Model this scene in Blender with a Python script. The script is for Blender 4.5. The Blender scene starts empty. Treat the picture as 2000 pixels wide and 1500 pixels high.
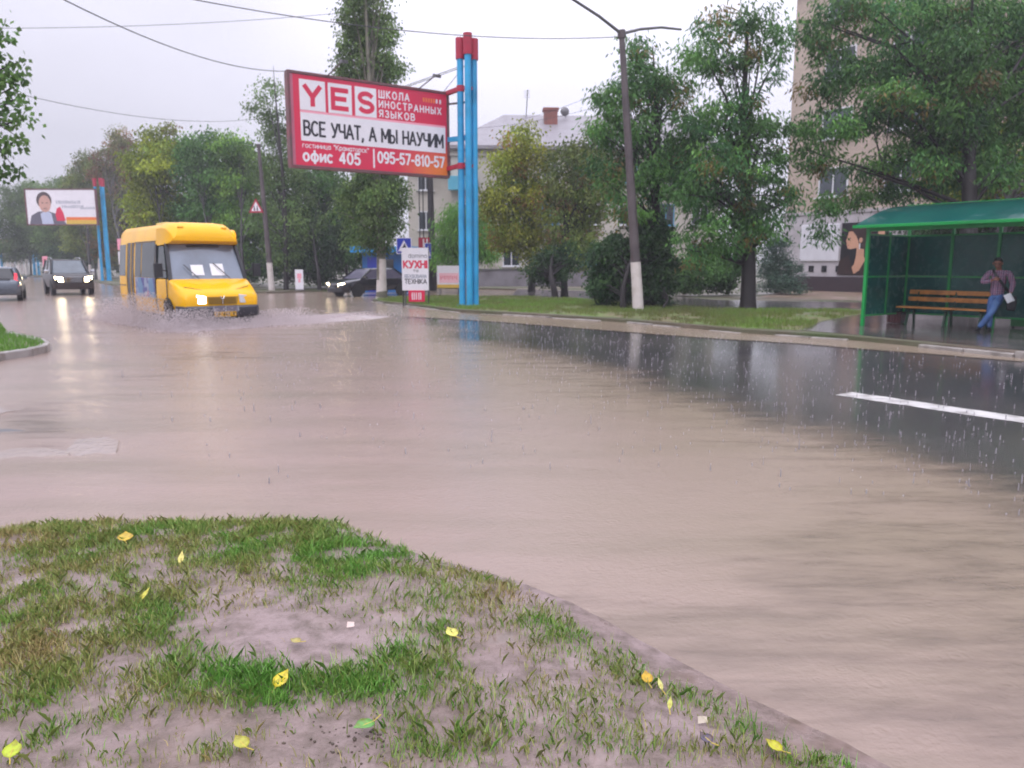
import bpy, math, random
import numpy as np
from mathutils import Vector, Matrix, noise as mnoise

random.seed(7)
RNG = np.random.default_rng(11)
SC = bpy.context.scene
COL = SC.collection

# ---------------------------------------------------------------- camera, sky, sun, exposure
TH = math.atan(235 / 1500)
CS, SN, FL, CH = math.cos(TH), math.sin(TH), 1500.0, 1.6
cam_data = bpy.data.cameras.new('camera')
cam_data.sensor_width = 36
cam_data.lens = 27
cam_data.clip_start = 0.05
cam_data.clip_end = 6000
cam_data.dof.use_dof = True
cam_data.dof.focus_distance = 1.2
cam_data.dof.aperture_fstop = 10.0
cam = bpy.data.objects.new('camera', cam_data)
cam.location = (0, 0, CH)
cam.rotation_euler = (math.pi / 2 - TH, 0, 0)
COL.objects.link(cam)
SC.camera = cam

SUN_EL, SUN_AZ = math.radians(52), math.radians(200)      # azimuth clockwise from +Y
world = bpy.data.worlds.new('World')
SC.world = world
world.use_nodes = True
wn, wl = world.node_tree.nodes, world.node_tree.links
wn.clear()
w_out = wn.new('ShaderNodeOutputWorld')
w_bg = wn.new('ShaderNodeBackground')
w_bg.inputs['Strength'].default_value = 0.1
w_sky = wn.new('ShaderNodeTexSky')
w_sky.sky_type = 'NISHITA'
w_sky.sun_disc = False
w_sky.sun_elevation = SUN_EL
w_sky.sun_rotation = SUN_AZ
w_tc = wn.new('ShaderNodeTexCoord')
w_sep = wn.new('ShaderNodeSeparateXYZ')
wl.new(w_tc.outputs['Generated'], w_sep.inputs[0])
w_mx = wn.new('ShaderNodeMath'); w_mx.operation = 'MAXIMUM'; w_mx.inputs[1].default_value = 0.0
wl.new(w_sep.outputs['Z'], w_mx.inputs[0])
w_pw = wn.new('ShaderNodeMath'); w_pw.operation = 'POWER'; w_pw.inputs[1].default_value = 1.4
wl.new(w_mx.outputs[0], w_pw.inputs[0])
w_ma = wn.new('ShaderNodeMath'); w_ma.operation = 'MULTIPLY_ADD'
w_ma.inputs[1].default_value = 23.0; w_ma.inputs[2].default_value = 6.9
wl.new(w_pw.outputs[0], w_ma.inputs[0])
# broad soft cloud structure of the rain overcast
w_no = wn.new('ShaderNodeTexNoise'); w_no.inputs['Scale'].default_value = 2.2; w_no.inputs['Detail'].default_value = 5
w_map = wn.new('ShaderNodeMapping'); w_map.inputs['Scale'].default_value = (1, 1, 2.6)
wl.new(w_tc.outputs['Generated'], w_map.inputs[0]); wl.new(w_map.outputs[0], w_no.inputs['Vector'])
w_nr = wn.new('ShaderNodeMapRange')
w_nr.inputs['From Min'].default_value = 0.3; w_nr.inputs['From Max'].default_value = 0.7
w_nr.inputs['To Min'].default_value = 0.93; w_nr.inputs['To Max'].default_value = 1.10
wl.new(w_no.outputs['Fac'], w_nr.inputs['Value'])
w_mu = wn.new('ShaderNodeMath'); w_mu.operation = 'MULTIPLY'
# the thinner, brighter part of the overcast
w_dot = wn.new('ShaderNodeVectorMath'); w_dot.operation = 'DOT_PRODUCT'
w_dot.inputs[1].default_value = Vector((0.16, 0.94, 0.24)).normalized()
wl.new(w_tc.outputs['Generated'], w_dot.inputs[0])
w_gl = wn.new('ShaderNodeMapRange'); w_gl.interpolation_type = 'SMOOTHSTEP'
w_gl.inputs['From Min'].default_value = 0.85; w_gl.inputs['From Max'].default_value = 1.0
w_gl.inputs['To Min'].default_value = 0.96; w_gl.inputs['To Max'].default_value = 1.19
wl.new(w_dot.outputs['Value'], w_gl.inputs['Value'])
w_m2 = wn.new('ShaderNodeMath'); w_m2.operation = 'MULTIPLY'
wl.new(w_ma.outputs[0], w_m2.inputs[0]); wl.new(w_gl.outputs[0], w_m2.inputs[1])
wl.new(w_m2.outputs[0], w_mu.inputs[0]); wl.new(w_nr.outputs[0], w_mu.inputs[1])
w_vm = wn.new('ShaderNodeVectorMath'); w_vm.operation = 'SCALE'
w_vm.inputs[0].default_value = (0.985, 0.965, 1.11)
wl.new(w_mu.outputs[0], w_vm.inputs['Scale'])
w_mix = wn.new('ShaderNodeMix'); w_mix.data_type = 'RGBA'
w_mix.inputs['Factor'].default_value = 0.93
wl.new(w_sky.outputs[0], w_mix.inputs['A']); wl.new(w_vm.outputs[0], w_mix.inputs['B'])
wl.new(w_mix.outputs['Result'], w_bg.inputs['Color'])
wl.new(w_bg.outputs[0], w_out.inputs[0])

sun_data = bpy.data.lights.new('sun', 'SUN')
sun_data.energy = 0.9
sun_data.angle = math.radians(25)
sun_data.color = (1.0, 0.97, 0.93)
sun = bpy.data.objects.new('sun', sun_data)
sun.rotation_euler = (math.pi / 2 - SUN_EL, 0, math.pi - SUN_AZ)
COL.objects.link(sun)

SC.view_settings.view_transform = 'Standard'
SC.view_settings.look = 'None'
SC.view_settings.exposure = 0.0
SC.view_settings.gamma = 1.0
SC.cycles.use_denoising = True
SC.cycles.max_bounces = 8
SC.cycles.transparent_max_bounces = 24
SC.cycles.volume_bounces = 0
SC.cycles.sample_clamp_indirect = 12.0

# ---------------------------------------------------------------- helpers
def ray(px, py):
    u, v = (px - 1000) / FL, (750 - py) / FL
    return u, CS + v * SN, -SN + v * CS

def G(px, py, z=0.0):
    """ground point seen at a photo position"""
    a, b, c = ray(px, py)
    t = (z - CH) / c
    return Vector((a * t, b * t, z))

def A(px, py, Y):
    """point at ground distance Y seen at a photo position"""
    a, b, c = ray(px, py)
    t = Y / b
    return Vector((a * t, Y, CH + c * t))

def proj(x, y, z):
    dz = z - CH
    dep = CS * y - SN * dz
    return 1000 + FL * x / dep, 750 - FL * (SN * y + CS * dz) / dep

RN = (0.819, 0.574)      # across the road
RA = (-0.574, 0.819)     # along the road, away from the camera

def lin(h):
    h = h.lstrip('#')
    o = []
    for i in (0, 2, 4):
        c = int(h[i:i + 2], 16) / 255
        o.append(c / 12.92 if c <= 0.04045 else ((c + 0.055) / 1.055) ** 2.4)
    return tuple(o)

def rgba(c):
    if isinstance(c, str):
        c = lin(c)
    return (c[0], c[1], c[2], 1.0)

def mat(name, col, rough=0.5, metal=0.0, var=0.12, vscale=3.0, bump=0.0, bscale=40.0, spec=0.5,
        coat=0.0, emit=None, estr=0.0, dirt=None, dscale=1.5, damt=0.5, tint=False, trans=0.0, alpha=1.0):
    m = bpy.data.materials.new(name)
    m.use_nodes = True
    n, l = m.node_tree.nodes, m.node_tree.links
    b = n['Principled BSDF']
    b.inputs['Roughness'].default_value = rough
    b.inputs['Metallic'].default_value = metal
    b.inputs['Specular IOR Level'].default_value = spec
    b.inputs['Coat Weight'].default_value = coat
    b.inputs['Coat Roughness'].default_value = 0.06
    b.inputs['Alpha'].default_value = alpha
    tc = n.new('ShaderNodeTexCoord')
    src = None
    if tint:
        at = n.new('ShaderNodeAttribute'); at.attribute_name = 'tint'
        src = at.outputs['Color']
    else:
        rg = n.new('ShaderNodeRGB'); rg.outputs[0].default_value = rgba(col)
        src = rg.outputs[0]
    if dirt is not None:
        nd = n.new('ShaderNodeTexNoise'); nd.inputs['Scale'].default_value = dscale; nd.inputs['Detail'].default_value = 6
        l.new(tc.outputs['Object'], nd.inputs['Vector'])
        mr = n.new('ShaderNodeMapRange'); mr.inputs['From Min'].default_value = 0.45; mr.inputs['From Max'].default_value = 0.7
        mr.inputs['To Max'].default_value = damt
        l.new(nd.outputs['Fac'], mr.inputs['Value'])
        mx = n.new('ShaderNodeMix'); mx.data_type = 'RGBA'
        l.new(mr.outputs[0], mx.inputs['Factor']); l.new(src, mx.inputs['A']); mx.inputs['B'].default_value = rgba(dirt)
        src = mx.outputs['Result']
    if var > 0:
        no = n.new('ShaderNodeTexNoise'); no.inputs['Scale'].default_value = vscale; no.inputs['Detail'].default_value = 5
        l.new(tc.outputs['Object'], no.inputs['Vector'])
        mr = n.new('ShaderNodeMapRange'); mr.inputs['From Min'].default_value = 0.25; mr.inputs['From Max'].default_value = 0.75
        mr.inputs['To Min'].default_value = 1 - var; mr.inputs['To Max'].default_value = 1 + var
        l.new(no.outputs['Fac'], mr.inputs['Value'])
        vm = n.new('ShaderNodeVectorMath'); vm.operation = 'SCALE'
        l.new(src, vm.inputs[0]); l.new(mr.outputs[0], vm.inputs['Scale'])
        src = vm.outputs[0]
        m2 = n.new('ShaderNodeMapRange'); m2.inputs['To Min'].default_value = max(0.02, rough * 0.8); m2.inputs['To Max'].default_value = min(1, rough * 1.2)
        l.new(no.outputs['Fac'], m2.inputs['Value']); l.new(m2.outputs[0], b.inputs['Roughness'])
    l.new(src, b.inputs['Base Color'])
    if bump > 0:
        nb = n.new('ShaderNodeTexNoise'); nb.inputs['Scale'].default_value = bscale; nb.inputs['Detail'].default_value = 4
        l.new(tc.outputs['Object'], nb.inputs['Vector'])
        bp = n.new('ShaderNodeBump'); bp.inputs['Strength'].default_value = bump; bp.inputs['Distance'].default_value = 0.02
        l.new(nb.outputs['Fac'], bp.inputs['Height']); l.new(bp.outputs[0], b.inputs['Normal'])
    if emit is not None:
        b.inputs['Emission Color'].default_value = rgba(emit)
        b.inputs['Emission Strength'].default_value = estr
    if trans > 0:
        out = n['Material Output']
        tr = n.new('ShaderNodeBsdfTranslucent')
        l.new(src, tr.inputs['Color'])
        ms = n.new('ShaderNodeMixShader'); ms.inputs[0].default_value = trans
        l.new(b.outputs[0], ms.inputs[1]); l.new(tr.outputs[0], ms.inputs[2])
        l.new(ms.outputs[0], out.inputs['Surface'])
    return m

class MB:
    """collects shapes and links them as ONE mesh object"""
    def __init__(s):
        s.v, s.f, s.mi = [], [], []

    def add(s, vs, fs, mi=0):
        o = len(s.v)
        s.v += [tuple(p) for p in vs]
        s.f += [tuple(i + o for i in f) for f in fs]
        s.mi += [mi] * len(fs)
        return s

    def box(s, c, d, mi=0, rot=None):
        hx, hy, hz = d[0] / 2, d[1] / 2, d[2] / 2
        vs = [Vector((x, y, z)) for x in (-hx, hx) for y in (-hy, hy) for z in (-hz, hz)]
        if rot is not None:
            vs = [rot @ p for p in vs]
        c = Vector(c)
        return s.add([p + c for p in vs], [(0, 1, 3, 2), (4, 6, 7, 5), (0, 4, 5, 1), (2, 3, 7, 6), (0, 2, 6, 4), (1, 5, 7, 3)], mi)

    def beam(s, a, b, w, h=None, mi=0, up=(0, 0, 1)):
        a, b = Vector(a), Vector(b)
        h = h or w
        d = (b - a)
        L = d.length
        x = d / L
        u = Vector(up)
        if abs(x.dot(u)) > 0.98:
            u = Vector((0, 1, 0))
        y = u.cross(x).normalized()
        z = x.cross(y)
        m = Matrix((x, y, z)).transposed()
        return s.box((a + b) / 2, (L, w, h), mi, m)

    def tube(s, pts, rad, n=8, mi=0, cap=True):
        pts = [Vector(p) for p in pts]
        if not isinstance(rad, (list, tuple)):
            rad = [rad] * len(pts)
        rings = []
        ref = None
        for i, p in enumerate(pts):
            d = (pts[min(i + 1, len(pts) - 1)] - pts[max(i - 1, 0)]).normalized()
            if ref is None:
                ref = Vector((1, 0, 0)) if abs(d.x) < 0.9 else Vector((0, 1, 0))
            x = (ref - d * ref.dot(d)).normalized()
            ref = x
            y = d.cross(x)
            rings.append([p + (x * math.cos(2 * math.pi * k / n) + y * math.sin(2 * math.pi * k / n)) * rad[i] for k in range(n)])
        return s.loft(rings, mi, cap)

    def loft(s, rings, mi=0, cap=True):
        n = len(rings[0])
        vs = [p for r in rings for p in r]
        fs = []
        for i in range(len(rings) - 1):
            for k in range(n):
                k2 = (k + 1) % n
                fs.append((i * n + k, i * n + k2, (i + 1) * n + k2, (i + 1) * n + k))
        if cap:
            fs.append(tuple(range(n - 1, -1, -1)))
            fs.append(tuple((len(rings) - 1) * n + k for k in range(n)))
        return s.add(vs, fs, mi)

    def lathe(s, prof, n=16, mi=0, axis='z', c=(0, 0, 0)):
        rings = []
        for r, h in prof:
            ring = []
            for k in range(n):
                a = 2 * math.pi * k / n
                p = (r * math.cos(a), r * math.sin(a), h)
                if axis == 'y':
                    p = (p[0], p[2], p[1])
                elif axis == 'x':
                    p = (p[2], p[0], p[1])
                ring.append((p[0] + c[0], p[1] + c[1], p[2] + c[2]))
            rings.append(ring)
        return s.loft(rings, mi)

    def prism(s, poly, z0, z1, mi=0, fn=None):
        """2D outline extruded from z0 to z1; fn maps (x, y, z) to 3D"""
        fn = fn or (lambda x, y, z: (x, y, z))
        n = len(poly)
        vs = [fn(x, y, z0) for x, y in poly] + [fn(x, y, z1) for x, y in poly]
        fs = [tuple(range(n - 1, -1, -1)), tuple(range(n, 2 * n))]
        fs += [(k, (k + 1) % n, n + (k + 1) % n, n + k) for k in range(n)]
        return s.add(vs, fs, mi)

    def build(s, name, mats, parent=None, smooth=None, bevel=0.0, loc=None, rotz=0.0):
        me = bpy.data.meshes.new(name)
        me.from_pydata(s.v, [], s.f)
        mats = mats if isinstance(mats, (list, tuple)) else [mats]
        for m in mats:
            me.materials.append(m)
        me.polygons.foreach_set('material_index', s.mi)
        return finish(name, me, parent, smooth, bevel, loc, rotz)

def finish(name, me, parent=None, smooth=None, bevel=0.0, loc=None, rotz=0.0):
    import bmesh
    if len(me.polygons) < 60000:
        bm = bmesh.new(); bm.from_mesh(me)
        bmesh.ops.recalc_face_normals(bm, faces=bm.faces)
        bm.to_mesh(me); bm.free()
    if smooth is not None:
        me.shade_smooth()
        me.set_sharp_from_angle(angle=math.radians(smooth))
    o = bpy.data.objects.new(name, me)
    COL.objects.link(o)
    if parent is not None:
        o.parent = parent
    if loc is not None:
        o.location = loc
    o.rotation_euler = (0, 0, rotz)
    if bevel > 0:
        b = o.modifiers.new('bevel', 'BEVEL'); b.width = bevel; b.segments = 2; b.limit_method = 'ANGLE'
    return o

def npmesh(name, V, Fa, mats, parent=None, tint=None, smooth=False, mi=None):
    """fast mesh from arrays: V (n,3), Fa (m,k)"""
    me = bpy.data.meshes.new(name)
    V = np.asarray(V, dtype=np.float32); Fa = np.asarray(Fa, dtype=np.int32)
    m, k = Fa.shape
    me.vertices.add(len(V)); me.vertices.foreach_set('co', V.ravel())
    me.loops.add(m * k); me.loops.foreach_set('vertex_index', Fa.ravel())
    me.polygons.add(m)
    me.polygons.foreach_set('loop_start', np.arange(0, m * k, k, dtype=np.int32))
    me.polygons.foreach_set('loop_total', np.full(m, k, dtype=np.int32))
    for mm in (mats if isinstance(mats, (list, tuple)) else [mats]):
        me.materials.append(mm)
    if mi is not None:
        me.polygons.foreach_set('material_index', np.asarray(mi, dtype=np.int32))
    if smooth:
        me.polygons.foreach_set('use_smooth', np.ones(m, dtype=bool))
    me.update(calc_edges=True)
    if tint is not None:
        at = me.attributes.new('tint', 'FLOAT_COLOR', 'FACE')
        c = np.ones((m, 4), dtype=np.float32); c[:, :3] = tint
        at.data.foreach_set('color', c.ravel())
    o = bpy.data.objects.new(name, me)
    COL.objects.link(o)
    if parent is not None:
        o.parent = parent
    return o

def tag(o, label=None, cat=None, group=None, kind=None):
    if label: o['label'] = label
    if cat: o['category'] = cat
    if group: o['group'] = group
    if kind: o['kind'] = kind
    return o

def thing(name, label, cat, loc=(0, 0, 0), rotz=0.0, group=None):
    o = bpy.data.objects.new(name, None)
    o.empty_display_size = 0.3
    o.location = loc
    o.rotation_euler = (0, 0, rotz)
    COL.objects.link(o)
    return tag(o, label, cat, group)

# ---- sign-writer's letters: every glyph is a set of strokes drawn as flat ribbons
def _arc(cx, cy, rx, ry, a0, a1, n=9):
    return [(cx + rx * math.cos(math.radians(a0 + (a1 - a0) * i / n)), cy + ry * math.sin(math.radians(a0 + (a1 - a0) * i / n))) for i in range(n + 1)]
_o = lambda cx, cy, rx, ry: _arc(cx, cy, rx, ry, 90, 450, 18)
GLYPH = {
 ' ': (.35, []), ',': (.12, [[(.08, .10), (.08, 0), (.0, -.16)]]), '-': (.32, [[(0, .42), (.32, .42)]]), '"': (.22, [[(.02, 1), (.02, .72)], [(.20, 1), (.20, .72)]]),
 'Y': (.72, [[(0, 1), (.36, .44)], [(.72, 1), (.36, .44)], [(.36, .5), (.36, 0)]]), 'E': (.56, [[(.56, 1), (0, 1), (0, 0), (.56, 0)], [(0, .52), (.48, .52)]]),
 'S': (.62, [_arc(.32, .75, .28, .25, 30, 270, 12) + _arc(.32, .25, .29, .25, 90, -150, 12)]),
 'А': (.74, [[(0, 0), (.37, 1)], [(.37, 1), (.74, 0)], [(.13, .33), (.61, .33)]]),
 'Б': (.60, [[(.54, 1), (0, 1), (0, 0)] + [(.34, 0)] + _arc(.34, .28, .26, .28, -90, 90) + [(0, .56)]]),
 'В': (.60, [[(0, 0), (0, 1), (.32, 1)] + _arc(.32, .77, .22, .23, 90, -90) + [(0, .54)], [(.34, .54)] + _arc(.34, .27, .26, .27, 90, -90) + [(0, 0)]]),
 'Д': (.74, [[(.02, -.16), (.02, 0), (.72, 0), (.72, -.16)], [(.12, 0), (.24, 1), (.62, 1), (.62, 0)]]),
 'Е': (.56, [[(.56, 1), (0, 1), (0, 0), (.56, 0)], [(0, .52), (.48, .52)]]),
 'З': (.56, [_arc(.26, .76, .26, .24, 150, -90, 10), _arc(.26, .27, .30, .27, 90, -155, 10)]),
 'И': (.66, [[(0, 1), (0, 0)], [(0, .04), (.66, .96)], [(.66, 1), (.66, 0)]]), 'І': (.10, [[(.05, 0), (.05, 1)]]),
 'К': (.64, [[(0, 0), (0, 1)], [(.60, 1), (.04, .46)], [(.12, .54), (.64, 0)]]), 'Л': (.68, [[(0, 0), (.10, .05), (.18, 1), (.68, 1), (.68, 0)]]),
 'М': (.80, [[(0, 0), (0, 1)], [(0, 1), (.40, .28)], [(.40, .28), (.80, 1)], [(.80, 1), (.80, 0)]]), 'Н': (.64, [[(0, 0), (0, 1)], [(.64, 0), (.64, 1)], [(0, .52), (.64, .52)]]),
 'О': (.74, [_o(.37, .5, .36, .5)]), 'Р': (.58, [[(0, 0), (0, 1), (.30, 1)] + _arc(.30, .73, .27, .27, 90, -90) + [(0, .46)]]),
 'С': (.70, [_arc(.38, .5, .37, .5, 50, 310, 16)]), 'Т': (.66, [[(0, 1), (.66, 1)], [(.33, 1), (.33, 0)]]),
 'У': (.66, [[(0, 1), (.34, .36)], [(.66, 1), (.26, .06), (.06, 0)]]), 'Х': (.68, [[(.02, 1), (.66, 0)], [(.66, 1), (.02, 0)]]),
 'Ч': (.60, [[(0, 1), (0, .62), (.12, .46), (.60, .46)], [(.60, 1), (.60, 0)]]), 'Ш': (.92, [[(0, 1), (0, 0), (.92, 0), (.92, 1)], [(.46, 1), (.46, 0)]]),
 'Ы': (.84, [[(0, 1), (0, 0), (.26, 0)] + _arc(.26, .28, .25, .28, -90, 90) + [(0, .56)], [(.80, 1), (.80, 0)]]),
 'Я': (.60, [[(.58, 0), (.58, 1), (.28, 1)] + _arc(.28, .74, .26, .26, 90, 270) + [(.58, .48)], [(.30, .48), (.02, 0)]]),
 'а': (.50, [_o(.24, .34, .24, .34), [(.48, .68), (.48, 0)]]), 'г': (.38, [[(0, 0), (0, .68), (.38, .68)]]), 'и': (.50, [[(0, .68), (0, 0)], [(0, .04), (.50, .64)], [(.50, .68), (.50, 0)]]),
 'к': (.46, [[(0, 0), (0, .68)], [(.44, .68), (.02, .34), (.46, 0)]]), 'м': (.60, [[(0, 0), (0, .68)], [(0, .68), (.30, .2)], [(.30, .2), (.60, .68)], [(.60, .68), (.60, 0)]]), 'н': (.48, [[(0, 0), (0, .68)], [(.48, 0), (.48, .68)], [(0, .35), (.48, .35)]]),
 'о': (.54, [_o(.27, .34, .27, .34)]), 'р': (.50, [[(0, -.24), (0, .68)], _o(.25, .34, .25, .34)]), 'с': (.48, [_arc(.27, .34, .27, .34, 50, 310, 12)]), 'т': (.46, [[(0, .68), (.46, .68)], [(.23, .68), (.23, 0)]]),
 'ф': (.76, [_o(.38, .34, .36, .34), [(.38, .95), (.38, -.2)]]), 'ц': (.54, [[(0, .68), (0, 0), (.52, 0), (.52, -.16)], [(.46, .68), (.46, 0)]]),
 'd': (.52, [_o(.25, .34, .25, .34), [(.50, 1), (.50, 0)]]), 'o': (.54, [_o(.27, .34, .27, .34)]), 'm': (.74, [[(0, 0), (0, .68)], [(0, .45)] + _arc(.185, .46, .185, .22, 170, 0, 6) + [(.37, 0)], [(.37, .45)] + _arc(.555, .46, .185, .22, 170, 0, 6) + [(.74, 0)]]),
 'i': (.08, [[(.04, 0), (.04, .68)], [(.04, .84), (.04, .94)]]), 'n': (.46, [[(0, 0), (0, .68)], [(0, .44)] + _arc(.23, .44, .23, .24, 170, 0, 6) + [(.46, 0)]]),
 '0': (.58, [_o(.29, .5, .28, .5)]), '1': (.30, [[(0, .78), (.22, 1), (.22, 0)]]), '4': (.60, [[(.44, 0), (.44, 1)], [(.44, 1), (0, .28)], [(0, .28), (.60, .28)]]),
 '5': (.56, [[(.52, 1), (.08, 1), (.04, .56)] + _arc(.26, .31, .28, .31, 120, -150, 11)]), '7': (.56, [[(0, 1), (.56, 1)], [(.56, 1), (.20, 0)]]),
 '8': (.58, [_o(.29, .75, .23, .25), _o(.29, .26, .28, .26)]), '9': (.58, [_o(.29, .69, .27, .31), _arc(.29, .55, .27, .55, 15, -115, 8)]),
}
def text_ribbons(body, x0, x1, y0, y1, weight=.13, gap=.22):
    """strokes of the lettering fitted between x0..x1, cap height y0..y1 -> list of ribbons (list of quads corner points)"""
    total = sum(GLYPH[c][0] for c in body) + gap * (len(body) - 1)
    sx, sy = (x1 - x0) / total, (y1 - y0)
    half = weight * sy * .5
    out, cx = [], 0.0
    for c in body:
        w_, strokes = GLYPH[c]
        for st in strokes:
            P_ = [Vector((x0 + (cx + p[0]) * sx, y0 + p[1] * sy)) for p in st]
            P_ = [p for i, p in enumerate(P_) if i == 0 or (p - P_[i - 1]).length > 1e-6]
            n_ = len(P_); closed = (P_[0] - P_[-1]).length < 1e-4 and n_ > 3
            Lf, Rt = [], []
            for i, p in enumerate(P_):
                if closed: a_, b_ = P_[i - 1] if i > 0 else P_[-2], P_[i + 1] if i < n_ - 1 else P_[1]
                else: a_, b_ = P_[max(0, i - 1)], P_[min(n_ - 1, i + 1)]
                d1 = (p - a_).normalized() if (p - a_).length > 1e-9 else (b_ - p).normalized()
                d2 = (b_ - p).normalized() if (b_ - p).length > 1e-9 else d1
                n1 = Vector((-d1.y, d1.x)); n2 = Vector((-d2.y, d2.x)); m_ = n1 + n2
                m_ = m_ / max(.35, m_.dot(n1)) if m_.length > 1e-6 else n1
                if m_.length > 1.9: m_ = m_.normalized() * 1.9
                e_ = Vector((0, 0))
                if not closed and i == 0: e_ = -d2 * half * .6
                if not closed and i == n_ - 1: e_ = d1 * half * .6
                Lf.append(p + e_ + m_ * half); Rt.append(p + e_ - m_ * half)
            out.append((Lf, Rt))
        cx += w_ + gap
    return out

def ellipse(cx, cy, rx, ry, n=24):
    return [(cx + rx * math.cos(2 * math.pi * k / n), cy + ry * math.sin(2 * math.pi * k / n)) for k in range(n)]

def rect(x0, y0, x1, y1):
    return [(x0, y0), (x1, y0), (x1, y1), (x0, y1)]

# ================================================================ the setting
def node_mat(name):
    m = bpy.data.materials.new(name); m.use_nodes = True
    n, l = m.node_tree.nodes, m.node_tree.links
    return m, n, l, n['Principled BSDF'], n['Material Output']

def nnoise(n, l, vec, scale, detail=4, rough=0.5):
    o = n.new('ShaderNodeTexNoise'); o.inputs['Scale'].default_value = scale; o.inputs['Detail'].default_value = detail
    o.inputs['Roughness'].default_value = rough
    l.new(vec, o.inputs['Vector'])
    return o.outputs['Fac']

def nrange(n, l, v, a, b, c, d, smooth=False):
    o = n.new('ShaderNodeMapRange')
    o.inputs['From Min'].default_value = a; o.inputs['From Max'].default_value = b
    o.inputs['To Min'].default_value = c; o.inputs['To Max'].default_value = d
    if smooth: o.interpolation_type = 'SMOOTHSTEP'
    l.new(v, o.inputs['Value'])
    return o.outputs[0]

def nmix(n, l, f, a, b):
    o = n.new('ShaderNodeMix'); o.data_type = 'RGBA'
    if isinstance(f, float): o.inputs['Factor'].default_value = f
    else: l.new(f, o.inputs['Factor'])
    for key, v in (('A', a), ('B', b)):
        if isinstance(v, (str, tuple)): o.inputs[key].default_value = rgba(v)
        else: l.new(v, o.inputs[key])
    return o.outputs['Result']

def nmath(n, l, op, a, b):
    o = n.new('ShaderNodeMath'); o.operation = op
    for i, v in enumerate((a, b)):
        if isinstance(v, (int, float)): o.inputs[i].default_value = v
        else: l.new(v, o.inputs[i])
    return o.outputs[0]

def ground_mat(name, c1, c2, c3, s1=0.8, s2=6.0, r0=0.2, r1=0.75, bump=0.5, bs=18.0):
    """earth, grass roots and wet patches mixed by noise"""
    m, n, l, b, out = node_mat(name)
    tc = n.new('ShaderNodeTexCoord').outputs['Object']
    f1 = nrange(n, l, nnoise(n, l, tc, s1, 6), 0.40, 0.62, 0, 1)
    f2 = nrange(n, l, nnoise(n, l, tc, s2, 6), 0.42, 0.66, 0, 1)
    col = nmix(n, l, f2, nmix(n, l, f1, c1, c2), c3)
    fine = nnoise(n, l, tc, bs * 4, 3)
    vm = n.new('ShaderNodeVectorMath'); vm.operation = 'SCALE'
    l.new(col, vm.inputs[0]); l.new(nrange(n, l, fine, 0.25, 0.75, 0.72, 1.28), vm.inputs['Scale'])
    l.new(vm.outputs[0], b.inputs['Base Color'])
    l.new(nrange(n, l, f1, 0, 1, r0, r1), b.inputs['Roughness'])
    bp = n.new('ShaderNodeBump'); bp.inputs['Strength'].default_value = bump; bp.inputs['Distance'].default_value = 0.03
    l.new(nnoise(n, l, tc, bs, 6, 0.6), bp.inputs['Height']); l.new(bp.outputs[0], b.inputs['Normal'])
    return m

# ---- base earth sheet out to the horizon, wet asphalt road on it
m_earth = ground_mat('earth', (0.10, 0.085, 0.06), (0.06, 0.075, 0.03), (0.13, 0.105, 0.08), 0.05, 0.6)
base = MB(); base.add([(-3000, -300, -.08), (3000, -300, -.08), (3000, 5000, -.08), (-3000, 5000, -.08)], [(0, 1, 2, 3)])
tag(base.build('ground', m_earth), kind='structure')

m_road, n, l, b, out = node_mat('wet_asphalt')
tc = n.new('ShaderNodeTexCoord').outputs['Object']
big = nnoise(n, l, tc, 0.35, 6)
fine = nnoise(n, l, tc, 60, 3)
col = nmix(n, l, nrange(n, l, big, 0.35, 0.7, 0, 1), (0.050, 0.048, 0.051), (0.085, 0.076, 0.076))
vm = n.new('ShaderNodeVectorMath'); vm.operation = 'SCALE'
l.new(col, vm.inputs[0]); l.new(nrange(n, l, fine, 0.3, 0.7, 0.7, 1.35), vm.inputs['Scale'])
l.new(vm.outputs[0], b.inputs['Base Color'])
l.new(nrange(n, l, big, 0.3, 0.75, 0.08, 0.20), b.inputs['Roughness'])
b.inputs['IOR'].default_value = 1.38
bp = n.new('ShaderNodeBump'); bp.inputs['Strength'].default_value = 0.10; bp.inputs['Distance'].default_value = 0.01
rip = nmath(n, l, 'ADD', nnoise(n, l, tc, 9, 3), nmath(n, l, 'MULTIPLY', nnoise(n, l, tc, 45, 2), 0.35))
l.new(rip, bp.inputs['Height']); l.new(bp.outputs[0], b.inputs['Normal'])
rd = MB(); rd.add([(-260, -40, 0), (90, -40, 0), (90, 260, 0), (-260, 260, 0)], [(0, 1, 2, 3)])
tag(rd.build('road', m_road), kind='structure')

# ---- white dashed centre line (only the dashes that stand clear of the mud)
m_paint = mat('road_paint', (0.60, 0.58, 0.57), 0.35, dirt=(0.20, 0.18, 0.17), dscale=5, damt=0.9, var=0.1, bump=0.2)
mk = MB()
for k in range(1):
    s0 = 5.35
    d0 = 8.80
    pts = []
    nseg = 14
    for i in range(nseg + 1):
        s = s0 - i * 3.1 / nseg
        pts.append((s, d0 - 0.18 + RNG.uniform(-.02, .02), d0 + 0.18 + RNG.uniform(-.02, .02)))
    vs = []
    for s, da, db in pts:
        for d in (da, db):
            vs.append((d * RN[0] + s * RA[0], d * RN[1] + s * RA[1], 0.004))
    mk.add(vs, [(2 * i, 2 * i + 1, 2 * i + 3, 2 * i + 2) for i in range(nseg)])
tag(mk.build('road_marking', m_paint), kind='structure')

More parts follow.
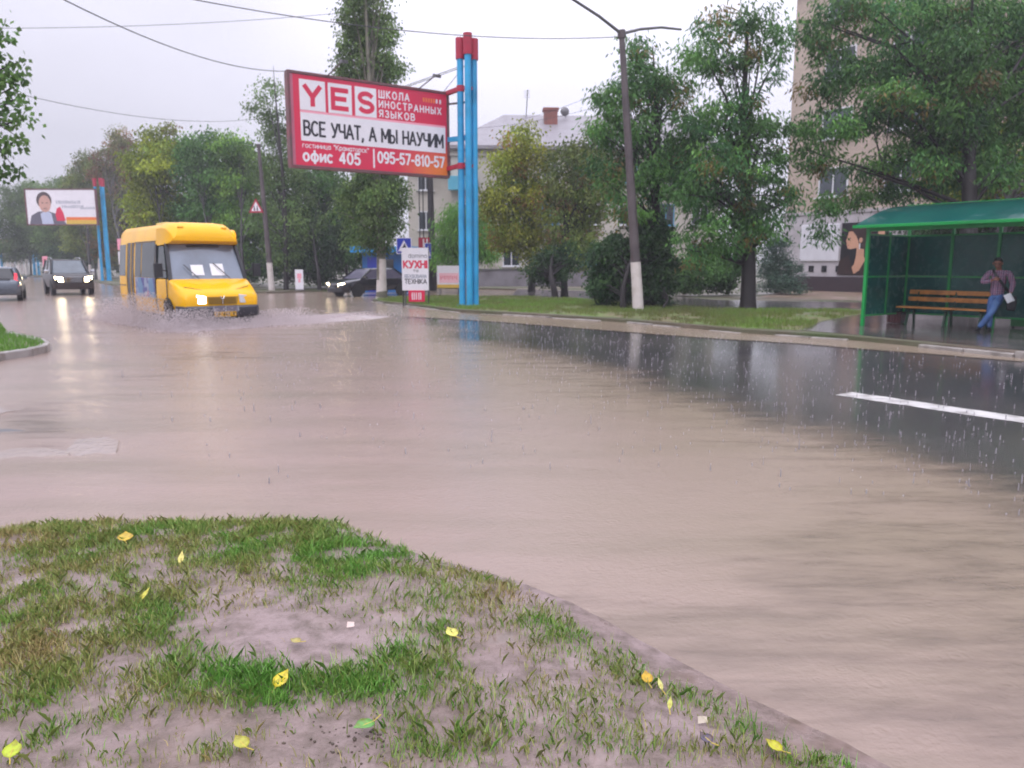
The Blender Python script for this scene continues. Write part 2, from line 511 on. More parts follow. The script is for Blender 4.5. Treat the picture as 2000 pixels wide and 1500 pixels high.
# ---- muddy flood water lying over the road; 'mud' says how deep it covers the asphalt
NX, NY = 300, 300
ux = np.linspace(0, 1, NX); uy = np.linspace(0, 1, NY)
gx = 22 - 122 * (ux ** 1.7)
gy = -3 + 93 * (uy ** 1.8)
X, Y = np.meshgrid(gx, gy, indexing='ij')
D = X * RN[0] + Y * RN[1]
S = X * RA[0] + Y * RA[1]
B = 5.95 + 0.25 * (S - 2.2)
B = np.where(S > 14, 8.74 + 0.32 * (S - 14), B)
Aa = 14.2 - 0.20 * (S - 5.5)
def sstep(a, b, x):
    t = np.clip((x - a) / (b - a), 0, 1)
    return t * t * (3 - 2 * t)
def fbm(x, y, f, o=4):
    r = np.zeros_like(x); a = 0.5
    for k in range(o):
        ph = RNG.uniform(0, 6.28, 6)
        r += a * (np.sin(x * f + ph[0] + 1.7 * np.sin(y * f * .8 + ph[1])) * np.sin(y * f * 1.1 + ph[2] + 1.3 * np.sin(x * f * .9 + ph[3])))
        a *= 0.55; f *= 2.1
    return r
wob = fbm(X, Y, 0.55) * 0.9
mud = 1 - (.30 * sstep(-3.4, 0.0, D - B + wob * 0.8) + .70 * sstep(-0.8, 1.6, D - B + wob * 0.6)) * (1 - sstep(-0.35, 0.25, D - Aa + wob * 0.22))
# the thin clear streaks left of the middle and behind the bus
px = 1000 + FL * X / np.maximum(0.3, CS * Y + SN * CH); py = 750 - FL * (SN * Y - CS * CH) / np.maximum(0.3, CS * Y + SN * CH)
def streak(cx, cy, rx, ry, amt, rot=0.0):
    dx, dy = px - cx, py - cy
    c, s = math.cos(rot), math.sin(rot)
    q = ((dx * c + dy * s) / rx) ** 2 + ((-dx * s + dy * c) / ry) ** 2
    return amt * np.exp(-q)
clear = streak(300, 745, 190, 40, .20, -.15) + streak(60, 820, 110, 45, .22) + streak(110, 900, 120, 70, .16) \
    + streak(420, 690, 130, 16, .22) + streak(1000, 655, 120, 30, .25, .1) + streak(640, 595, 130, 7, .30) + streak(640, 645, 60, 12, .15)
mud = np.clip(mud - clear * (1 + wob), 0.0, 1)
mud *= 1 - .40 * np.exp(-(np.maximum(0, D - 2.2) / 2.6) ** 2) * sstep(4.5, 1.0, S) * (1 + .5 * wob)
# small standing waves where the run-off from the side street meets the kerb
wave = 0.028 * np.exp(-(((px - 90) / 190) ** 2 + ((py - 850) / 75) ** 2)) * fbm(X * 1.2, Y, 3.2, 3)
wave += 0.020 * np.exp(-(((px - 160) / 90) ** 2 + ((py - 610) / 30) ** 2)) * fbm(X, Y, 2.4, 3)
wave += 0.010 * np.exp(-(((px - 420) / 500) ** 2 + ((py - 660) / 40) ** 2)) * fbm(X, Y, 1.4, 3)
V = np.stack([X, Y, 0.012 + wave], -1).reshape(-1, 3)
idx = np.arange(NX * NY).reshape(NX, NY)
Fq = np.stack([idx[:-1, :-1], idx[:-1, 1:], idx[1:, 1:], idx[1:, :-1]], -1).reshape(-1, 4)

m_water, n, l, b, out = node_mat('muddy_water')
geo = n.new('ShaderNodeTexCoord').outputs['Object']
at = n.new('ShaderNodeAttribute'); at.attribute_name = 'mud'
drift = nnoise(n, l, geo, 0.28, 6)
mp = n.new('ShaderNodeMapping'); mp.inputs['Rotation'].default_value = (0, 0, math.radians(-55)); mp.inputs['Scale'].default_value = (0.35, 1.6, 1)
l.new(geo, mp.inputs[0])
flow = nnoise(n, l, mp.outputs[0], 0.8, 6, 0.6)
c1 = nmix(n, l, nrange(n, l, drift, 0.35, 0.65, 0, 1), (0.305, 0.226, 0.200), (0.285, 0.220, 0.180))
c2 = nmix(n, l, nrange(n, l, flow, 0.44, 0.70, 0, 1), c1, (0.225, 0.178, 0.140))
a2 = n.new('ShaderNodeAttribute'); a2.attribute_name = 'silt'
c2 = nmix(n, l, nmath(n, l, 'MULTIPLY', a2.outputs['Fac'], .75), c2, (0.262, 0.208, 0.148))
l.new(c2, b.inputs['Base Color'])
b.inputs['IOR'].default_value = 1.33
l.new(nrange(n, l, flow, 0.3, 0.7, 0.10, 0.22), b.inputs['Roughness'])
# rain-beaten surface: fine chop plus rings of falling drops
chop = nnoise(n, l, geo, 5.0, 4, 0.6)
chop2 = nnoise(n, l, geo, 38.0, 4, 0.65)
def rings(scale, seed):
    v = n.new('ShaderNodeTexVoronoi'); v.inputs['Scale'].default_value = scale; v.inputs['Randomness'].default_value = 1.0
    ad = n.new('ShaderNodeVectorMath'); ad.operation = 'ADD'; ad.inputs[1].default_value = (seed, seed * 1.7, 0)
    l.new(geo, ad.inputs[0]); l.new(ad.outputs[0], v.inputs['Vector'])
    w = nmath(n, l, 'SINE', nmath(n, l, 'MULTIPLY', v.outputs['Distance'], 34.0), 0)
    fall = nrange(n, l, v.outputs['Distance'], 0.05, 0.42, 1, 0)
    return nmath(n, l, 'MULTIPLY', w, fall)
h = nmath(n, l, 'ADD', nmath(n, l, 'MULTIPLY', chop, 0.45), nmath(n, l, 'MULTIPLY', chop2, 0.50))
h = nmath(n, l, 'ADD', h, nmath(n, l, 'MULTIPLY', rings(5.0, 3.1), 0.085))
h = nmath(n, l, 'ADD', h, nmath(n, l, 'MULTIPLY', rings(9.0, 8.4), 0.06))
bp = n.new('ShaderNodeBump'); bp.inputs['Strength'].default_value = 0.34; bp.inputs['Distance'].default_value = 0.03
l.new(h, bp.inputs['Height']); l.new(bp.outputs[0], b.inputs['Normal'])
# where the sheet thins out, the asphalt below shows through
edge = nmath(n, l, 'ADD', at.outputs['Fac'], nmath(n, l, 'MULTIPLY', nmath(n, l, 'SUBTRACT', nnoise(n, l, mp.outputs[0], 3.0, 6, 0.65), 0.5), 0.75))
opac = nrange(n, l, edge, 0.18, 0.85, 0, 1, True)
tr = n.new('ShaderNodeBsdfTransparent')
ms = n.new('ShaderNodeMixShader')
l.new(opac, ms.inputs[0]); l.new(tr.outputs[0], ms.inputs[1]); l.new(b.outputs[0], ms.inputs[2])
l.new(ms.outputs[0], out.inputs['Surface'])
water = npmesh('flood_water', V, Fq, m_water, smooth=True)
av = water.data.attributes.new('mud', 'FLOAT', 'POINT')
av.data.foreach_set('value', mud.astype(np.float32).ravel())
sv = water.data.attributes.new('silt', 'FLOAT', 'POINT')
sv.data.foreach_set('value', np.clip(sstep(-4.6, -0.6, D - B + wob) * (1 + .3 * wob), 0, 1).astype(np.float32).ravel())
tag(water, kind='structure')

# ---- raised ground on the far side of the road, with its kerb
def P2(px, py, z):
    p = G(px, py, z); return (p.x, p.y)
VZ = 0.10
far_edge = [P2(2300, 727, VZ), P2(1990, 688, VZ), P2(1800, 669, VZ), P2(1660, 656, VZ), P2(1450, 643, VZ), P2(1230, 624.5, VZ),
            P2(1080, 615, VZ), P2(900, 605, VZ), P2(820, 596, VZ), P2(750, 589, VZ), P2(728, 585, VZ), P2(735, 581, VZ),
            P2(860, 578, VZ), P2(1000, 577, VZ), P2(1010, 564, VZ), P2(860, 561, VZ), P2(700, 562, VZ), P2(640, 566, VZ),
            P2(520, 570, VZ), P2(380, 566, VZ), P2(250, 560.5, VZ), P2(190, 550, VZ), P2(90, 541, VZ), P2(0, 535.5, VZ)]
far_poly = far_edge + [(-160, 150), (-300, 260), (-300, 900), (900, 900), (900, -60), (40, -60)]
m_verge = ground_mat('far_verge', (0.16, 0.125, 0.10), (0.055, 0.085, 0.025), (0.10, 0.085, 0.055), 0.25, 1.6, 0.35, 0.8, 0.6, 8)
vg = MB(); vg.prism(far_poly, -0.07, VZ)
tag(vg.build('far_verge', m_verge), kind='structure')

m_kerb = mat('kerb_stone', (0.34, 0.31, 0.29), 0.35, dirt=(0.10, 0.085, 0.075), dscale=2.2, damt=1.0, bump=0.8, bscale=14)
kb = MB()
e = [Vector((x, y, 0)) for x, y in far_edge[:11]]
for a, c in zip(e, e[1:]):
    L = (c - a).length
    nst = max(1, int(L / .78))
    d = (c - a).normalized(); nn = Vector((d.y, -d.x, 0))
    if nn.dot(Vector((RN[0], RN[1], 0))) > 0: nn = -nn
    for i in range(nst):
        p0, p1 = a + d * (L * i / nst + .02), a + d * (L * (i + 1) / nst - .02)
        j = RNG.uniform(-.05, .03); zt = 0.03 + RNG.uniform(-.035, .03)
        if (p0 - Vector((8.9, 12.3, 0))).length < 2.6: zt += 0.075
        kb.beam(p0 + nn * (.066 + j) + Vector((0, 0, zt - .1)), p1 + nn * (.066 + j * .4) + Vector((0, 0, zt - .1)), 0.13, 0.2)
tag(kb.build('kerb', m_kerb, bevel=0.015), kind='structure')

def sheet(name, pts, z, m, kind='structure'):
    s = MB(); s.add([(x, y, z) for x, y in pts], [tuple(range(len(pts)))])
    return tag(s.build(name, m), kind=kind)

# grassy strip along the kerb, wet service road behind it, dirt bed, footpaths and the bus stop pavement
m_lawn = ground_mat('lawn_soil', (0.095, 0.140, 0.036), (0.140, 0.215, 0.050), (0.19, 0.14, 0.09), 0.5, 1.1, 0.5, 0.8, 0.6, 12)
lawn_pts = [P2(1575, 646, VZ), P2(1450, 641, VZ), P2(1230, 622.5, VZ), P2(1080, 613.5, VZ), P2(900, 604, VZ), P2(820, 595, VZ), P2(750, 588.4, VZ),
            P2(735, 584.5, VZ), P2(742, 582, VZ), P2(860, 579, VZ), P2(1000, 579, VZ), P2(1100, 583, VZ), P2(1230, 592, VZ), P2(1400, 604, VZ), P2(1650, 606, VZ), P2(1690, 612, VZ), P2(1600, 628, VZ)]
sheet('lawn', lawn_pts, VZ + .004, m_lawn)
m_serv = mat('wet_service_road', (0.085, 0.075, 0.078), 0.14, var=0.3, vscale=0.5, dirt=(0.20, 0.165, 0.15), dscale=0.35, damt=0.8, bump=0.15, bscale=6)
sheet('service_road', [P2(1000, 577.5, VZ), P2(1100, 581, VZ), P2(1230, 590, VZ), P2(1400, 602, VZ), P2(1700, 603, VZ), P2(2300, 640, VZ), P2(2300, 618, VZ), P2(1700, 591, VZ), P2(1400, 586, VZ), P2(1200, 570, VZ), P2(1010, 565, VZ)], VZ + .004, m_serv)
m_dirt = ground_mat('reddish_dirt', (0.21, 0.125, 0.10), (0.27, 0.20, 0.17), (0.12, 0.11, 0.05), 0.5, 1.4, 0.5, 0.8, 0.7, 8)
sheet('dirt_bed', [P2(1480, 580, VZ), P2(1700, 588, VZ), P2(2200, 612, VZ), P2(2200, 585, VZ), P2(1700, 567, VZ), P2(1540, 568, VZ)], VZ + .004, m_dirt)
m_pave = mat('wet_pavement', (0.075, 0.070, 0.070), 0.10, var=0.35, vscale=1.2, dirt=(0.17, 0.15, 0.145), dscale=0.9, damt=0.9, bump=0.35, bscale=7)
sheet('pavement', [P2(2300, 722, VZ), P2(1990, 684, VZ), P2(1800, 666, VZ), P2(1660, 653, VZ), P2(1560, 645, VZ), P2(1610, 628, VZ), P2(1690, 613, VZ), P2(1730, 606, VZ), P2(2300, 650, VZ)], VZ + .006, m_pave)

# ---- far grass on the strip
def in_poly(x, y, poly):
    r = np.zeros(x.shape, dtype=bool)
    n_ = len(poly)
    for i in range(n_):
        x1, y1 = poly[i]; x2, y2 = poly[(i + 1) % n_]
        c_ = ((y1 > y) != (y2 > y)) & (x < (x2 - x1) * (y - y1) / (y2 - y1 + 1e-12) + x1)
        r ^= c_
    return r

m_grass = mat('grass_blades', (0.1, 0.2, 0.05), 0.45, var=0.0, tint=True, trans=0.25)
def blades(name, x, y, z, h, w, tint, lean=0.35):
    n_ = len(x)
    a = RNG.uniform(0, 2 * np.pi, n_); la = RNG.uniform(0, 2 * np.pi, n_); lm = h * RNG.uniform(0.05, lean, n_)
    a = la + np.pi / 2 + RNG.normal(0, .35, n_)
    dx, dy = np.cos(a) * w / 2, np.sin(a) * w / 2
    tx, ty = np.cos(la) * lm, np.sin(la) * lm
    P = np.stack([
        np.stack([x - dx, y - dy, z - .01], -1), np.stack([x + dx, y + dy, z - .01], -1),
        np.stack([x + dx * .8 + tx * .35, y + dy * .8 + ty * .35, z + h * .6], -1),
        np.stack([x + tx, y + ty, z + h], -1),
        np.stack([x - dx * .8 + tx * .35, y - dy * .8 + ty * .35, z + h * .6], -1)], 1).reshape(-1, 3)
    i = np.arange(n_)[:, None] * 5
    return npmesh(name, P, i + np.array([[0, 1, 2, 3, 4]]), m_grass, tint=tint)

xs = np.array([p[0] for p in lawn_pts]); ys = np.array([p[1] for p in lawn_pts])
x = RNG.uniform(xs.min(), xs.max(), 130000); y = RNG.uniform(ys.min(), ys.max(), 130000)
k = in_poly(x, y, lawn_pts); x, y = x[k], y[k]
dens = fbm(x, y, 0.9) + fbm(x, y, 3.0) * 0.5
k = dens > -0.22; x, y, dens = x[k], y[k], dens[k]
g = np.clip(0.5 + dens * 0.7 + RNG.normal(0, .15, len(x)), 0, 1)[:, None]
lx = proj(x, y, 0.1)[0]
bare = (np.exp(-((lx - 1320) / 130) ** 2) * 0.85)[:, None]
t = np.array([[0.22, 0.19, 0.08]]) * (1 - g) + np.array([[0.19, 0.35, 0.055]]) * g
t = t * (1 - bare * .55) + np.array([[0.14, 0.10, 0.06]]) * bare * .55
t *= RNG.uniform(.75, 1.25, (len(x), 1))
tag(blades('lawn_grass', x, y, np.full(len(x), VZ), RNG.uniform(.05, .13, len(x)), RNG.uniform(.008, .018, len(x)), t), kind='stuff')

# ---- small grassy corner with a kerb across the side street, left
cz = 0.12
cpts = [(-9.9 - 3.5, 20.6 - 1.0)] 
corner = [P2(-400, 640, cz), P2(-60, 633, cz), (P2(2, 634, cz)), P2(14, 650, cz), P2(45, 657, cz), P2(78, 664, cz), P2(88, 671, cz), P2(82, 677, cz), P2(55, 683, cz), P2(0, 691, cz), P2(-100, 708, cz), P2(-500, 780, cz)]
cm = MB(); cm.prism(corner, -.05, cz)
tag(cm.build('verge_corner', m_lawn), kind='structure')
ck = MB()
ce = [Vector((p[0], p[1], 0)) for p in corner[3:11]]
for a, c in zip(ce, ce[1:]):
    ck.beam(a + Vector((0, 0, .05)), c + Vector((0, 0, .05)), 0.16, 0.19)
m_kerb2 = mat('pale_kerb_stone', (0.34, 0.31, 0.30), 0.35, dirt=(0.15, 0.12, 0.10), dscale=2.5, damt=1.0, bump=0.4)
tag(ck.build('corner_kerb', m_kerb2, bevel=0.02), kind='structure')
xs = np.array([p[0] for p in corner]); ys = np.array([p[1] for p in corner])
x = RNG.uniform(xs.min(), xs.max(), 60000); y = RNG.uniform(ys.min(), ys.max(), 60000)
k = in_poly(x, y, corner); x, y = x[k], y[k]
t = np.array([[0.15, 0.31, 0.05]]) * RNG.uniform(.6, 1.4, (len(x), 1))
tag(blades('corner_grass', x, y, np.full(len(x), cz), RNG.uniform(.03, .10, len(x)), RNG.uniform(.006, .012, len(x)), t), kind='stuff')

# ---- broken slabs of the side street that just break the surface
m_slab = mat('broken_slab', (0.32, 0.26, 0.235), 0.2, var=.25, dirt=(0.22, 0.17, 0.145), dscale=3, damt=.9, bump=.7, bscale=16)
sl = MB()
for pts_ in ([(-80, 812), (-30, 797), (38, 790), (44, 797), (10, 803), (-60, 822)], [(128, 876), (150, 856), (205, 848), (232, 858), (226, 880), (190, 884), (150, 886)],
             [(-20, 880), (40, 872), (96, 870), (136, 878), (132, 886), (60, 888), (-20, 893)]):
    top_ = [P2(a, c, .03) for a, c in pts_]
    cx_, cy_ = sum(p[0] for p in top_) / len(top_), sum(p[1] for p in top_) / len(top_)
    n_ = len(top_)
    vs = [(cx_ + (x - cx_) * 1.12, cy_ + (y - cy_) * 1.25, -.01) for x, y in top_] + [(x, y, .014 + .008 * math.sin(i * 2.1)) for i, (x, y) in enumerate(top_)] + [(cx_, cy_, .017)]
    sl.add(vs, [(i, (i + 1) % n_, n_ + (i + 1) % n_, n_ + i) for i in range(n_)] + [(n_ + i, n_ + (i + 1) % n_, 2 * n_) for i in range(n_)])
tag(sl.build('broken_pavement', m_slab), kind='structure')

# ---- the near verge the photographer stands on
near_px = [(-900, 1042), (-200, 1036), (0, 1030), (110, 1021), (250, 1015), (420, 1017), (560, 1017), (650, 1018), (688, 1032), (760, 1062), (850, 1092), (930, 1112),
           (1010, 1135), (1110, 1175), (1190, 1215), (1260, 1258), (1340, 1300), (1420, 1340), (1540, 1398), (1650, 1450), (1750, 1503)]
near_edge = [P2(a, c, 0.012) for a, c in near_px]
dlast = Vector((-RA[0], -RA[1]))
near_edge += [(near_edge[-1][0] + dlast.x * t_, near_edge[-1][1] + dlast.y * t_) for t_ in (1.0, 3.0, 6.0)]
near_poly = near_edge + [(6, -9), (-12, -9), (-12, 5)]
def edge_dist(x, y):
    d = np.full(x.shape, 1e9)
    for (x1, y1), (x2, y2) in zip(near_edge, near_edge[1:]):
        vx, vy = x2 - x1, y2 - y1
        t_ = np.clip(((x - x1) * vx + (y - y1) * vy) / (vx * vx + vy * vy), 0, 1)
        d = np.minimum(d, np.hypot(x - x1 - t_ * vx, y - y1 - t_ * vy))
    return np.where(in_poly(x, y, near_poly), d, -d)
PHS = RNG.uniform(0, 6.28, (6, 4))
def bumpy(x, y):
    r = 0; a = 1.0; f = 3.1
    for k_ in range(6):
        p = PHS[k_]
        r = r + a * np.sin(x * f + p[0] + 1.9 * np.sin(y * f * .7 + p[1])) * np.sin(y * f + p[2] + 1.6 * np.sin(x * f * .8 + p[3]))
        a *= 0.6; f *= 1.93
    return r
def near_z(x, y):
    d = edge_dist(x, y)
    return np.clip(0.012 + d * 0.16, -0.05, 0.075) + bumpy(x, y) * 0.010 * np.clip(d * 3, 0.15, 1)
ux, uy = np.linspace(-9, 4.5, 330), np.linspace(-4, 5.0, 260)
X, Y = np.meshgrid(ux, uy, indexing='ij')
Z = near_z(X, Y)
V = np.stack([X, Y, Z], -1).reshape(-1, 3)
idx = np.arange(X.size).reshape(X.shape)
Fq = np.stack([idx[:-1, :-1], idx[1:, :-1], idx[1:, 1:], idx[:-1, 1:]], -1).reshape(-1, 4)
zz = Z.reshape(-1)[Fq].max(1)
m_mud, n, l, b, out = node_mat('wet_mud')
tc = n.new('ShaderNodeTexCoord').outputs['Object']
f1 = nrange(n, l, nnoise(n, l, tc, 1.6, 6), 0.4, 0.62, 0, 1)
f2 = nrange(n, l, nnoise(n, l, tc, 9, 6, 0.65), 0.42, 0.66, 0, 1)
f3 = nrange(n, l, nnoise(n, l, tc, 3.2, 3), 0.52, 0.60, 0, 1)
c_ = nmix(n, l, f1, (0.30, 0.225, 0.22), (0.215, 0.155, 0.135))
c_ = nmix(n, l, nmath(n, l, 'MULTIPLY', f2, 0.85), c_, (0.115, 0.085, 0.065))
l.new(c_, b.inputs['Base Color'])
l.new(nrange(n, l, f3, 0, 1, 0.42, 0.07), b.inputs['Roughness'])
bp = n.new('ShaderNodeBump'); bp.inputs['Distance'].default_value = 0.02
l.new(nrange(n, l, f3, 0, 1, 0.9, 0.12), bp.inputs['Strength'])
l.new(nnoise(n, l, tc, 26, 6, 0.65), bp.inputs['Height']); l.new(bp.outputs[0], b.inputs['Normal'])
tag(npmesh('near_verge', V, Fq[zz > -0.045], m_mud, smooth=True), kind='structure')

# grass: thick clumps, thin straw-coloured patches and bare puddled earth where the photo has them
GZ = [  # photo x, y, radius x, radius y, density, greenness, height
    (300, 1040, 330, 26, 1.0, .80, 1.0), (560, 1050, 140, 45, 1.1, 1.0, 1.15), (640, 1100, 170, 48, 1.2, 1.0, 1.0), (450, 1100, 120, 40, .5, .5, .8),
    (160, 1120, 190, 70, .75, .45, .85), (90, 1250, 170, 110, .8, .55, .9), (290, 1230, 80, 90, .8, .7, .9), (250, 1160, 90, 50, .6, .5, .8),
    (660, 1330, 240, 34, 1.5, 1.0, 1.1), (800, 1290, 90, 26, 1.2, 1.0, 1.0), (520, 1375, 90, 26, 1.0, .9, 1.0), (60, 1390, 110, 80, .9, .8, 1.1), (380, 1330, 70, 60, .8, .7, .9),
    (240, 1400, 60, 40, .6, .6, .9), (860, 1440, 80, 60, 1.3, .95, 1.0), (420, 1485, 45, 22, 1.2, .7, 1.0), (850, 1230, 60, 60, .8, .8, .9),
    (1085, 1220, 90, 36, 1.1, .8, .9), (960, 1170, 100, 45, .55, .45, .8), (900, 1120, 90, 22, .55, .5, .9), (1000, 1140, 40, 20, .8, .5, .9), (780, 1080, 60, 30, .9, .85, 1.0),
    (1240, 1320, 60, 48, 1.1, .65, 1.0), (1370, 1370, 56, 50, 1.0, .75, 1.0), (940, 1390, 40, 60, .8, .7, .9), (1080, 1400, 130, 60, .6, .6, .8),
    (1480, 1430, 60, 34, .9, .85, .9), (1630, 1485, 70, 34, 1.0, .85, 1.0), (1250, 1450, 90, 50, .7, .6, .9), (1380, 1490, 80, 30, .9, .6, .9), (1010, 1470, 120, 34, .5, .5, .8), (1210, 1380, 110, 60, .4, .5, .8), (1540, 1480, 80, 30, .6, .7, .8), (1130, 1290, 120, 40, .35, .5, .7), (60, 1060, 80, 30, .5, .4, .8)]
BARE = [(560, 1250, 215, 58, 1.0), (330, 1440, 120, 50, .6), (650, 1450, 110, 60, .9), (960, 1290, 60, 50, .6), (720, 1150, 60, 20, .5)]
Nn = 1100000
x = RNG.uniform(-4.2, 2.6, Nn); y = RNG.uniform(1.2, 4.75, Nn)
ed = edge_dist(x, y)
qx, qy = proj(x, y, 0.06)
k = ed > 0.015 + .13 * sstep(820, 1250, qx) * (1 + .7 * fbm(x, y, 7.0, 2)); x, y, ed, qx, qy = x[k], y[k], ed[k], qx[k], qy[k]
dn = np.full(x.shape, 0.12); gr = np.full(x.shape, 0.055); ht = np.full(x.shape, 0.09)
for cx, cy, rx, ry, de, ge, hh in GZ:
    w_ = de * np.exp(-(((qx - cx) / rx) ** 2 + ((qy - cy) / ry) ** 2) * 1.3)
    dn += w_; gr += w_ * ge; ht += w_ * hh
gr = gr / dn; ht = ht / dn
for cx, cy, rx, ry, am in BARE:
    dn *= 1 - am * np.exp(-(((qx - cx) / rx) ** 2 + ((qy - cy) / ry) ** 2) ** 2)
# grass stands in tufts
tuft = fbm(x, y, 9.0, 3) + fbm(x, y, 22.0, 2) * .6
dn = dn * np.clip(0.62 + tuft * 1.2, 0.04, 1.7)
k = RNG.uniform(0, 1, len(x)) < np.clip(dn * 0.50 * (1 - .5 * sstep(700, 1050, qx)), 0, 1)
x, y, gr, ht = x[k], y[k], gr[k], ht[k]
g = np.clip(gr * .92 - .05 + fbm(x, y, 4.0, 3) * .45 + RNG.normal(0, .17, len(x)), 0, 1)[:, None]
t = np.array([[0.44, 0.33, 0.16]]) * (1 - g) ** 2 + np.array([[0.30, 0.33, 0.09]]) * 2 * g * (1 - g) + np.array([[0.16, 0.37, 0.065]]) * g ** 2
t *= RNG.uniform(.75, 1.6, (len(x), 1))
tag(blades('grass', x, y, near_z(x, y), ht * (RNG.uniform(.010, .036, len(x)) + .024 * (RNG.uniform(0, 1, len(x)) > .78)), RNG.uniform(.0022, .0042, len(x)), t, 1.15), kind='stuff')

# ================================================================ materials for objects
M = {}
M['blue_paint'] = mat('blue_paint', '#2fa3d8', 0.35, var=0.10, vscale=2, dirt='#1f6d96', dscale=1.2, damt=0.6, bump=0.1)
M['red_cap'] = mat('faded_red_paint', '#a8203f', 0.5, var=0.12)
M['red_print'] = mat('red_print', '#d8214d', 0.4, var=0.05, dirt='#c42648', dscale=.7, damt=.4)
M['white_print'] = mat('white_print', (0.80, 0.78, 0.84), 0.4, var=0.04)
M['pink_print'] = mat('pink_print', '#f0a2b4', 0.4, var=0.04)
M['black_print'] = mat('black_print', '#23222c', 0.4, var=0.05)
M['grey_print'] = mat('grey_print', '#8b93a3', 0.4, var=0.05)
M['orange_print'] = mat('orange_print', '#e8793c', 0.4, var=0.05)
M['rust_frame'] = mat('rusty_frame', '#6c4c50', 0.55, var=0.2, dirt='#8a3040', damt=.6, dscale=2)
M['grey_metal'] = mat('grey_metal', '#6b6a6e', 0.45, metal=0.4, var=0.15)
M['dark_metal'] = mat('dark_metal', '#25262a', 0.4, metal=0.3, var=0.15)
M['concrete_pole'] = mat('wet_concrete_pole', '#5a5153', 0.4, var=0.25, vscale=1.5, dirt='#3a3336', dscale=1.2, damt=.8, bump=0.4, bscale=20)
M['whitewash'] = mat('whitewash', (0.66, 0.60, 0.58), 0.6, var=0.12, dirt=(0.30, 0.25, 0.22), dscale=3, damt=.6, bump=.3)
M['cable'] = mat('cable_rubber', '#3d3d45', 0.5, var=0.0)
M['green_frame'] = mat('green_paint', '#089a48', 0.3, var=0.15, vscale=3, dirt='#056a34', damt=.6)
M['glass_dark'] = mat('dark_glass', '#10171a', 0.06, var=0.2, vscale=1.0, spec=0.8)
M['wood_plank'] = mat('orange_plank', '#c98540', 0.35, var=0.22, vscale=5, dirt='#6d3d14', dscale=4, damt=.5, bump=.2)
M['brown_wood'] = mat('brown_wood', '#4a1f22', 0.5, var=0.2)
M['tyre'] = mat('tyre_rubber', '#17171a', 0.6, var=0.2)
M['rim'] = mat('wheel_rim', '#8d8f95', 0.3, metal=0.7, var=0.1)
M['white_paper'] = mat('white_paper', (0.82, 0.82, 0.86), 0.6, var=0.03)
M['lamp_lit'] = mat('lit_headlamp', (1, .95, .85), 0.2, var=0.0, emit=(1.0, .80, .50), estr=34)
M['lamp_lit_small'] = mat('lit_bus_headlamp', (1, .95, .85), 0.2, var=0.0, emit=(1.0, .93, .82), estr=5)
M['lens_clear'] = mat('clear_lamp_lens', (0.62, 0.62, 0.66), 0.12, var=0.1, coat=.5)
M['lens_red'] = mat('red_lamp_lens', '#d8233a', 0.15, var=0.05, emit=(1, .08, .12), estr=0.7)
M['lens_orange'] = mat('amber_lamp_lens', '#f0b010', 0.15, var=0.05)
M['chrome'] = mat('chrome_trim', '#c5c7cd', 0.12, metal=0.9, var=0.05)
M['black_plastic'] = mat('black_plastic', '#26262c', 0.4, var=0.15)

# ---- leaf and bark materials
M['leaf'] = mat('leaves', (0.06, 0.1, 0.03), 0.5, var=0.0, tint=True, trans=0.32, spec=0.22)
M['bark'] = mat('wet_bark', '#211b1d', 0.6, var=0.3, vscale=6, bump=.8, bscale=22)
M['bark_pale'] = mat('pale_bark', '#6d6a5c', 0.6, var=0.3, vscale=4, dirt='#37332c', damt=.8, dscale=3, bump=.6)

def FN(loc, xaxis, nrm):
    """plane map: board x, height y, offset z out of the face"""
    x = Vector((xaxis[0], xaxis[1], 0)); nn = Vector((nrm[0], nrm[1], 0)); o = Vector(loc)
    return lambda a, b_, c_: o + x * a + Vector((0, 0, b_)) + nn * c_

class Poster(MB):
    """flat print: layers of thin shapes on one face"""
    def __init__(s, fn):
        super().__init__(); s.fn = fn; s.z = 0.0
    def shape(s, poly, mi, z=None, t=0.0025):
        z = s.z if z is None else z
        return s.prism(poly, z - t, z, mi, s.fn)
    def text(s, body, x0, x1, y0, y1, mi, z, weight=.13, gap=.22):
        for k_, (Lf, Rt) in enumerate(text_ribbons(body, x0, x1, y0, y1, weight, gap)):
            zz_ = z + (k_ % 7) * .00025
            n_ = len(Lf)
            s.add([s.fn(p.x, p.y, zz_) for p in Lf] + [s.fn(p.x, p.y, zz_) for p in Rt], [(i, i + 1, n_ + i + 1, n_ + i) for i in range(n_ - 1)], mi)
        return s

# ================================================================ big red billboard on blue pillars
def pillar_group(root, tubes, h, base=0.0):
    for (x, y, dh) in tubes:
        p = MB(); p.tube([(x, y, base), (x, y, h + dh - .3)], 0.115, 14)
        p.tube([(x, y, base), (x, y, base + .05)], 0.2, 12)
        po = p.build('pillar', M['blue_paint'], root, smooth=40)
        c = MB(); c.tube([(x, y, h + dh - .68), (x, y, h + dh)], 0.155, 14)
        c.build('cap', M['red_cap'], po, smooth=40)

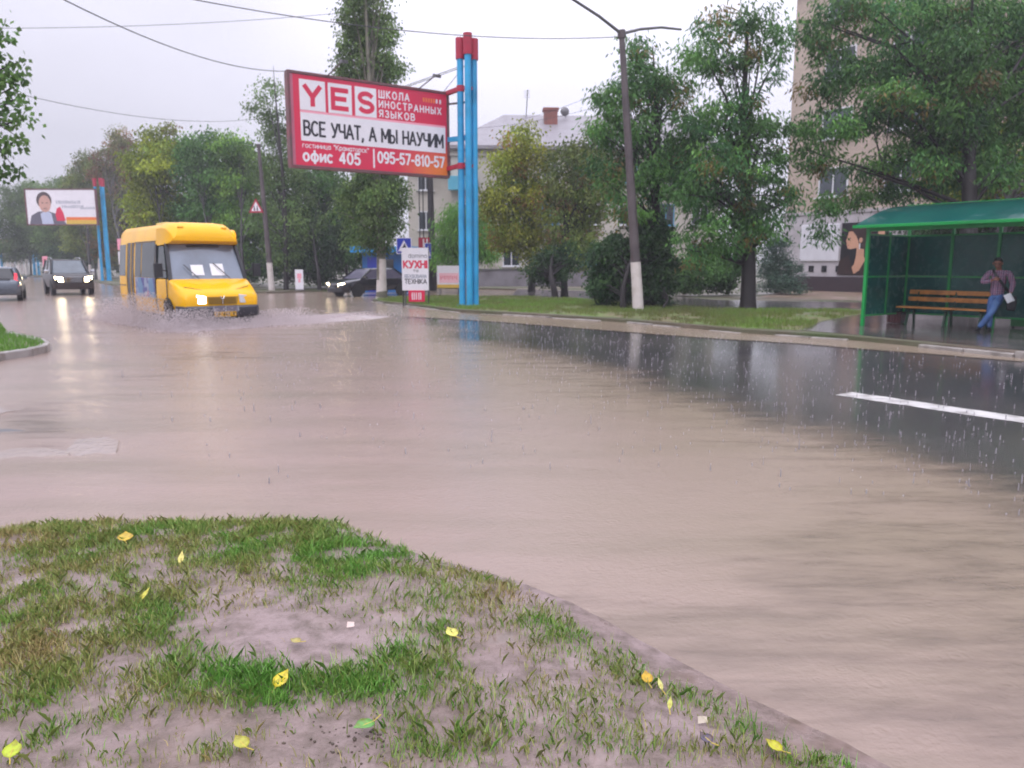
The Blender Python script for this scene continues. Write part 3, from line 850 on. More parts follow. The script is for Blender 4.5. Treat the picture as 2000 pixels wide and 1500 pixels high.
bx, by = A(915, 598, 27.5)[0], 27.5
bb = thing('billboard', 'large red and white language school billboard cantilevered over the road from three blue pillars', 'billboard', (bx, by, VZ), 0)
pillar_group(bb, [(-.215, .06, -.06), (.055, -.12, .05), (.25, .10, -.08)], 9.22 - VZ)
ang = 0.598
L0 = Vector((-6.93 - bx, 25.05 - by, 4.68 - VZ))
BW, BH = 5.62, 2.80
ex = (math.cos(ang), math.sin(ang)); en = (math.sin(ang), -math.cos(ang))
fn = FN(L0, ex, en)
pn = MB(); pn.prism(rect(0, 0, BW, BH), -.22, -.005, 0, fn)
pn.build('panel', M['grey_metal'], bb)
fr = MB()
for r in (rect(-.06, -.07, BW + .06, 0), rect(-.06, BH, BW + .06, BH + .07), rect(-.07, 0, 0, BH), rect(BW, 0, BW + .07, BH)):
    fr.prism(r, -.25, .03, 0, fn)
fr.build('frame', M['rust_frame'], bb)
# the print itself: red turning orange at lower right
m_grad, n, l, b, out = node_mat('red_to_orange_print')
tc = n.new('ShaderNodeTexCoord').outputs['Object']
sp = n.new('ShaderNodeSeparateXYZ'); l.new(tc, sp.inputs[0])
fx = nrange(n, l, sp.outputs['X'], L0.x + 2.7, L0.x + 4.6, 0, 1, True)
fz = nrange(n, l, sp.outputs['Z'], L0.z + 0.2, L0.z + 1.15, 1, 0)
nz = nnoise(n, l, tc, .9, 4)
c_ = nmix(n, l, nmath(n, l, 'MULTIPLY', fx, fz), nmix(n, l, nrange(n, l, nz, .3, .7, 0, 1), '#da1f4a', '#cf2a50'), '#e98238')
l.new(c_, b.inputs['Base Color']); b.inputs['Roughness'].default_value = 0.38
ps = Poster(fn)
W_, H_ = BW, BH
ps.shape(rect(0.02, 0.02, W_ - .02, H_ - .02), 0, 0.0)
ps.shape(rect(0.02, 0.02, .11, H_ - .02), 5, 0.004)
for x0, x1, ch in ((.055, .205, 'Y'), (.222, .365, 'E'), (.385, .520, 'S')):
    ps.shape(rect(x0 * W_, .615 * H_, x1 * W_, .945 * H_), 1, 0.006)
    cx = (x0 + x1) / 2
    ps.text(ch, (cx - .043) * W_, (cx + .043) * W_, .675 * H_, .875 * H_, 0, 0.009, weight=.27)
ps.shape(rect(.055 * W_, .588 * H_, .985 * W_, .612 * H_), 4, 0.004)
ps.shape(rect(.055 * W_, .278 * H_, .985 * W_, .588 * H_), 1, 0.006)
ps.text('ВСЕ УЧАТ, А МЫ НАУЧИМ', .075 * W_, .965 * W_, .345 * H_, .495 * H_, 2, 0.009, weight=.17, gap=.20)
ps.text('ШКОЛА', .538 * W_, .735 * W_, .855 * H_, .935 * H_, 1, 0.006, weight=.20, gap=.45)
ps.text('ИНОСТРАННЫХ', .538 * W_, .955 * W_, .745 * H_, .820 * H_, 1, 0.006, weight=.20, gap=.45)
ps.text('ЯЗЫКОВ', .538 * W_, .770 * W_, .635 * H_, .710 * H_, 1, 0.006, weight=.20, gap=.45)
for i, x0 in enumerate((.830, .848, .866, .884, .902, .920, .945)):
    ps.shape(rect(x0 * W_, .870 * H_, (x0 + .011) * W_, .920 * H_), 3 if i < 5 else 1, 0.006)
ps.text('гостиница "Краматорск"', .062 * W_, .462 * W_, .205 * H_, .258 * H_, 1, 0.006, weight=.15, gap=.20)
ps.text('офис 405', .065 * W_, .405 * W_, .060 * H_, .180 * H_, 1, 0.006, weight=.21, gap=.26)
ps.shape(rect(.490 * W_, .035 * H_, .500 * W_, .255 * H_), 1, 0.006)
ps.text('095-57-810-57', .522 * W_, .972 * W_, .105 * H_, .225 * H_, 1, 0.006, weight=.20, gap=.22)
ps.build('poster', [m_grad, M['white_print'], M['black_print'], M['orange_print'], M['pink_print'], mat('grey_pink_edge', '#b5667c', .5)], bb)
Rt, Rb = fn(BW, BH + .02, -.1), fn(BW, .25, -.1)
def arm_part(m, *segs):
    q = MB()
    for a_, c_, w_, h_ in segs: q.beam(a_, c_, w_, h_)
    q.build('support_arm', m, bb)
arm_part(M['red_cap'], (Rt, (-.215, .06, Rt.z + .03), .13, .14))
arm_part(M['grey_metal'], (Rt - Vector((0, 0, .35)), (.055, -.12, Rt.z - .45), .06, .06))
arm_part(M['red_cap'], (Rb, (-.215, .06, Rb.z + .05), .12, .14))
arm_part(M['blue_paint'], (fn(BW, BH * .45, -.12), (.25, .1, fn(0, BH * .45, 0).z), .10, .16))
for zc in (Rt.z + .02, Rb.z + .02):
    q = MB(); q.tube([(-.215, .06, zc - .1), (-.215, .06, zc + .1)], .135, 12, 0)
    q.beam((-.215, .06, zc), (.055, -.12, zc), .07, .1, 0); q.beam((.055, -.12, zc), (.25, .10, zc), .07, .1, 0)
    q.build('pillar_clamp', M['red_cap'], bb)
for pa, pe, r_ in (((-.215, .06, 8.15), fn(BW * .70, BH + .05, -.1), .012), ((-.2, .06, 8.1), fn(BW * .72, BH + .05, -.1), .012), ((.05, -.1, 8.25), fn(BW * .98, BH + .05, -.1), .010)):
    gw = MB(); gw.tube([pa, pe], r_, 5); gw.build('guy_wire', M['cable'], bb)
for xa in (.22, .80):
    lb = MB(); p0 = fn(BW * xa, BH + .03, 0); p1 = fn(BW * xa + .12, BH + .30, 1.0)
    lb.tube([p0, p1], .022, 6); lb.beam(p1, p1 + Vector((en[0] * .22, en[1] * .22, -.06)), .20, .10)
    lb.build('billboard_lamp', M['grey_metal'], bb)

# ---- second blue-pillared billboard, far along the road
bx2, by2 = A(205, 540, 69)[0], 69
b2 = thing('billboard', 'distant pale billboard with a portrait of a man in a grey suit beside blue pillars', 'billboard', (bx2, by2, VZ), 0)
pillar_group(b2, [(-.24, .0, -.05), (.10, .35, .02), (.48, -.05, -.08)], 9.0 - VZ)
xl = A(45, 400, 68.5)[0] - bx2 + .3
fn = FN((xl, -.5, 5.0 - VZ), (1, 0), (0, -1))
pn = MB(); pn.prism(rect(0, 0, 6.0, 2.95), -.22, -.005, 0, fn)
pn.build('panel', M['grey_metal'], b2)
fr = MB()
for r in (rect(-.1, 0, 0, 2.95), rect(6.0, 0, 6.1, 2.95), rect(-.1, 2.95, 6.1, 3.04), rect(-.1, -.08, 6.1, 0)):
    fr.prism(r, -.25, .03, 0, fn)
fr.beam(fn(6.0, 2.7, -.1), (-.24, 0, fn(0, 2.7, 0).z), .15)
fr.beam(fn(6.0, .4, -.1), (-.24, 0, fn(0, .4, 0).z), .15)
fr.build('frame', M['rust_frame'], b2)
M['skin_print'] = mat('skin_tone_print', '#c79c8f', .4, var=.1)
M['hair_print'] = mat('dark_hair_print', '#4b3e42', .4, var=.1)
M['suit_print'] = mat('grey_suit_print', '#5f5c6c', .4, var=.1)
M['shirt_print'] = mat('pale_shirt_print', '#b9c2da', .4, var=.05)
M['yellow_print'] = mat('yellow_print', '#d9b64a', .4, var=.1)
ps = Poster(fn)
ps.shape(rect(.02, .02, 5.98, 2.93), 0, 0)
ps.shape(rect(3.35, .02, 5.98, .36), 7, .004); ps.shape(rect(3.35, .36, 5.98, .62), 6, .004)
ps.shape([(.15, .02), (.35, .75), (1.0, 1.1), (1.9, 1.1), (2.9, .8), (3.35, .02)], 4, .004)
ps.shape([(1.25, .02), (1.15, .9), (1.6, 1.2), (2.1, .95), (2.25, .02)], 5, .007)
ps.shape(ellipse(1.55, 2.05, .66, .72), 3, .007); ps.shape(ellipse(1.60, 1.75, .52, .72), 2, .010)
ps.shape(rect(1.33, 1.80, 1.50, 1.86), 3, .012); ps.shape(rect(1.70, 1.80, 1.87, 1.86), 3, .012); ps.shape(rect(1.42, 1.33, 1.76, 1.38), 3, .012)
ps.shape([(2.55, .3), (2.45, .8), (2.6, 1.35), (2.9, 1.5), (3.15, 1.0), (3.3, .3)], 8, .010)
for row, (xa, xb, y0, hh) in enumerate(((2.6, 4.7, 1.75, .32), (3.1, 5.0, 1.38, .28), (4.7, 5.85, 1.28, .24))):
    xx = xa
    while xx < xb:
        ps.shape(rect(xx, y0, xx + .07, y0 + hh * RNG.uniform(.7, 1)), 1, .004); xx += RNG.uniform(.13, .19)
ps.build('poster', [M['white_print'], M['grey_print'], M['skin_print'], M['hair_print'], M['suit_print'], M['shirt_print'], M['orange_print'], M['yellow_print'], M['red_print']], b2)

# ---- third billboard at the left edge
p3 = A(2, 440, 98)
b3 = thing('billboard', 'small faded white billboard farthest down the road at the left edge', 'billboard', (p3.x, p3.y, VZ), .2)
fn = FN((-2.4, -.3, 4.0), (1, 0), (0, -1))
pn = MB(); pn.prism(rect(0, 0, 4.0, 3.0), -.2, -.005, 0, fn); pn.build('panel', M['grey_metal'], b3)
ps = Poster(fn); ps.shape(rect(.02, .02, 3.98, 2.98), 0, 0); ps.shape(rect(.02, .02, 3.98, .55), 2, .004)
for i in range(14): ps.shape(rect(.5 + i * .2, 1.1, .58 + i * .2, 1.7), 1, .004)
ps.build('poster', [M['white_print'], M['grey_print'], M['orange_print']], b3)
pp = MB(); pp.tube([(-.4, .1, -.1), (-.4, .1, 6.9)], .14, 10); pp.build('pillar', M['blue_paint'], b3, smooth=40)

p4 = A(72, 525, 104)
b4 = thing('blue_post', 'short pair of distant blue posts between whitewashed trunks', 'post', (p4.x, p4.y, VZ))
for dx, hh in ((-.35, 4.2), (.25, 3.6)):
    q = MB(); q.tube([(dx, 0, -.1), (dx * .7, 0, hh)], .17, 8); q.build('pole', M['blue_paint'], b4, smooth=40)

# ================================================================ lamp posts
def lamp_post(label, base, top, r0, white_h, arms=True, group='street lamp posts'):
    base, top = Vector(base), Vector(top)
    t = thing('lamp_post', label, 'lamp post', base, 0, group)
    d = top - base
    k = white_h / d.z
    p = MB(); p.tube([d * k, d * .6, d], [r0 * .96, r0 * .75, r0 * .52], 12)
    p.tube([d * .985, d * 1.012], r0 * .75, 10)
    p.build('pole', M['concrete_pole'], t, smooth=50)
    w = MB(); w.tube([Vector((0, 0, -.1)), d * (k * .5), d * k], [r0 * 1.12, r0 * 1.05, r0 * 1.0], 12)
    w.build('whitewashed_base', M['whitewash'], t, smooth=50)
    if arms:
        for sg, Ln, up in ((-1, 3.1, .85), (1, 2.6, .55)):
            a = MB()
            pts = [d + Vector((RN[0] * sg * Ln * q, RN[1] * sg * Ln * q, up * q + .12 * math.sin(q * math.pi))) for q in (0, .3, .65, 1.0)]
            a.tube(pts, [.05, .045, .04, .035], 8)
            ao = a.build('arm', M['grey_metal'], t, smooth=50)
            if sg > 0: continue
            h = MB(); e0 = pts[-1]; e1 = e0 + Vector((RN[0] * sg * .65, RN[1] * sg * .65, .05))
            h.loft([[e0 + Vector((-RN[1] * q[0], RN[0] * q[0], q[1])) for q in ((-.05, 0), (-.03, .05), (.03, .05), (.05, 0))],
                    [(e0 + e1) / 2 + Vector((-RN[1] * q[0], RN[0] * q[0], q[1])) for q in ((-.15, -.05), (-.1, .10), (.1, .10), (.15, -.05))],
                    [e1 + Vector((-RN[1] * q[0], RN[0] * q[0], q[1])) for q in ((-.08, -.02), (-.05, .05), (.05, .05), (.08, -.02))]])
            h.build('lamp_head', M['grey_metal'], ao, smooth=40)
    return t
pb = A(1247, 607, 24.9); pt = A(1214, 66, 24.9)
lamp_post('tall leaning grey lamp post with whitewashed foot on the grass strip before the dark trees', (pb.x, pb.y, VZ), pt, .165, 1.55)
pb = A(531, 566, 44.2); pt = A(505, 285, 44.2)
lamp_post('thinner leaning lamp post with whitewashed foot and triangular sign right of the yellow minibus', (pb.x, pb.y, VZ), pt, .165, 1.55, arms=False)

# wooden utility pole in front of the pale house
pu = A(846, 560, 46)
ut = thing('utility_pole', 'dark wooden utility pole standing in front of the pale house behind the red billboard', 'utility pole', (pu.x, pu.y, VZ))
q = MB(); q.tube([(0, 0, -.1), (-.05, 0, 4), (-.12, 0, 9.2)], [.22, .19, .14], 10); q.build('pole', M['bark'], ut, smooth=50)
q = MB(); q.beam((-.9, 0, 8.6), (.7, 0, 8.6), .12, .12)
for dx in (-.8, -.4, .6): q.tube([(dx, 0, 8.66), (dx, 0, 8.85)], .05, 8)
q.build('crossarm', M['bark'], ut)
for dx in (-.50, -.72):
    q = MB(); q.tube([(dx, -.12, .3), (dx, -.1, 8.6)], .03, 6); q.build('conduit', M['dark_metal'], ut)

# ================================================================ overhead wires
def sagcable(label, a, c, sag, r=.014):
    a, c = Vector(a), Vector(c)
    pts = []
    for i in range(19):
        q = i / 18
        p = a.lerp(c, q); p.z -= sag * 4 * q * (1 - q)
        pts.append(p)
    k = MB(); k.tube(pts, r * .75, 5)
    tag(k.build('overhead_cable', M['cable'], smooth=60), label, 'cable', 'overhead cables against the sky')
sagcable('dark overhead cable running from upper left behind the poplar to the leaning lamp post', A(300, -16, 17), pt if False else A(1208, 72, 24.9), .35, .016)
sagcable('thicker overhead cable slanting from the top left to the red billboard corner', A(60, -34, 13), A(558, 139, 25.0), .35, .016)
sagcable('faint level overhead cable crossing the sky near the upper left corner', A(-60, 55, 40), A(700, 22, 46), .25, .018)
sagcable('faint overhead cable from the left tree down to the thin treetop beside the billboard', A(-40, 165, 24), A(500, 232, 45), .5, .014)
sagcable('faint cable rising from the pale house roof towards the leaning lamp post', A(1010, 235, 52), A(1215, 160, 40), .2, .014)
sagcable('faint cable from the blue pillars down behind the pale house chimney', A(930, 250, 50), A(1180, 205, 40), .2, .012)

# ================================================================ road signs and small boards
# triangular warning sign on the thin lamp post
ps_ = A(500, 406, 44.0)
ts = thing('warning_sign', 'red-bordered white triangular warning sign on the thin lamp post', 'road sign', (ps_.x, ps_.y, ps_.z))
R_ = 0.52
fn = FN((0, 0, 0), (math.cos(-.2), math.sin(-.2)), (math.sin(-.2), -math.cos(-.2)))
tri = lambda r: [(r * math.cos(a_), r * math.sin(a_)) for a_ in (math.pi / 2, math.pi * 7 / 6, math.pi * 11 / 6)]
q = Poster(fn); q.shape(tri(R_), 0, 0, .02); q.shape(tri(R_ * .66), 1, .006)
for dx in (-.10, .08):
    q.shape(ellipse(dx, .08, .035, .035, 10), 2, .010); q.shape([(dx - .05, -.15), (dx + .05, -.15), (dx + .03, .04), (dx - .03, .04)], 2, .010)
q.build('sign_plate', [M['red_cap'], M['white_print'], M['black_print']], ts)
q = MB(); q.beam((0, .03, .05), (.42, .12, .05), .04); q.beam((0, .03, -.15), (.42, .12, -.15), .04); q.build('bracket', M['grey_metal'], ts)

def crossing_sign(label, px, py, Y, w, yaw, h0):
    p = A(px, py, Y)
    t = thing('pedestrian_crossing_sign', label, 'road sign', (p.x, p.y, VZ))
    zc = p.z - VZ
    po = MB(); po.tube([(0, .05, -.1), (0, .05, zc + w * .6)], .035, 8); po.build('pole', M['grey_metal'], t, smooth=50)
    fn = FN((0, 0, zc), (math.cos(yaw), math.sin(yaw)), (math.sin(yaw), -math.cos(yaw)))
    q = Poster(fn); h = w / 2
    q.shape(rect(-h, -h * 1.05, h, h * 1.05), 1, 0, .02); q.shape(rect(-h * .92, -h * .97, h * .92, h * .97), 0, .006)
    q.shape([(0, h * .72), (-h * .78, -h * .72), (h * .78, -h * .72)], 1, .010)
    q.shape(ellipse(.02, h * .18, h * .10, h * .10, 10), 2, .013)
    q.shape([(-.02, h * .08), (-.12 * h / .4, -h * .62), (-.05 * h / .4, -h * .62), (.02, -h * .2), (.08 * h / .4, -h * .62), (.15 * h / .4, -h * .62), (.06, h * .08)], 2, .013)
    q.build('sign_plate', [M['sign_blue'], M['white_print'], M['black_print']], t)
    return t
M['sign_blue'] = mat('sign_blue', '#1b36b0', .35, var=.08)
crossing_sign('square blue pedestrian crossing sign with white triangle left of the white kitchen advert board', 789, 480, 29.0, .56, .05, 0)
crossing_sign('narrow edge-on blue crossing sign behind the right edge of the kitchen advert board', 836, 490, 33.0, .62, 1.25, 0)

# kitchens advert board
p = A(812, 588, 28.7)
kb_ = thing('advert_board', 'white upright advert board for kitchens with red and grey lettering on the kerb', 'advert board', (p.x, p.y, VZ))
fn = FN((-.49, 0, .52), (1, .03), (.03, -1))
q = MB(); q.prism(rect(0, 0, .98, 1.56), -.06, -.004, 0, fn)
q.build('panel', M['grey_metal'], kb_)
q = Poster(fn)
q.shape(rect(.0, .0, .98, 1.56), 0, 0)
q.text('domino', .25, .93, 1.20, 1.35, 2, .004, weight=.10)
q.text('КУХНІ', .07, .93, .83, 1.08, 1, .004, weight=.24)
q.text('та', .42, .60, .68, .78, 2, .004, weight=.16)
q.text('ВБУДОВАНА', .10, .90, .46, .58, 3, .004, weight=.17)
q.text('ТЕХНІКА', .10, .90, .25, .41, 2, .004, weight=.17)
q.build('poster', [M['white_print'], M['red_print'], M['black_print'], M['grey_print']], kb_)
q = MB()
for x_ in (-.47, .47): q.tube([(x_, .05, -.1), (x_, .05, 2.1)], .022, 6)
q.build('frame', M['dark_metal'], kb_)
fn = FN((-.26, -.01, .10), (1, .03), (.03, -1))
q = Poster(fn); q.shape(rect(0, 0, .60, .42), 0, 0, .02)
for i, x_ in enumerate((.12, .19, .27, .36, .43)): q.shape(rect(x_, .08, x_ + .035, .34), 1, .004)
q.build('lower_plate', [M['red_print'], M['white_print']], kb_)

# pink and yellow board on thin legs
p = A(877, 560, 39.5)
pbd = thing('notice_board', 'low pale pink board with a yellow lower edge beside the blue pillars', 'notice board', (p.x, p.y, VZ))
fn = FN((-.60, 0, .28), (1, 0), (0, -1))
q = MB(); q.prism(rect(0, 0, 1.2, 1.12), -.05, -.004, 0, fn); q.build('panel', M['grey_metal'], pbd)
q = Poster(fn); q.shape(rect(0, 0, 1.2, 1.12), 0, 0); q.shape(rect(0, 0, 1.2, .17), 1, .004); q.shape(rect(.1, .25, 1.1, .75), 2, .004)
for i in range(9): q.shape(rect(.18 + i * .1, .42 + .05 * (i % 2), .21 + i * .1, .62), 3, .008)
q.build('poster', [M['white_print'], M['yellow_print'], mat('pale_pink_print', '#f3c3cd', .4, var=.06), M['red_print']], pbd)
for x_ in (-.45, .45):
    q = MB(); q.tube([(x_, .03, -.1), (x_, .03, .4)], .03, 6); q.build('leg', M['grey_metal'], pbd)
# small red plate further back
p = A(828, 475, 37)
rp = thing('shop_sign', 'small dark red square sign with white strokes above the kitchen advert board', 'sign', (p.x, p.y, VZ))
zc = p.z - VZ
q = MB(); q.tube([(0, .04, -.1), (0, .04, zc + .3)], .03, 6); q.build('pole', M['grey_metal'], rp)
fn = FN((0, 0, zc), (1, 0), (0, -1)); q = Poster(fn); q.shape(rect(-.26, -.26, .26, .26), 0, 0, .03)
for x_ in (-.05, .12): q.shape(rect(x_, -.18, x_ + .06, .2), 1, .004)
q.build('sign_plate', [M['red_cap'], M['white_print']], rp)
# little white board with red marks on the far kerb
p = A(585, 562, 44)
wb = thing('roadside_board', 'small white upright board with red marks on the far kerb near the black car', 'board', (p.x, p.y, VZ))
fn = FN((-.23, 0, .05), (1, 0), (0, -1)); q = Poster(fn); q.shape(rect(0, 0, .46, 1.12), 0, 0, .05); q.shape(rect(.12, .62, .36, .9), 1, .004); q.shape(rect(.18, .4, .3, .6), 1, .004)
q.build('panel', [M['white_print'], M['pink_print'], M['red_print']], wb)
q = MB(); q.box((0, .12, .03), (.5, .4, .06)); q.build('foot', M['grey_metal'], wb)
# pinkish tall sign far left, white and pink sign behind the bus
p = A(88, 512, 84)
fs = thing('roadside_board', 'faded pink roadside board standing behind the black off-road car', 'board', (p.x, p.y, VZ))
fn = FN((-.28, 0, .9), (1, 0), (0, -1)); q = Poster(fn); q.shape(rect(0, 0, .56, 1.4), 0, 0, .06); q.shape(rect(.15, .3, .4, 1.1), 1, .004); q.build('panel', [M['pink_print'], M['red_cap']], fs)
q = MB(); q.tube([(0, .05, -.1), (0, .05, 1.4)], .06, 6); q.build('post', M['dark_metal'], fs)
p = A(237, 505, 46)
fs = thing('roadside_sign', 'narrow white and pink sign just behind the left rear corner of the minibus', 'sign', (p.x, p.y, VZ))
zc = p.z - VZ
fn = FN((-.17, 0, zc - .35), (1, 0), (0, -1)); q = Poster(fn); q.shape(rect(0, 0, .34, .75), 0, 0, .04); q.shape(rect(0, .85, .34, 1.5), 1, 0, .04); q.build('sign_plate', [M['white_print'], M['pink_print']], fs)
q = MB(); q.tube([(0, .05, -.1), (0, .05, zc + 1.1)], .04, 6); q.build('pole', M['grey_metal'], fs)

# ================================================================ blue kiosk behind the black car
p = A(755, 575, 43.5)
ki = thing('kiosk', 'bright blue flat-roofed kiosk behind the black car', 'kiosk', (p.x, p.y, 0), -.12)
M['kiosk_blue'] = mat('kiosk_blue', '#0a66ae', .4, var=.12, vscale=1.5, dirt='#0c5590', damt=.5)
q = MB(); q.box((0, 1.2, 1.1), (2.7, 2.4, 2.4)); q.build('wall', M['kiosk_blue'], ki)
q = MB(); q.box((-.1, .95, 2.38), (3.5, 3.1, .34)); q.build('roof', mat('kiosk_roof_blue', '#1286c8', .35, var=.1), ki, bevel=.03)
q = MB(); q.box((.05, -.02, 1.35), (.8, .06, 1.0)); q.build('window', M['glass_dark'], ki)
q = MB(); q.box((-.75, -.02, 1.0), (.6, .05, 1.9)); q.build('door', M['sign_blue'], ki)

# ================================================================ yellow minibus
YEL = mat('bus_yellow', '#f5b800', 0.25, var=0.06, vscale=1.2, coat=0.15, spec=0.28, dirt='#c8920a', dscale=1.1, damt=.35)
MUST = mat('mustard_plastic', '#b58a10', 0.4, var=0.1)
BUSGL = mat('bus_side_glass', '#1d2b2c', 0.08, var=0.3, vscale=1.5, spec=.7)
WSGL = mat('windshield_glass', '#707c8e', 0.06, var=0.22, vscale=1.1, spec=1.0, dirt='#4a525e', dscale=.9, damt=.6)  # pale blue base puts sky reflection and wet milkiness into the glass colour

BX, BY = A(437, 636, 19.3)[0], 19.3
bus = thing('minibus', 'yellow minibus ploughing through the flood with one headlight lit', 'minibus', (BX, BY, 0), math.atan2(RA[1] * -1, RA[0] * -1) + 0.082)

def hw(z):
    """half width of the bus body at height z"""
    if z < .6: return .98 + (z - .3) * .15
    if z < 1.2: return 1.025
    return 1.025 - (z - 1.2) * .09
def bsec(x, z0, z1, k=1.0, crown=0.16, nar=0.0):
    """rounded body section at x between sill z0 and top z1"""
    pts = []
    zs = [z0, z0 + (z1 - z0) * .25, z0 + (z1 - z0) * .5, z0 + (z1 - z0) * .75]
    for z in zs: pts.append((-(hw(z) - nar) * k, z))
    w = (hw(z1) - nar) * k
    for q in (.12, .45, .80): pts.append((-w + q * crown * 1.2, z1 - crown * (1 - q) ** 1.6))
    pts.append((-w * .45, z1 + .015)); 
    full = pts + [(-y, z) for y, z in reversed(pts)]
    return [(x, y, z) for y, z in full]
q = MB()
q.loft([bsec(-5.78, .45, 2.40, .95), bsec(-5.72, .34, 2.55, .985), bsec(-5.5, .32, 2.62), bsec(-1.95, .30, 2.62)])
# cab sides and bonnet
q.loft([bsec(-1.95, .30, 1.22, 1.0, .04), bsec(-.95, .30, 1.22, .985, .05), bsec(-.80, .31, 1.20, .98, .07), bsec(-.45, .33, 1.06, .965, .10), bsec(-.14, .36, .92, .93, .12), bsec(-.03, .40, .84, .87, .12), bsec(0, .46, .76, .82, .10)])
# roof cap over the windshield
q.loft([bsec(-1.95, 2.06, 2.64, 1.0, .18), bsec(-1.55, 2.07, 2.645, .985, .20), bsec(-1.28, 2.09, 2.60, .955, .24), bsec(-1.08, 2.13, 2.45, .91, .22), bsec(-1.01, 2.18, 2.30, .86, .10)])
q.build('body', YEL, bus, smooth=38)
# cab pillars
for sg in (-1, 1):
    q = MB(); q.beam((-.90, sg * .945, 1.18), (-1.33, sg * .865, 2.10), .09, .09); q.build('windshield_pillar', M['black_plastic'], bus)
    q = MB(); q.beam((-1.93, sg * .985, 1.18), (-1.93, sg * .92, 2.10), .10, .08); q.build('cab_pillar', M['black_plastic'], bus)
q = MB()
rows = []
for i in range(7):
    t_ = i / 6
    x_ = -.86 - .45 * t_; z_ = 1.20 + .90 * t_; w_ = .93 - .075 * t_
    rows.append([(x_ + .10 * (1 - (k / 8) ** 2) - .03, w_ * k / 8, z_) for k in range(-8, 9)])
vs = [p for r in rows for p in r]
q.add(vs, [(i * 17 + k, i * 17 + k + 1, (i + 1) * 17 + k + 1, (i + 1) * 17 + k) for i in range(6) for k in range(16)])
ws = q.build('windshield', WSGL, bus, smooth=60)
for (ya, yb, za, zb) in ((.06, .40, 1.30, 1.60), (-.42, -.12, 1.31, 1.57)):
    q = MB()
    ff = lambda y, z, o: (-.86 - .45 * (z - 1.2) / .9 + .10 * (1 - (y / .93) ** 2) - .03 + o + .012, y, z)
    q.prism(rect(ya, za, yb, zb), 0, .004, 0, ff); q.build('route_card', M['white_paper'], ws)
for pa, pe in (((-.74, .5, 1.22), (-.96, .15, 1.62)), ((-.70, -.3, 1.22), (-.93, -.6, 1.58))):
    q = MB(); q.tube([pa, pe], .012, 5); q.build('wiper', M['black_plastic'], ws)

def side_prism(mb, poly, sg, off=.006, t=.012, mi=0):
    f_ = lambda x, z, o: (x, sg * (hw(z) + off - t + o), z)
    zs_ = [z for _, z in poly]; xs_ = [x for x, _ in poly]
    if len(poly) == 4 and len(set(xs_)) == 2 and len(set(zs_)) == 2:      # follow the bulge of the side
        cuts = [min(zs_)] + [c for c in (.6, 1.2) if min(zs_) < c < max(zs_)] + [max(zs_)]
        for za, zb in zip(cuts, cuts[1:]): mb.prism(rect(min(xs_), za, max(xs_), zb), 0, t, mi, f_)
        return mb
    return mb.prism(poly, 0, t, mi, f_)
for sg in (-1, 1):
    for (x0, x1) in ((-3.25, -2.02), (-3.92, -3.32)):
        q = MB(); side_prism(q, rect(x0, 1.24, x1, 2.16), sg); wo = q.build('window', BUSGL, bus)
    q = MB(); side_prism(q, rect(-5.62, 1.26, -4.95, 2.14), sg); q.build('window', mat('grey_rear_glass', '#5a6266', .12, var=.2), bus)
    q = MB(); side_prism(q, [(-1.86, 1.24), (-1.02, 1.24), (-1.36, 2.04), (-1.86, 2.04)], sg, off=-.02, t=.03); q.build('cab_window', BUSGL, bus)
    q = MB(); side_prism(q, rect(-4.0, 2.17, -2.0, 2.19), sg); q.build('window_trim', M['black_plastic'], bus)
    q = MB(); side_prism(q, rect(-5.7, .98, -4.9, 1.0), sg, .004); q.build('side_trim', M['black_plastic'], bus)
# passenger door near the rear and cab door seams on the kerb side
q = MB(); side_prism(q, rect(-4.82, .42, -4.06, 2.18), -1); dr = q.build('door', mat('dark_door_panel', '#2a1d14', .25, var=.3), bus)
q = MB(); side_prism(q, rect(-4.38, .42, -4.30, 2.18), -1, .012); side_prism(q, rect(-4.80, .42, -4.75, 2.18), -1, .012); q.build('door_edge', MUST, dr)
for x_ in (-.98, -1.90):
    q = MB(); side_prism(q, rect(x_ - .015, .38, x_ + .015, 1.24), -1, .004); q.build('door_seam', M['black_plastic'], bus)
q = MB(); side_prism(q, rect(-1.99, .36, -1.93, 1.9), -1, .006); q.build('door_seam', M['black_plastic'], bus)
m_ad, n, l, b, out = node_mat('side_advert_print')
tc = n.new('ShaderNodeTexCoord').outputs['Object']
v = nnoise(n, l, tc, 1.6, 2); v2 = nnoise(n, l, tc, 3.5, 2)
c_ = nmix(n, l, nrange(n, l, v, .42, .5, 0, 1), '#5a83a8', nmix(n, l, nrange(n, l, v2, .45, .52, 0, 1), '#3f3a86', '#8f9ab0'))
c_ = nmix(n, l, nrange(n, l, v2, .62, .66, 0, 1), c_, '#c0506a')
l.new(c_, b.inputs['Base Color']); b.inputs['Roughness'].default_value = .35
q = MB(); side_prism(q, rect(-3.9, .72, -2.02, 1.23), -1, .004); q.build('side_advert', m_ad, bus)
# rub rail, marker lamps and roof hatch
for sg in (-1, 1):
    q = MB(); q.tube([(-5.7, sg * 1.02, .70), (-1.0, sg * 1.02, .70)], .016, 6); q.build('rub_rail', MUST, bus)
for y_ in (-.55, .55):
    q = MB(); q.box((-1.16, y_, 2.52), (.06, .14, .045)); q.build('marker_lamp', M['lens_orange'], bus, bevel=.01)
q = MB(); q.box((-3.6, 0, 2.68), (.8, .7, .10)); q.build('roof_hatch', mat('pale_hatch', '#d8c06a', .4), bus, bevel=.03)
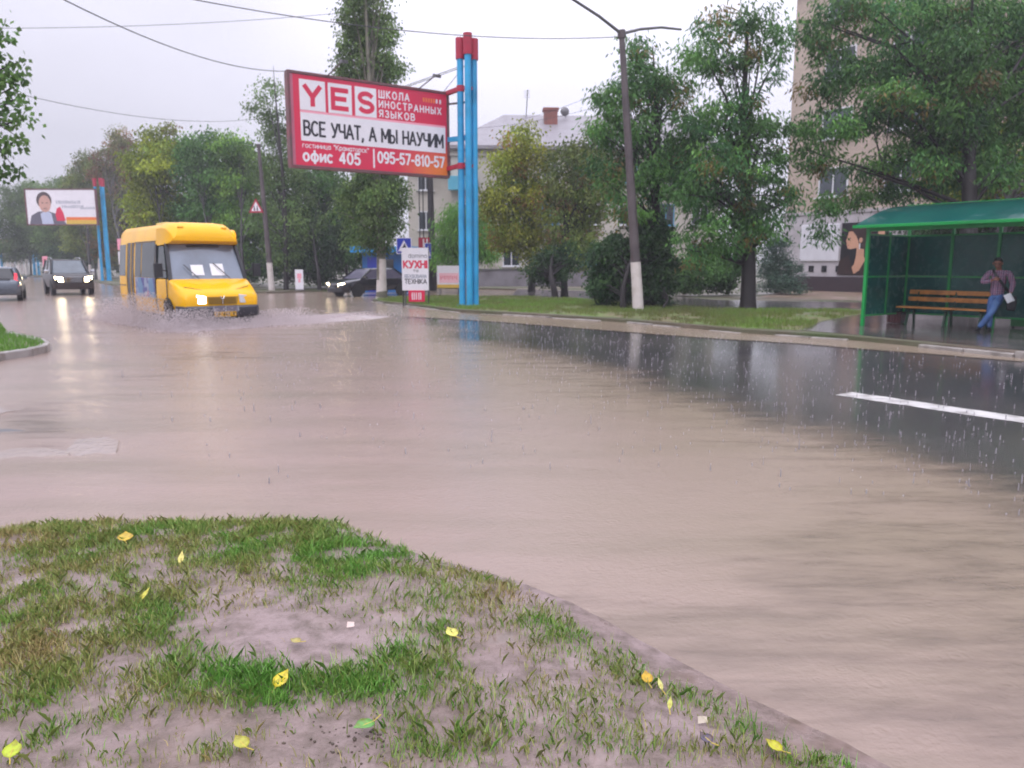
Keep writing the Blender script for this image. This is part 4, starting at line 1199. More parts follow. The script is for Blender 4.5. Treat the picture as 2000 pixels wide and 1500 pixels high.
# front details
fy = lambda y, z, o: (.005 + o - .10 * (abs(y) / .9) ** 3 - .06 * max(0, z - .72), y, z)
q = MB(); q.prism([(-.36, .60), (.36, .60), (.42, .79), (-.42, .79)], 0, .02, 0, fy)
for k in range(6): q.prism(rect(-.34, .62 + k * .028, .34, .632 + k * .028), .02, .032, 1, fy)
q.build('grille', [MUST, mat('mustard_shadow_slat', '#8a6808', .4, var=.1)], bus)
q = MB(); q.tube([fy(-.05, .80, .02), fy(0, .70, .045), fy(.05, .80, .02)], .012, 6); q.tube([fy(0, .60, .03), fy(0, .72, .045)], .014, 6); q.build('badge', M['chrome'], bus)
for sg, mlamp in ((-1, M['lamp_lit_small']), (1, M['lens_clear'])):
    q = MB(); hx = lambda y, z, o: (-.005 + o - .30 * max(0, abs(y) - .45) ** 1.5 - .10 * max(0, z - .72), y, z)
    a0, a1 = (-.60, -.40) if sg < 0 else (.44, .70)
    ring = [(a0, .62), (a1, .62), (a1 + .01, .80), (a0 - .02, .84)]
    q.prism(ring, -.03, .028, 0, hx); ho = q.build('headlight', mlamp, bus, bevel=.01)
    q = MB(); a0, a1 = (-.84, -.62) if sg < 0 else (.72, .84)
    q.prism([(a0, .64), (a1, .62), (a1, .85), (a0, .78)], -.05, .022, 0, hx); q.build('indicator', M['lens_orange'] if sg < 0 else M['lens_clear'], bus)
    # mirrors on arms
    q = MB(); q.tube([(-1.0, sg * .96, 1.40), (-.85, sg * 1.20, 1.48)], .018, 6); q.box((-.82, sg * 1.24, 1.44), (.09, .20, .34)); q.build('mirror', M['black_plastic'], bus, bevel=.02)
q = MB()
bw = [(-1.0, -.35), (-.97, -.12), (-.85, .04), (-.5, .10), (0, .12), (.5, .10), (.85, .04), (.97, -.12), (1.0, -.35)]
def strip(pts, z0, z1, dx=0.0):
    rr = []
    for y_, x_ in pts: rr.append([(x_ + dx, y_, z0 + .04), (x_ + dx + .03, y_, z0 + .09), (x_ + dx + .03, y_, z1 - .05), (x_ + dx - .02, y_, z1), (x_ + dx - .10, y_, z1), (x_ + dx - .10, y_, z0 + .03)])
    return rr
q.loft(strip(bw, .25, .565, -.02)); q.build('bumper', mat('dark_grey_bumper', '#34343c', .4, var=.2), bus, smooth=40)
q = MB(); q.prism(rect(-.30, .42, .34, .56), 0, .012, 0, lambda y, z, o: (.135 + o, y, z))
for x_ in (-.29, .01, .32): q.prism(rect(x_, .43, x_ + .035, .555), .012, .018, 1, lambda y, z, o: (.135 + o, y, z))
q.build('plate_holder', [mat('plate_backing', '#77737f', .3, metal=.3), M['chrome']], bus)
q = MB(); q.prism(rect(-.26, .30, .28, .42), 0, .014, 0, lambda y, z, o: (.140 + o, y, z))
for k in range(8):
    if k in (2, 6): continue
    q.prism(rect(-.22 + k * .06, .325, -.185 + k * .06, .40), .014, .017, 1, lambda y, z, o: (.140 + o, y, z))
q.build('number_plate', [mat('yellow_plate', '#c9970c', .35), mat('plate_marks', '#4a3a08', .4)], bus)
# bonnet lip, cowl vent and wheel arches
for sg in (-1, 1):
    q = MB(); q.tube([(-.36, sg * .80, 1.03), (-.20, sg * .45, .96), (-.10, sg * .15, .875)], .008, 5); q.build('bonnet_seam', M['black_plastic'], bus)
q = MB(); q.tube([(-.93, -.90, 1.235), (-.84, 0, 1.262), (-.93, .90, 1.235)], .016, 5); q.build('cowl', M['black_plastic'], bus)
def wheel(root, x, y, r, w, rim=M['rim'], name='wheel'):
    q = MB(); q.lathe([(r * .55, -w / 2), (r * .93, -w / 2), (r, -w * .36), (r, w * .36), (r * .93, w / 2), (r * .55, w / 2)], 20, 0, 'y', (x, y, r))
    wo = q.build(name, M['tyre'], root, smooth=35)
    q = MB(); q.lathe([(0.01, -w * .40), (r * .58, -w * .46), (r * .62, 0), (r * .58, w * .46), (0.01, w * .40)], 20, 0, 'y', (x, y, r))
    for k in range(5):
        a_ = k * 2 * math.pi / 5
        for s_ in (-1, 1):
            q.box((x + r * .33 * math.cos(a_), y + s_ * w * .45, r + r * .33 * math.sin(a_)), (r * .4, .02, r * .13), 0, Matrix.Rotation(-a_, 3, 'Y'))
    q.build('rim', rim, wo, smooth=35)
    return wo
for x_ in (-.98, -4.55):
    for sg in (-1, 1):
        q = MB(); arch = [(x_ + .45 * math.cos(a_), .32 + .44 * math.sin(a_)) for a_ in np.linspace(0, math.pi, 14)]
        side_prism(q, arch, sg, .004); q.build('wheel_arch', M['tyre'], bus)
        wheel(bus, x_, sg * .90, .34, .22)
q = MB(); q.box((-2.9, 0, .27), (5.4, 1.7, .12)); q.build('chassis', M['tyre'], bus)
# driver's cab interior seen through the glass stays dark: dashboard line
q = MB(); q.tube([(-1.2, -.4, 2.05), (-1.2, .4, 2.05)], .03, 6); q.build('sun_visor', M['black_plastic'], bus)

# ---- bow wave and spray thrown up by the minibus
SPRAY = mat('spray_water', (0.80, 0.74, 0.75), 0.5, var=0.0, trans=0.5, spec=.2)
FOAM = mat('muddy_foam', (0.50, 0.44, 0.44), 0.3, var=0.15, vscale=1.5, bump=.5, bscale=9, dirt=(0.32, 0.245, 0.225), dscale=2.2, damt=1.0)
bm_ = Matrix.Translation((BX, BY, 0)) @ Matrix.Rotation(bus.rotation_euler[2], 4, 'Z')
def to_world(P):
    R3 = np.array(bm_)[:3, :3]; T3 = np.array(bm_)[:3, 3]
    return P @ R3.T + T3
def droplets(name, P, r, label=None):
    """small tapered water drops"""
    n_ = len(P)
    dirs = np.array([[1, 0, 0], [0, 1, 0], [-1, 0, 0], [0, -1, 0], [0, 0, 1.7], [0, 0, -1.0]])
    V = (P[:, None, :] + dirs[None] * r[:, None, None] * RNG.uniform(.6, 1.3, (n_, 6, 1))).reshape(-1, 3)
    f_ = np.array([[0, 1, 4], [1, 2, 4], [2, 3, 4], [3, 0, 4], [1, 0, 5], [2, 1, 5], [3, 2, 5], [0, 3, 5]])
    Fa = (np.arange(n_)[:, None, None] * 6 + f_[None]).reshape(-1, 3)
    return tag(npmesh(name, V, Fa, SPRAY, smooth=True), kind='stuff')
# low smooth swells: right of the bonnet and along the kerb side
def swell(name, cx, cy, rx, ry, h, yaw, seedf):
    nr, nt = 14, 40
    V = []
    for i in range(nr + 1):
        q_ = i / nr
        for k in range(nt):
            a_ = 2 * math.pi * k / nt
            x_ = rx * q_ * math.cos(a_); y_ = ry * q_ * math.sin(a_)
            f_ = .5 + .5 * math.cos(math.pi * min(1, q_))
            z_ = h * f_ * (0.75 + .5 * mnoise.noise(Vector((x_ * 1.1 + seedf, y_ * 1.1, 0)))) + .05 * f_ * mnoise.noise(Vector((x_ * 5 + seedf, y_ * 5, 2))) - .02 * q_ ** 6
            V.append((cx + x_ * math.cos(yaw) - y_ * math.sin(yaw), cy + x_ * math.sin(yaw) + y_ * math.cos(yaw), .012 + z_))
    V = to_world(np.array(V))
    Fa = [(i * nt + k, i * nt + (k + 1) % nt, (i + 1) * nt + (k + 1) % nt, (i + 1) * nt + k) for i in range(nr) for k in range(nt)]
    return tag(npmesh(name, V, np.array(Fa), FOAM, smooth=True), kind='stuff')
swell('bow_wave', -.9, 2.3, 1.0, 1.7, .15, .35, 1.0)
swell('bow_wave', -.8, 3.9, .8, 1.9, .09, .25, 5.0)

PP = []; rr_ = []
def cloud(n_, cx, cy, sx, sy, h, yaw=0.0, pw=2.0):
    a_ = RNG.normal(0, 1, n_) * sx; c_2 = RNG.normal(0, 1, n_) * sy
    x_ = cx + a_ * math.cos(yaw) - c_2 * math.sin(yaw); y_ = cy + a_ * math.sin(yaw) + c_2 * math.cos(yaw)
    z_ = .02 + h * np.exp(-(a_ / sx) ** 2 * .35) * RNG.uniform(0, 1, n_) ** pw
    PP.append(np.stack([x_, y_, z_], -1)); rr_.append(RNG.uniform(.004, .0115, n_))
cloud(15000, -1.9, -1.40, 1.3, .22, .85, .10)          # kerb-side wheels
cloud(9000, -4.4, -1.45, .9, .28, .65, .08)
cloud(14000, .15, -.75, .28, .42, .50, 0)               # off the front wheel, under the bumper
cloud(5000, .25, .30, .22, .40, .26, 0)
cloud(13000, -.6, 1.7, .55, .55, .38, .3)              # far side wash
cloud(15000, -.9, 3.0, .40, 1.0, .14, .3)
PP = to_world(np.concatenate(PP)); rr_ = np.concatenate(rr_)
droplets('water_spray', PP, rr_)

# ---- rain hitting the water: small jets and crowns over the whole flood
nS = 15000
sx_ = RNG.uniform(-14, 16, nS); sy_ = RNG.uniform(2.5, 26, nS)
d_ = sx_ * RN[0] + sy_ * RN[1]; s_ = sx_ * RA[0] + sy_ * RA[1]
Bb = 5.55 + .27 * (s_ - 2.2)
pr = .24 + .80 * np.exp(-((d_ - Bb - .6) / 1.6) ** 2) + .3 * ((d_ > Bb) & (d_ < 13.5))
k = (np.hypot(sx_, sy_) > 5.6) & (RNG.uniform(0, 1, nS) < pr) & (d_ > 1.5) & (d_ < 14.6 - .2 * (s_ - 5.5))
sx_, sy_ = sx_[k], sy_[k]
k = (edge_dist(sx_, sy_) < -.1) & ~in_poly(sx_, sy_, far_poly)
sx_, sy_ = sx_[k], sy_[k]
n_ = len(sx_); hgt = RNG.gamma(2.0, .014, n_) + .008; rad = RNG.uniform(.003, .0065, n_)
dirs = np.array([[1, 0], [-.5, .87], [-.5, -.87]])
lo = np.concatenate([np.stack([sx_, sy_], -1)[:, None, :] + dirs[None] * rad[:, None, None], np.full((n_, 3, 1), .008)], -1)
mid = np.concatenate([np.stack([sx_, sy_], -1)[:, None, :] + dirs[None] * rad[:, None, None] * .75, (hgt * .7)[:, None, None] * np.ones((1, 3, 1)) + .012], -1)
tip = np.stack([sx_ + RNG.normal(0, .003, n_), sy_ + RNG.normal(0, .003, n_), hgt + .012], -1)[:, None, :]
V = np.concatenate([lo, mid, tip], 1).reshape(-1, 3)
f3_ = np.array([[0, 1, 4], [0, 4, 3], [1, 2, 5], [1, 5, 4], [2, 0, 3], [2, 3, 5], [3, 4, 6], [4, 5, 6], [5, 3, 6]])
Fa = (np.arange(n_)[:, None, None] * 7 + f3_[None]).reshape(-1, 3)
m_spl = mat('splash_water', (0.50, 0.47, 0.51), 0.15, var=0.0, trans=0.4)
tag(npmesh('rain_splash', V, Fa, m_spl), kind='stuff')

# ================================================================ cars
def rsec(x, z0, z1, w, tuck=.06, n=3):
    pts = [(-w + tuck, z0), (-w, z0 + (z1 - z0) * .30), (-w, z0 + (z1 - z0) * .62), (-w + .04, z1 - .05), (-w + .14, z1), (-w * .4, z1 + .015)]
    full = pts + [(-y, z) for y, z in reversed(pts)]
    return [(x, y, z) for y, z in full]
def car(name, label, cat, loc, rot, paint, stations, cab, wheels, wr, glass=M['glass_dark'], rim=M['rim']):
    t = thing(name, label, cat, loc, rot)
    q = MB(); q.loft([rsec(*s_) for s_ in stations]); q.build('body', paint, t, smooth=40)
    (a0, a1, z0, w0), (b0, b1, z1, w1) = cab
    def ring(x0, x1, w, z): 
        c = .12
        return [(x0, -w + c, z), (x0 + c, -w, z), (x1 - c, -w, z), (x1, -w + c, z), (x1, w - c, z), (x1 - c, w, z), (x0 + c, w, z), (x0, w - c, z)]
    q = MB(); q.loft([ring(a0, a1, w0, z0 - .03), ring(b0, b1, w1, z1 - .05)]); q.build('window', glass, t, smooth=25)
    q = MB(); q.loft([ring(b0, b1, w1 + .01, z1 - .055), ring(b0 + .04, b1 - .04, w1 - .02, z1 - .01), ring(b0 + .25, b1 - .25, w1 - .2, z1 + .02)]); q.build('roof', paint, t, smooth=50)
    for sg in (-1, 1):
        for (xa, xb) in ((a0 + .03, b0 + .03), (a1 - .03, b1 - .03), ((a0 + a1) / 2, (b0 + b1) / 2)):
            q = MB(); q.beam((xa, sg * (w0 - .02), z0 - .02), (xb, sg * (w1 - .005), z1 - .03), .08, .07); q.build('window_pillar', paint, t)
    for x_ in wheels:
        for sg in (-1, 1):
            wy = stations[len(stations) // 2][3] - .10
            q = MB(); arch = [(x_ + (wr + .07) * math.cos(a_), wr + (wr + .07) * math.sin(a_)) for a_ in np.linspace(-.3, math.pi + .3, 14)]
            q.prism(arch, 0, .02, 0, lambda x, z, o, sg=sg, wy=wy: (x, sg * (wy + .09 + o), z)); q.build('wheel_arch', M['tyre'], t)
            wheel(t, x_, sg * (wy + .01), wr, .21, rim)
    return t
ROT = math.atan2(-RA[1], -RA[0])
# black off-road car, headlights on
BLK = mat('black_car_paint', '#131216', .3, var=.2, spec=.3, coat=.1, dirt='#3a2f2c', damt=.6, dscale=2)
p = A(147, 577, 39.2)
suv = car('off_road_car', 'black off-road car with both headlights lit behind the minibus', 'car', (p.x, p.y, -.02), ROT + .03, BLK,
    [(-4.6, .55, 1.05, .86), (-4.5, .45, 1.12, .92), (-3.4, .42, 1.14, .945), (-1.3, .42, 1.14, .945), (-.6, .44, 1.10, .93), (-.15, .46, 1.02, .90), (0, .50, .92, .82)],
    ((-4.5, -1.15, 1.13, .88), (-4.3, -1.95, 1.83, .73)), (-.85, -3.6), .37, glass=mat('suv_glass', '#48535c', .08, var=.25, spec=.8))
fx = lambda y, z, o: (.01 + o - .12 * abs(y) ** 2, y, z)
q = MB()
q.prism(rect(-.42, .66, .42, .96), 0, .03, 1, fx)
for k in range(9): q.prism(rect(-.38 + k * .085, .69, -.345 + k * .085, .94), .03, .05, 0, fx)
q.prism(rect(-.44, .94, .44, .985), 0, .05, 0, fx); q.build('grille', [M['chrome'], M['black_plastic']], suv)
for sg in (-1, 1):
    q = MB(); q.prism([(sg * .47, .72), (sg * .80, .74), (sg * .84, .98), (sg * .50, .94)], 0, .05, 0, fx); q.build('headlight', M['lamp_lit'], suv)
    q = MB(); q.box((-1.25, sg * 1.05, 1.22), (.12, .22, .17)); q.build('mirror', M['chrome'], suv, bevel=.03)
    q = MB(); q.prism(ellipse(sg * .62, .52, .08, .06, 12), 0, .05, 0, fx); q.build('fog_lamp', M['lens_clear'], suv)
q = MB(); q.loft([[(x_ - .02, y_, .34), (x_ + .06, y_, .40), (x_ + .05, y_, .64), (x_ - .06, y_, .66)] for y_, x_ in ((-.93, -.28), (-.8, -.05), (-.4, .06), (0, .09), (.4, .06), (.8, -.05), (.93, -.28))]); q.build('bumper', mat('brown_black_bumper', '#2b1d1a', .4, var=.2), suv, smooth=40)
q = MB(); q.prism(rect(-.26, .50, .26, .62), .09, .10, 0, fx); q.build('number_plate', mat('grey_plate', '#8f8a96', .4), suv)
for sg in (-1, 1):
    q = MB(); q.tube([(-4.0, sg * .66, 1.86), (-3.8, sg * .66, 1.92), (-2.4, sg * .66, 1.92), (-2.2, sg * .66, 1.86)], .022, 6); q.build('roof_rail', M['chrome'], suv)
# small ripples of headlight glare are left to the water itself

# grey hatchback seen from behind at the left edge
GRY = mat('grey_car_paint', '#5d6672', .22, var=.1, coat=.6, dirt='#4b4d55', damt=.5)
p = A(-4, 589, 32.6)
hb = car('hatchback', 'grey hatchback seen from behind with red tail lamp at the left edge', 'car', (p.x, p.y, -.02), ROT - .10, GRY,
    [(-.02, .48, .80, .74), (.08, .36, .93, .82), (.25, .32, .97, .85), (1.2, .30, .96, .86), (3.0, .30, .94, .86), (3.7, .34, .82, .82), (3.95, .42, .66, .68)],
    ((.10, 3.0, .95, .80), (.42, 2.15, 1.47, .62)), (.75, 3.2), .30)
hb.rotation_euler[2] = ROT - .10 + math.pi
fx = lambda y, z, o: (.02 - o + .10 * abs(y) ** 2 + max(0, z - .85) * .45, y, z)
for sg in (-1, 1):
    q = MB(); q.prism([(sg * .62, .66), (sg * .80, .66), (sg * .76, 1.22), (sg * .66, 1.22)], -.02, .05, 0, fx); q.build('tail_lamp', M['lens_red'], hb)
    q = MB(); q.box((2.2, sg * .93, 1.0), (.14, .18, .12)); q.build('mirror', GRY, hb, bevel=.02)
q = MB(); q.loft([[(x_ + .02, y_, .30), (x_ - .06, y_, .36), (x_ - .05, y_, .56), (x_ + .05, y_, .60)] for y_, x_ in ((-.83, .30), (-.7, .06), (-.3, -.01), (.3, -.01), (.7, .06), (.83, .30))]); q.build('bumper', mat('grey_bumper', '#474c55', .4), hb, smooth=40)
q = MB(); q.prism(rect(-.26, .62, .26, .74), 0, .03, 0, fx); q.build('number_plate', M['white_paper'], hb)
q = MB(); q.prism(rect(-.5, .93, .5, 1.02), 0, .035, 0, fx); q.build('tailgate_trim', M['black_plastic'], hb)

# black saloon turning out of the side street
p = A(652, 579, 37.5)
NAV = mat('dark_saloon_paint', '#1a1a24', .2, var=.15, coat=.6)
sd = car('saloon_car', 'black saloon with headlights on by the pale poplar trunk and blue kiosk', 'car', (p.x, p.y, -.03), math.radians(227), NAV,
    [(-4.45, .50, .84, .70), (-4.3, .36, .92, .80), (-3.6, .32, .95, .84), (-1.4, .32, .93, .85), (-.5, .33, .82, .83), (-.1, .36, .70, .76), (0, .42, .60, .66)],
    ((-4.0, -1.05, .92, .78), (-3.25, -1.75, 1.40, .62)), (-.85, -3.55), .31, glass=mat('saloon_glass', '#585566', .1, var=.2))
fx = lambda y, z, o: (.0 + o - .28 * abs(y) ** 2, y, z)
for sg in (-1, 1):
    q = MB(); q.prism([(sg * .40, .54), (sg * .68, .55), (sg * .70, .70), (sg * .42, .67)], -.03, .05, 0, fx); q.build('headlight', M['lamp_lit'], sd)
    q = MB(); q.box((-4.40, sg * .62, .80), (.16, .22, .16)); q.build('tail_lamp', M['lens_red'], sd)
    q = MB(); q.box((-1.25, sg * .92, .96), (.12, .18, .12)); q.build('mirror', NAV, sd, bevel=.02)
q = MB(); q.prism(rect(-.34, .5, .34, .66), 0, .02, 0, fx); q.build('grille', M['chrome'], sd)
q = MB(); q.loft([[(x_, y_, .24), (x_ + .05, y_, .30), (x_ + .04, y_, .46), (x_ - .05, y_, .48)] for y_, x_ in ((-.8, -.40), (-.6, -.10), (0, .03), (.6, -.10), (.8, -.40))]); q.build('bumper', M['black_plastic'], sd, smooth=40)

# ================================================================ bus shelter
F = G(1684, 637, VZ)
SHR = math.atan2(-RA[1], -RA[0])
sh = thing('bus_shelter', 'green framed bus shelter with dark tinted panels and a curved wet roof', 'bus shelter', (F.x, F.y, VZ + .006), SHR)
LEN, DEP = 4.25, 1.85
def gpart(name, fn_, m=M['green_frame'], bevel=0.006, smooth=None):
    q = MB(); fn_(q); return q.build(name, m, sh, bevel=bevel, smooth=smooth)
for s_ in (0, LEN):
    gpart('post', lambda q: q.box((s_, 0, 1.16), (.075, .075, 2.36)))
for s_ in (0, 1.07, 2.12, 3.18, LEN):
    gpart('post', lambda q: q.box((s_, DEP, 1.36), (.065, .065, 2.76)))
for s_ in (0, LEN):
    gpart('post', lambda q: q.box((s_, DEP * .52, 1.26), (.05, .05, 2.0)))
gpart('front_beam', lambda q: q.box((LEN / 2, 0, 2.30), (LEN + .1, .07, .10)))
gpart('rail', lambda q: (q.box((LEN / 2, DEP - .0, 1.18), (LEN, .03, .035)), q.box((LEN / 2, DEP, 2.18), (LEN, .04, .04)), q.box((LEN / 2, DEP, .25), (LEN, .04, .04))))
for s_ in (0, LEN):
    gpart('rail', lambda q: (q.box((s_, DEP / 2, 1.18), (.028, DEP - .1, .035)), q.box((s_, DEP / 2, 2.18), (.035, DEP - .1, .04)), q.box((s_, DEP / 2, .25), (.035, DEP - .1, .04))))
m_pan, n, l, b, out = node_mat('tinted_panel')
b.inputs['Base Color'].default_value = (0.004, 0.090, 0.080, 1); b.inputs['Roughness'].default_value = 0.18
tc = n.new('ShaderNodeTexCoord').outputs['Object']
v = nnoise(n, l, tc, 1.5, 6, .6)
l.new(nmix(n, l, nrange(n, l, v, .4, .7, 0, 1), (0.003, 0.085, 0.080), (0.010, 0.140, 0.120)), b.inputs['Base Color'])
l.new(nrange(n, l, nnoise(n, l, tc, 6, 5), .3, .7, .12, .35), b.inputs['Roughness'])
tr = n.new('ShaderNodeBsdfTransparent'); tr.inputs['Color'].default_value = (0.03, 0.26, 0.23, 1)
ms = n.new('ShaderNodeMixShader'); ms.inputs[0].default_value = 0.80
l.new(tr.outputs[0], ms.inputs[1]); l.new(b.outputs[0], ms.inputs[2]); l.new(ms.outputs[0], out.inputs['Surface'])
bays = (0, 1.07, 2.12, 3.18, LEN)
for a_, c_ in zip(bays, bays[1:]):
    q = MB()
    q.box(((a_ + c_) / 2, DEP + .004, .715), (c_ - a_ - .07, .008, .89)); q.box(((a_ + c_) / 2, DEP + .004, 1.68), (c_ - a_ - .07, .008, .96))
    q.build('back_panel', m_pan, sh)
for s_ in (0, LEN):
    for y0, y1 in ((.04, DEP * .52 - .03), (DEP * .52 + .03, DEP - .04)):
        q = MB(); q.box((s_, (y0 + y1) / 2, .715), (.008, y1 - y0, .89)); q.box((s_, (y0 + y1) / 2, 1.68), (.008, y1 - y0, .96)); q.build('side_panel', m_pan, sh)
# curved translucent roof sheet sloping down to the road
m_roof, n, l, b, out = node_mat('wet_roof_sheet')
tc = n.new('ShaderNodeTexCoord').outputs['Object']
v = nnoise(n, l, tc, .9, 5, .6)
l.new(nmix(n, l, nrange(n, l, v, .35, .7, 0, 1), (0.004, 0.110, 0.115), (0.010, 0.17, 0.15)), b.inputs['Base Color'])
b.inputs['Roughness'].default_value = .09; b.inputs['Coat Weight'].default_value = .8; b.inputs['Coat Roughness'].default_value = .05
bp = n.new('ShaderNodeBump'); bp.inputs['Strength'].default_value = .5; bp.inputs['Distance'].default_value = .04
l.new(nnoise(n, l, tc, 2.6, 4), bp.inputs['Height']); l.new(bp.outputs[0], b.inputs['Normal'])
tl = n.new('ShaderNodeBsdfTranslucent'); tl.inputs['Color'].default_value = (0.10, 0.55, 0.45, 1)
ms = n.new('ShaderNodeMixShader'); ms.inputs[0].default_value = 0.40
l.new(b.outputs[0], ms.inputs[1]); l.new(tl.outputs[0], ms.inputs[2]); l.new(ms.outputs[0], out.inputs['Surface'])
prof = []
for i in range(13):
    q_ = i / 12
    prof.append((-.38 + 2.36 * q_, 2.37 + .62 * math.sin(q_ * math.pi * .5) - .06 * q_))
q = MB()
lo_, hi_ = [], []
nx_ = 22
V_, F_ = [], []
for k in range(nx_ + 1):
    x_ = -.16 + (LEN + .34) * k / nx_
    for (y_, z_) in prof: V_.append((x_, y_, z_ + .012 * math.sin(k * math.pi)))
    for (y_, z_) in reversed(prof): V_.append((x_, y_ + .0, z_ - .018))
m_ = len(prof) * 2
q.loft([V_[k * m_:(k + 1) * m_] for k in range(nx_ + 1)])
ro = q.build('roof', m_roof, sh, smooth=50)
gpart('roof_edge', lambda q: (q.beam((-.18, -.39, 2.355), (LEN + .2, -.39, 2.355), .03, .07), q.beam((-.18, 1.99, 2.93), (LEN + .2, 1.99, 2.93), .03, .06)))
for s_ in bays:
    def rib(q):
        q.tube([(s_, y_, z_ - .045) for y_, z_ in prof], .022, 6)
        q.beam((s_, 0, 2.33), (s_, DEP, 2.70), .04, .04)
    gpart('roof_rib', rib, bevel=0, smooth=50)

# bench inside
be = thing('bench', 'wooden slatted bench with orange planks inside the green bus shelter', 'bench', (F.x, F.y, VZ + .006), SHR)
bs0, bs1 = .22, 2.30
def bpart(name, fn_, m, parent=be, bevel=.006):
    q = MB(); fn_(q); return q.build(name, m, parent, bevel=bevel)
bpart('seat', lambda q: [q.box(((bs0 + bs1) / 2, 1.12 + k * .135, .44), (bs1 - bs0, .12, .035)) for k in range(3)], M['wood_plank'])
bpart('back_plank', lambda q: q.box(((bs0 + bs1) / 2 + .02, 1.60, .63), (bs1 - bs0, .03, .105)), M['wood_plank'])
bpart('back_plank', lambda q: q.box(((bs0 + bs1) / 2 + .02, 1.64, .80), (bs1 - bs0, .03, .105)), M['wood_plank'])
for s_ in (bs0 + .25, (bs0 + bs1) / 2 + .1, bs1 - .15):
    def leg(q):
        q.beam((s_, 1.10, .0), (s_, 1.22, .42), .05, .05, up=(1, 0, 0)); q.beam((s_, 1.50, 0), (s_, 1.44, .42), .05, .05, up=(1, 0, 0)); q.beam((s_, 1.06, .40), (s_, 1.60, .40), .05, .045)
        q.beam((s_, 1.57, .40), (s_, 1.66, .88), .045, .04, up=(1, 0, 0))
    bpart('leg', leg, mat('bench_green', '#04351f', .4, var=.1))

# brown bin in the back corner and green bin at the frame edge
def lp(x_, y_, z_=0.0):
    v_ = Matrix.Rotation(SHR, 3, 'Z') @ Vector((x_, y_, 0)); return Vector((F.x + v_.x, F.y + v_.y, VZ + .006 + z_))
bb1 = lp(-.05, 1.62)
bnr = thing('planter_box', 'low dark red slatted wooden box under the shelter wall beside the bench', 'box', bb1, SHR)
q = MB()
for k in range(5): q.box((-.15 + k * .075, 0, .15), (.062, .26, .28))
q.build('slats', M['brown_wood'], bnr, bevel=.006)
q = MB(); q.box((0, 0, .05), (.38, .22, .05)); q.box((0, 0, .25), (.38, .22, .03)); q.build('frame', M['dark_metal'], bnr)
gb = G(1995, 640, VZ)
bi = thing('litter_bin', 'green sheet metal litter bin with a white label beside the standing man', 'litter bin', (gb.x, gb.y, VZ + .006), SHR + .35)
q = MB(); q.loft([[(-.22, -.20, .03), (.22, -.20, .03), (.22, .20, .03), (-.22, .20, .03)], [(-.25, -.22, .46), (.25, -.22, .46), (.25, .22, .46), (-.25, .22, .46)]]); q.build('body', mat('bin_green', '#0a6a2c', .3, var=.12), bi, bevel=.015)
q = MB(); q.box((0, 0, .475), (.54, .48, .035)); q.build('rim', M['green_frame'], bi, bevel=.008)
q = MB(); q.prism(rect(-.17, .27, .06, .39), 0, .004, 0, lambda x, z, o: (x, -.205 - (z - .03) * .047 - .004 - o, z))
for k in range(2): q.prism(rect(-.14, .35 - k * .035, .03, .362 - k * .035), .004, .006, 1, lambda x, z, o: (x, -.205 - (z - .03) * .047 - .004 - o, z))
q.build('label', [M['white_paper'], M['pink_print']], bi)
q = MB(); q.box((-.16, 0, -.0), (.05, .3, .07)); q.box((.16, 0, -.0), (.05, .3, .07)); q.build('foot', M['dark_metal'], bi)

# ================================================================ the waiting man
def skin_mesh(name, verts, edges, radii, m, parent, level=2, root=0):
    me = bpy.data.meshes.new(name)
    me.from_pydata([Vector(v) for v in verts], edges, [])
    o = bpy.data.objects.new(name, me); COL.objects.link(o)
    md = o.modifiers.new('skin', 'SKIN'); md.use_smooth_shade = True
    for i, r in enumerate(radii):
        r = r if isinstance(r, (tuple, list)) else (r, r)
        me.skin_vertices[0].data[i].radius = r
        me.skin_vertices[0].data[i].use_root = (i == root)
    s_ = o.modifiers.new('sub', 'SUBSURF'); s_.levels = level; s_.render_levels = level
    dg = bpy.context.evaluated_depsgraph_get()
    res = bpy.data.meshes.new_from_object(o.evaluated_get(dg))
    bpy.data.objects.remove(o); bpy.data.meshes.remove(me)
    res.name = name
    res.materials.clear(); res.materials.append(m)
    for p in res.polygons: p.material_index = 0; p.use_smooth = True
    r = bpy.data.objects.new(name, res); COL.objects.link(r)
    if parent is not None: r.parent = parent
    return r
class SK:
    def __init__(s): s.v, s.e, s.r = [], [], []
    def add(s, p, r, prev=None):
        s.v.append(tuple(p)); s.r.append(r)
        i = len(s.v) - 1
        if prev is not None: s.e.append((prev, i))
        return i
    def chain(s, pts, prev=None):
        for p, r in pts: prev = s.add(p, r, prev)
        return prev
    def build(s, name, m, parent, level=2): return skin_mesh(name, s.v, s.e, s.r, m, parent, level)

SKIN = mat('skin', '#a5705c', .5, var=.06)
m_shirt, n, l, b, out = node_mat('plaid_shirt')
tc = n.new('ShaderNodeTexCoord').outputs['Object']
sp = n.new('ShaderNodeSeparateXYZ'); l.new(tc, sp.inputs[0])
def bands(sock, f_, a_, c_):
    return nrange(n, l, nmath(n, l, 'SINE', nmath(n, l, 'MULTIPLY', sock, f_), 0), a_, c_, 0, 1)
bxz = bands(sp.outputs['X'], 2 * math.pi / .085, .1, .5); bzz = bands(sp.outputs['Z'], 2 * math.pi / .085, .1, .5)
wx = bands(sp.outputs['X'], 2 * math.pi / .0425, .80, .95); wz = bands(sp.outputs['Z'], 2 * math.pi / .0425, .80, .95)
c_ = nmix(n, l, bxz, '#8a3f63', '#5b2a56'); c_ = nmix(n, l, nmath(n, l, 'MULTIPLY', bzz, .6), c_, '#3b2450')
c_ = nmix(n, l, nmath(n, l, 'MULTIPLY', nmath(n, l, 'MAXIMUM', wx, wz), .95), c_, '#d6c4da')
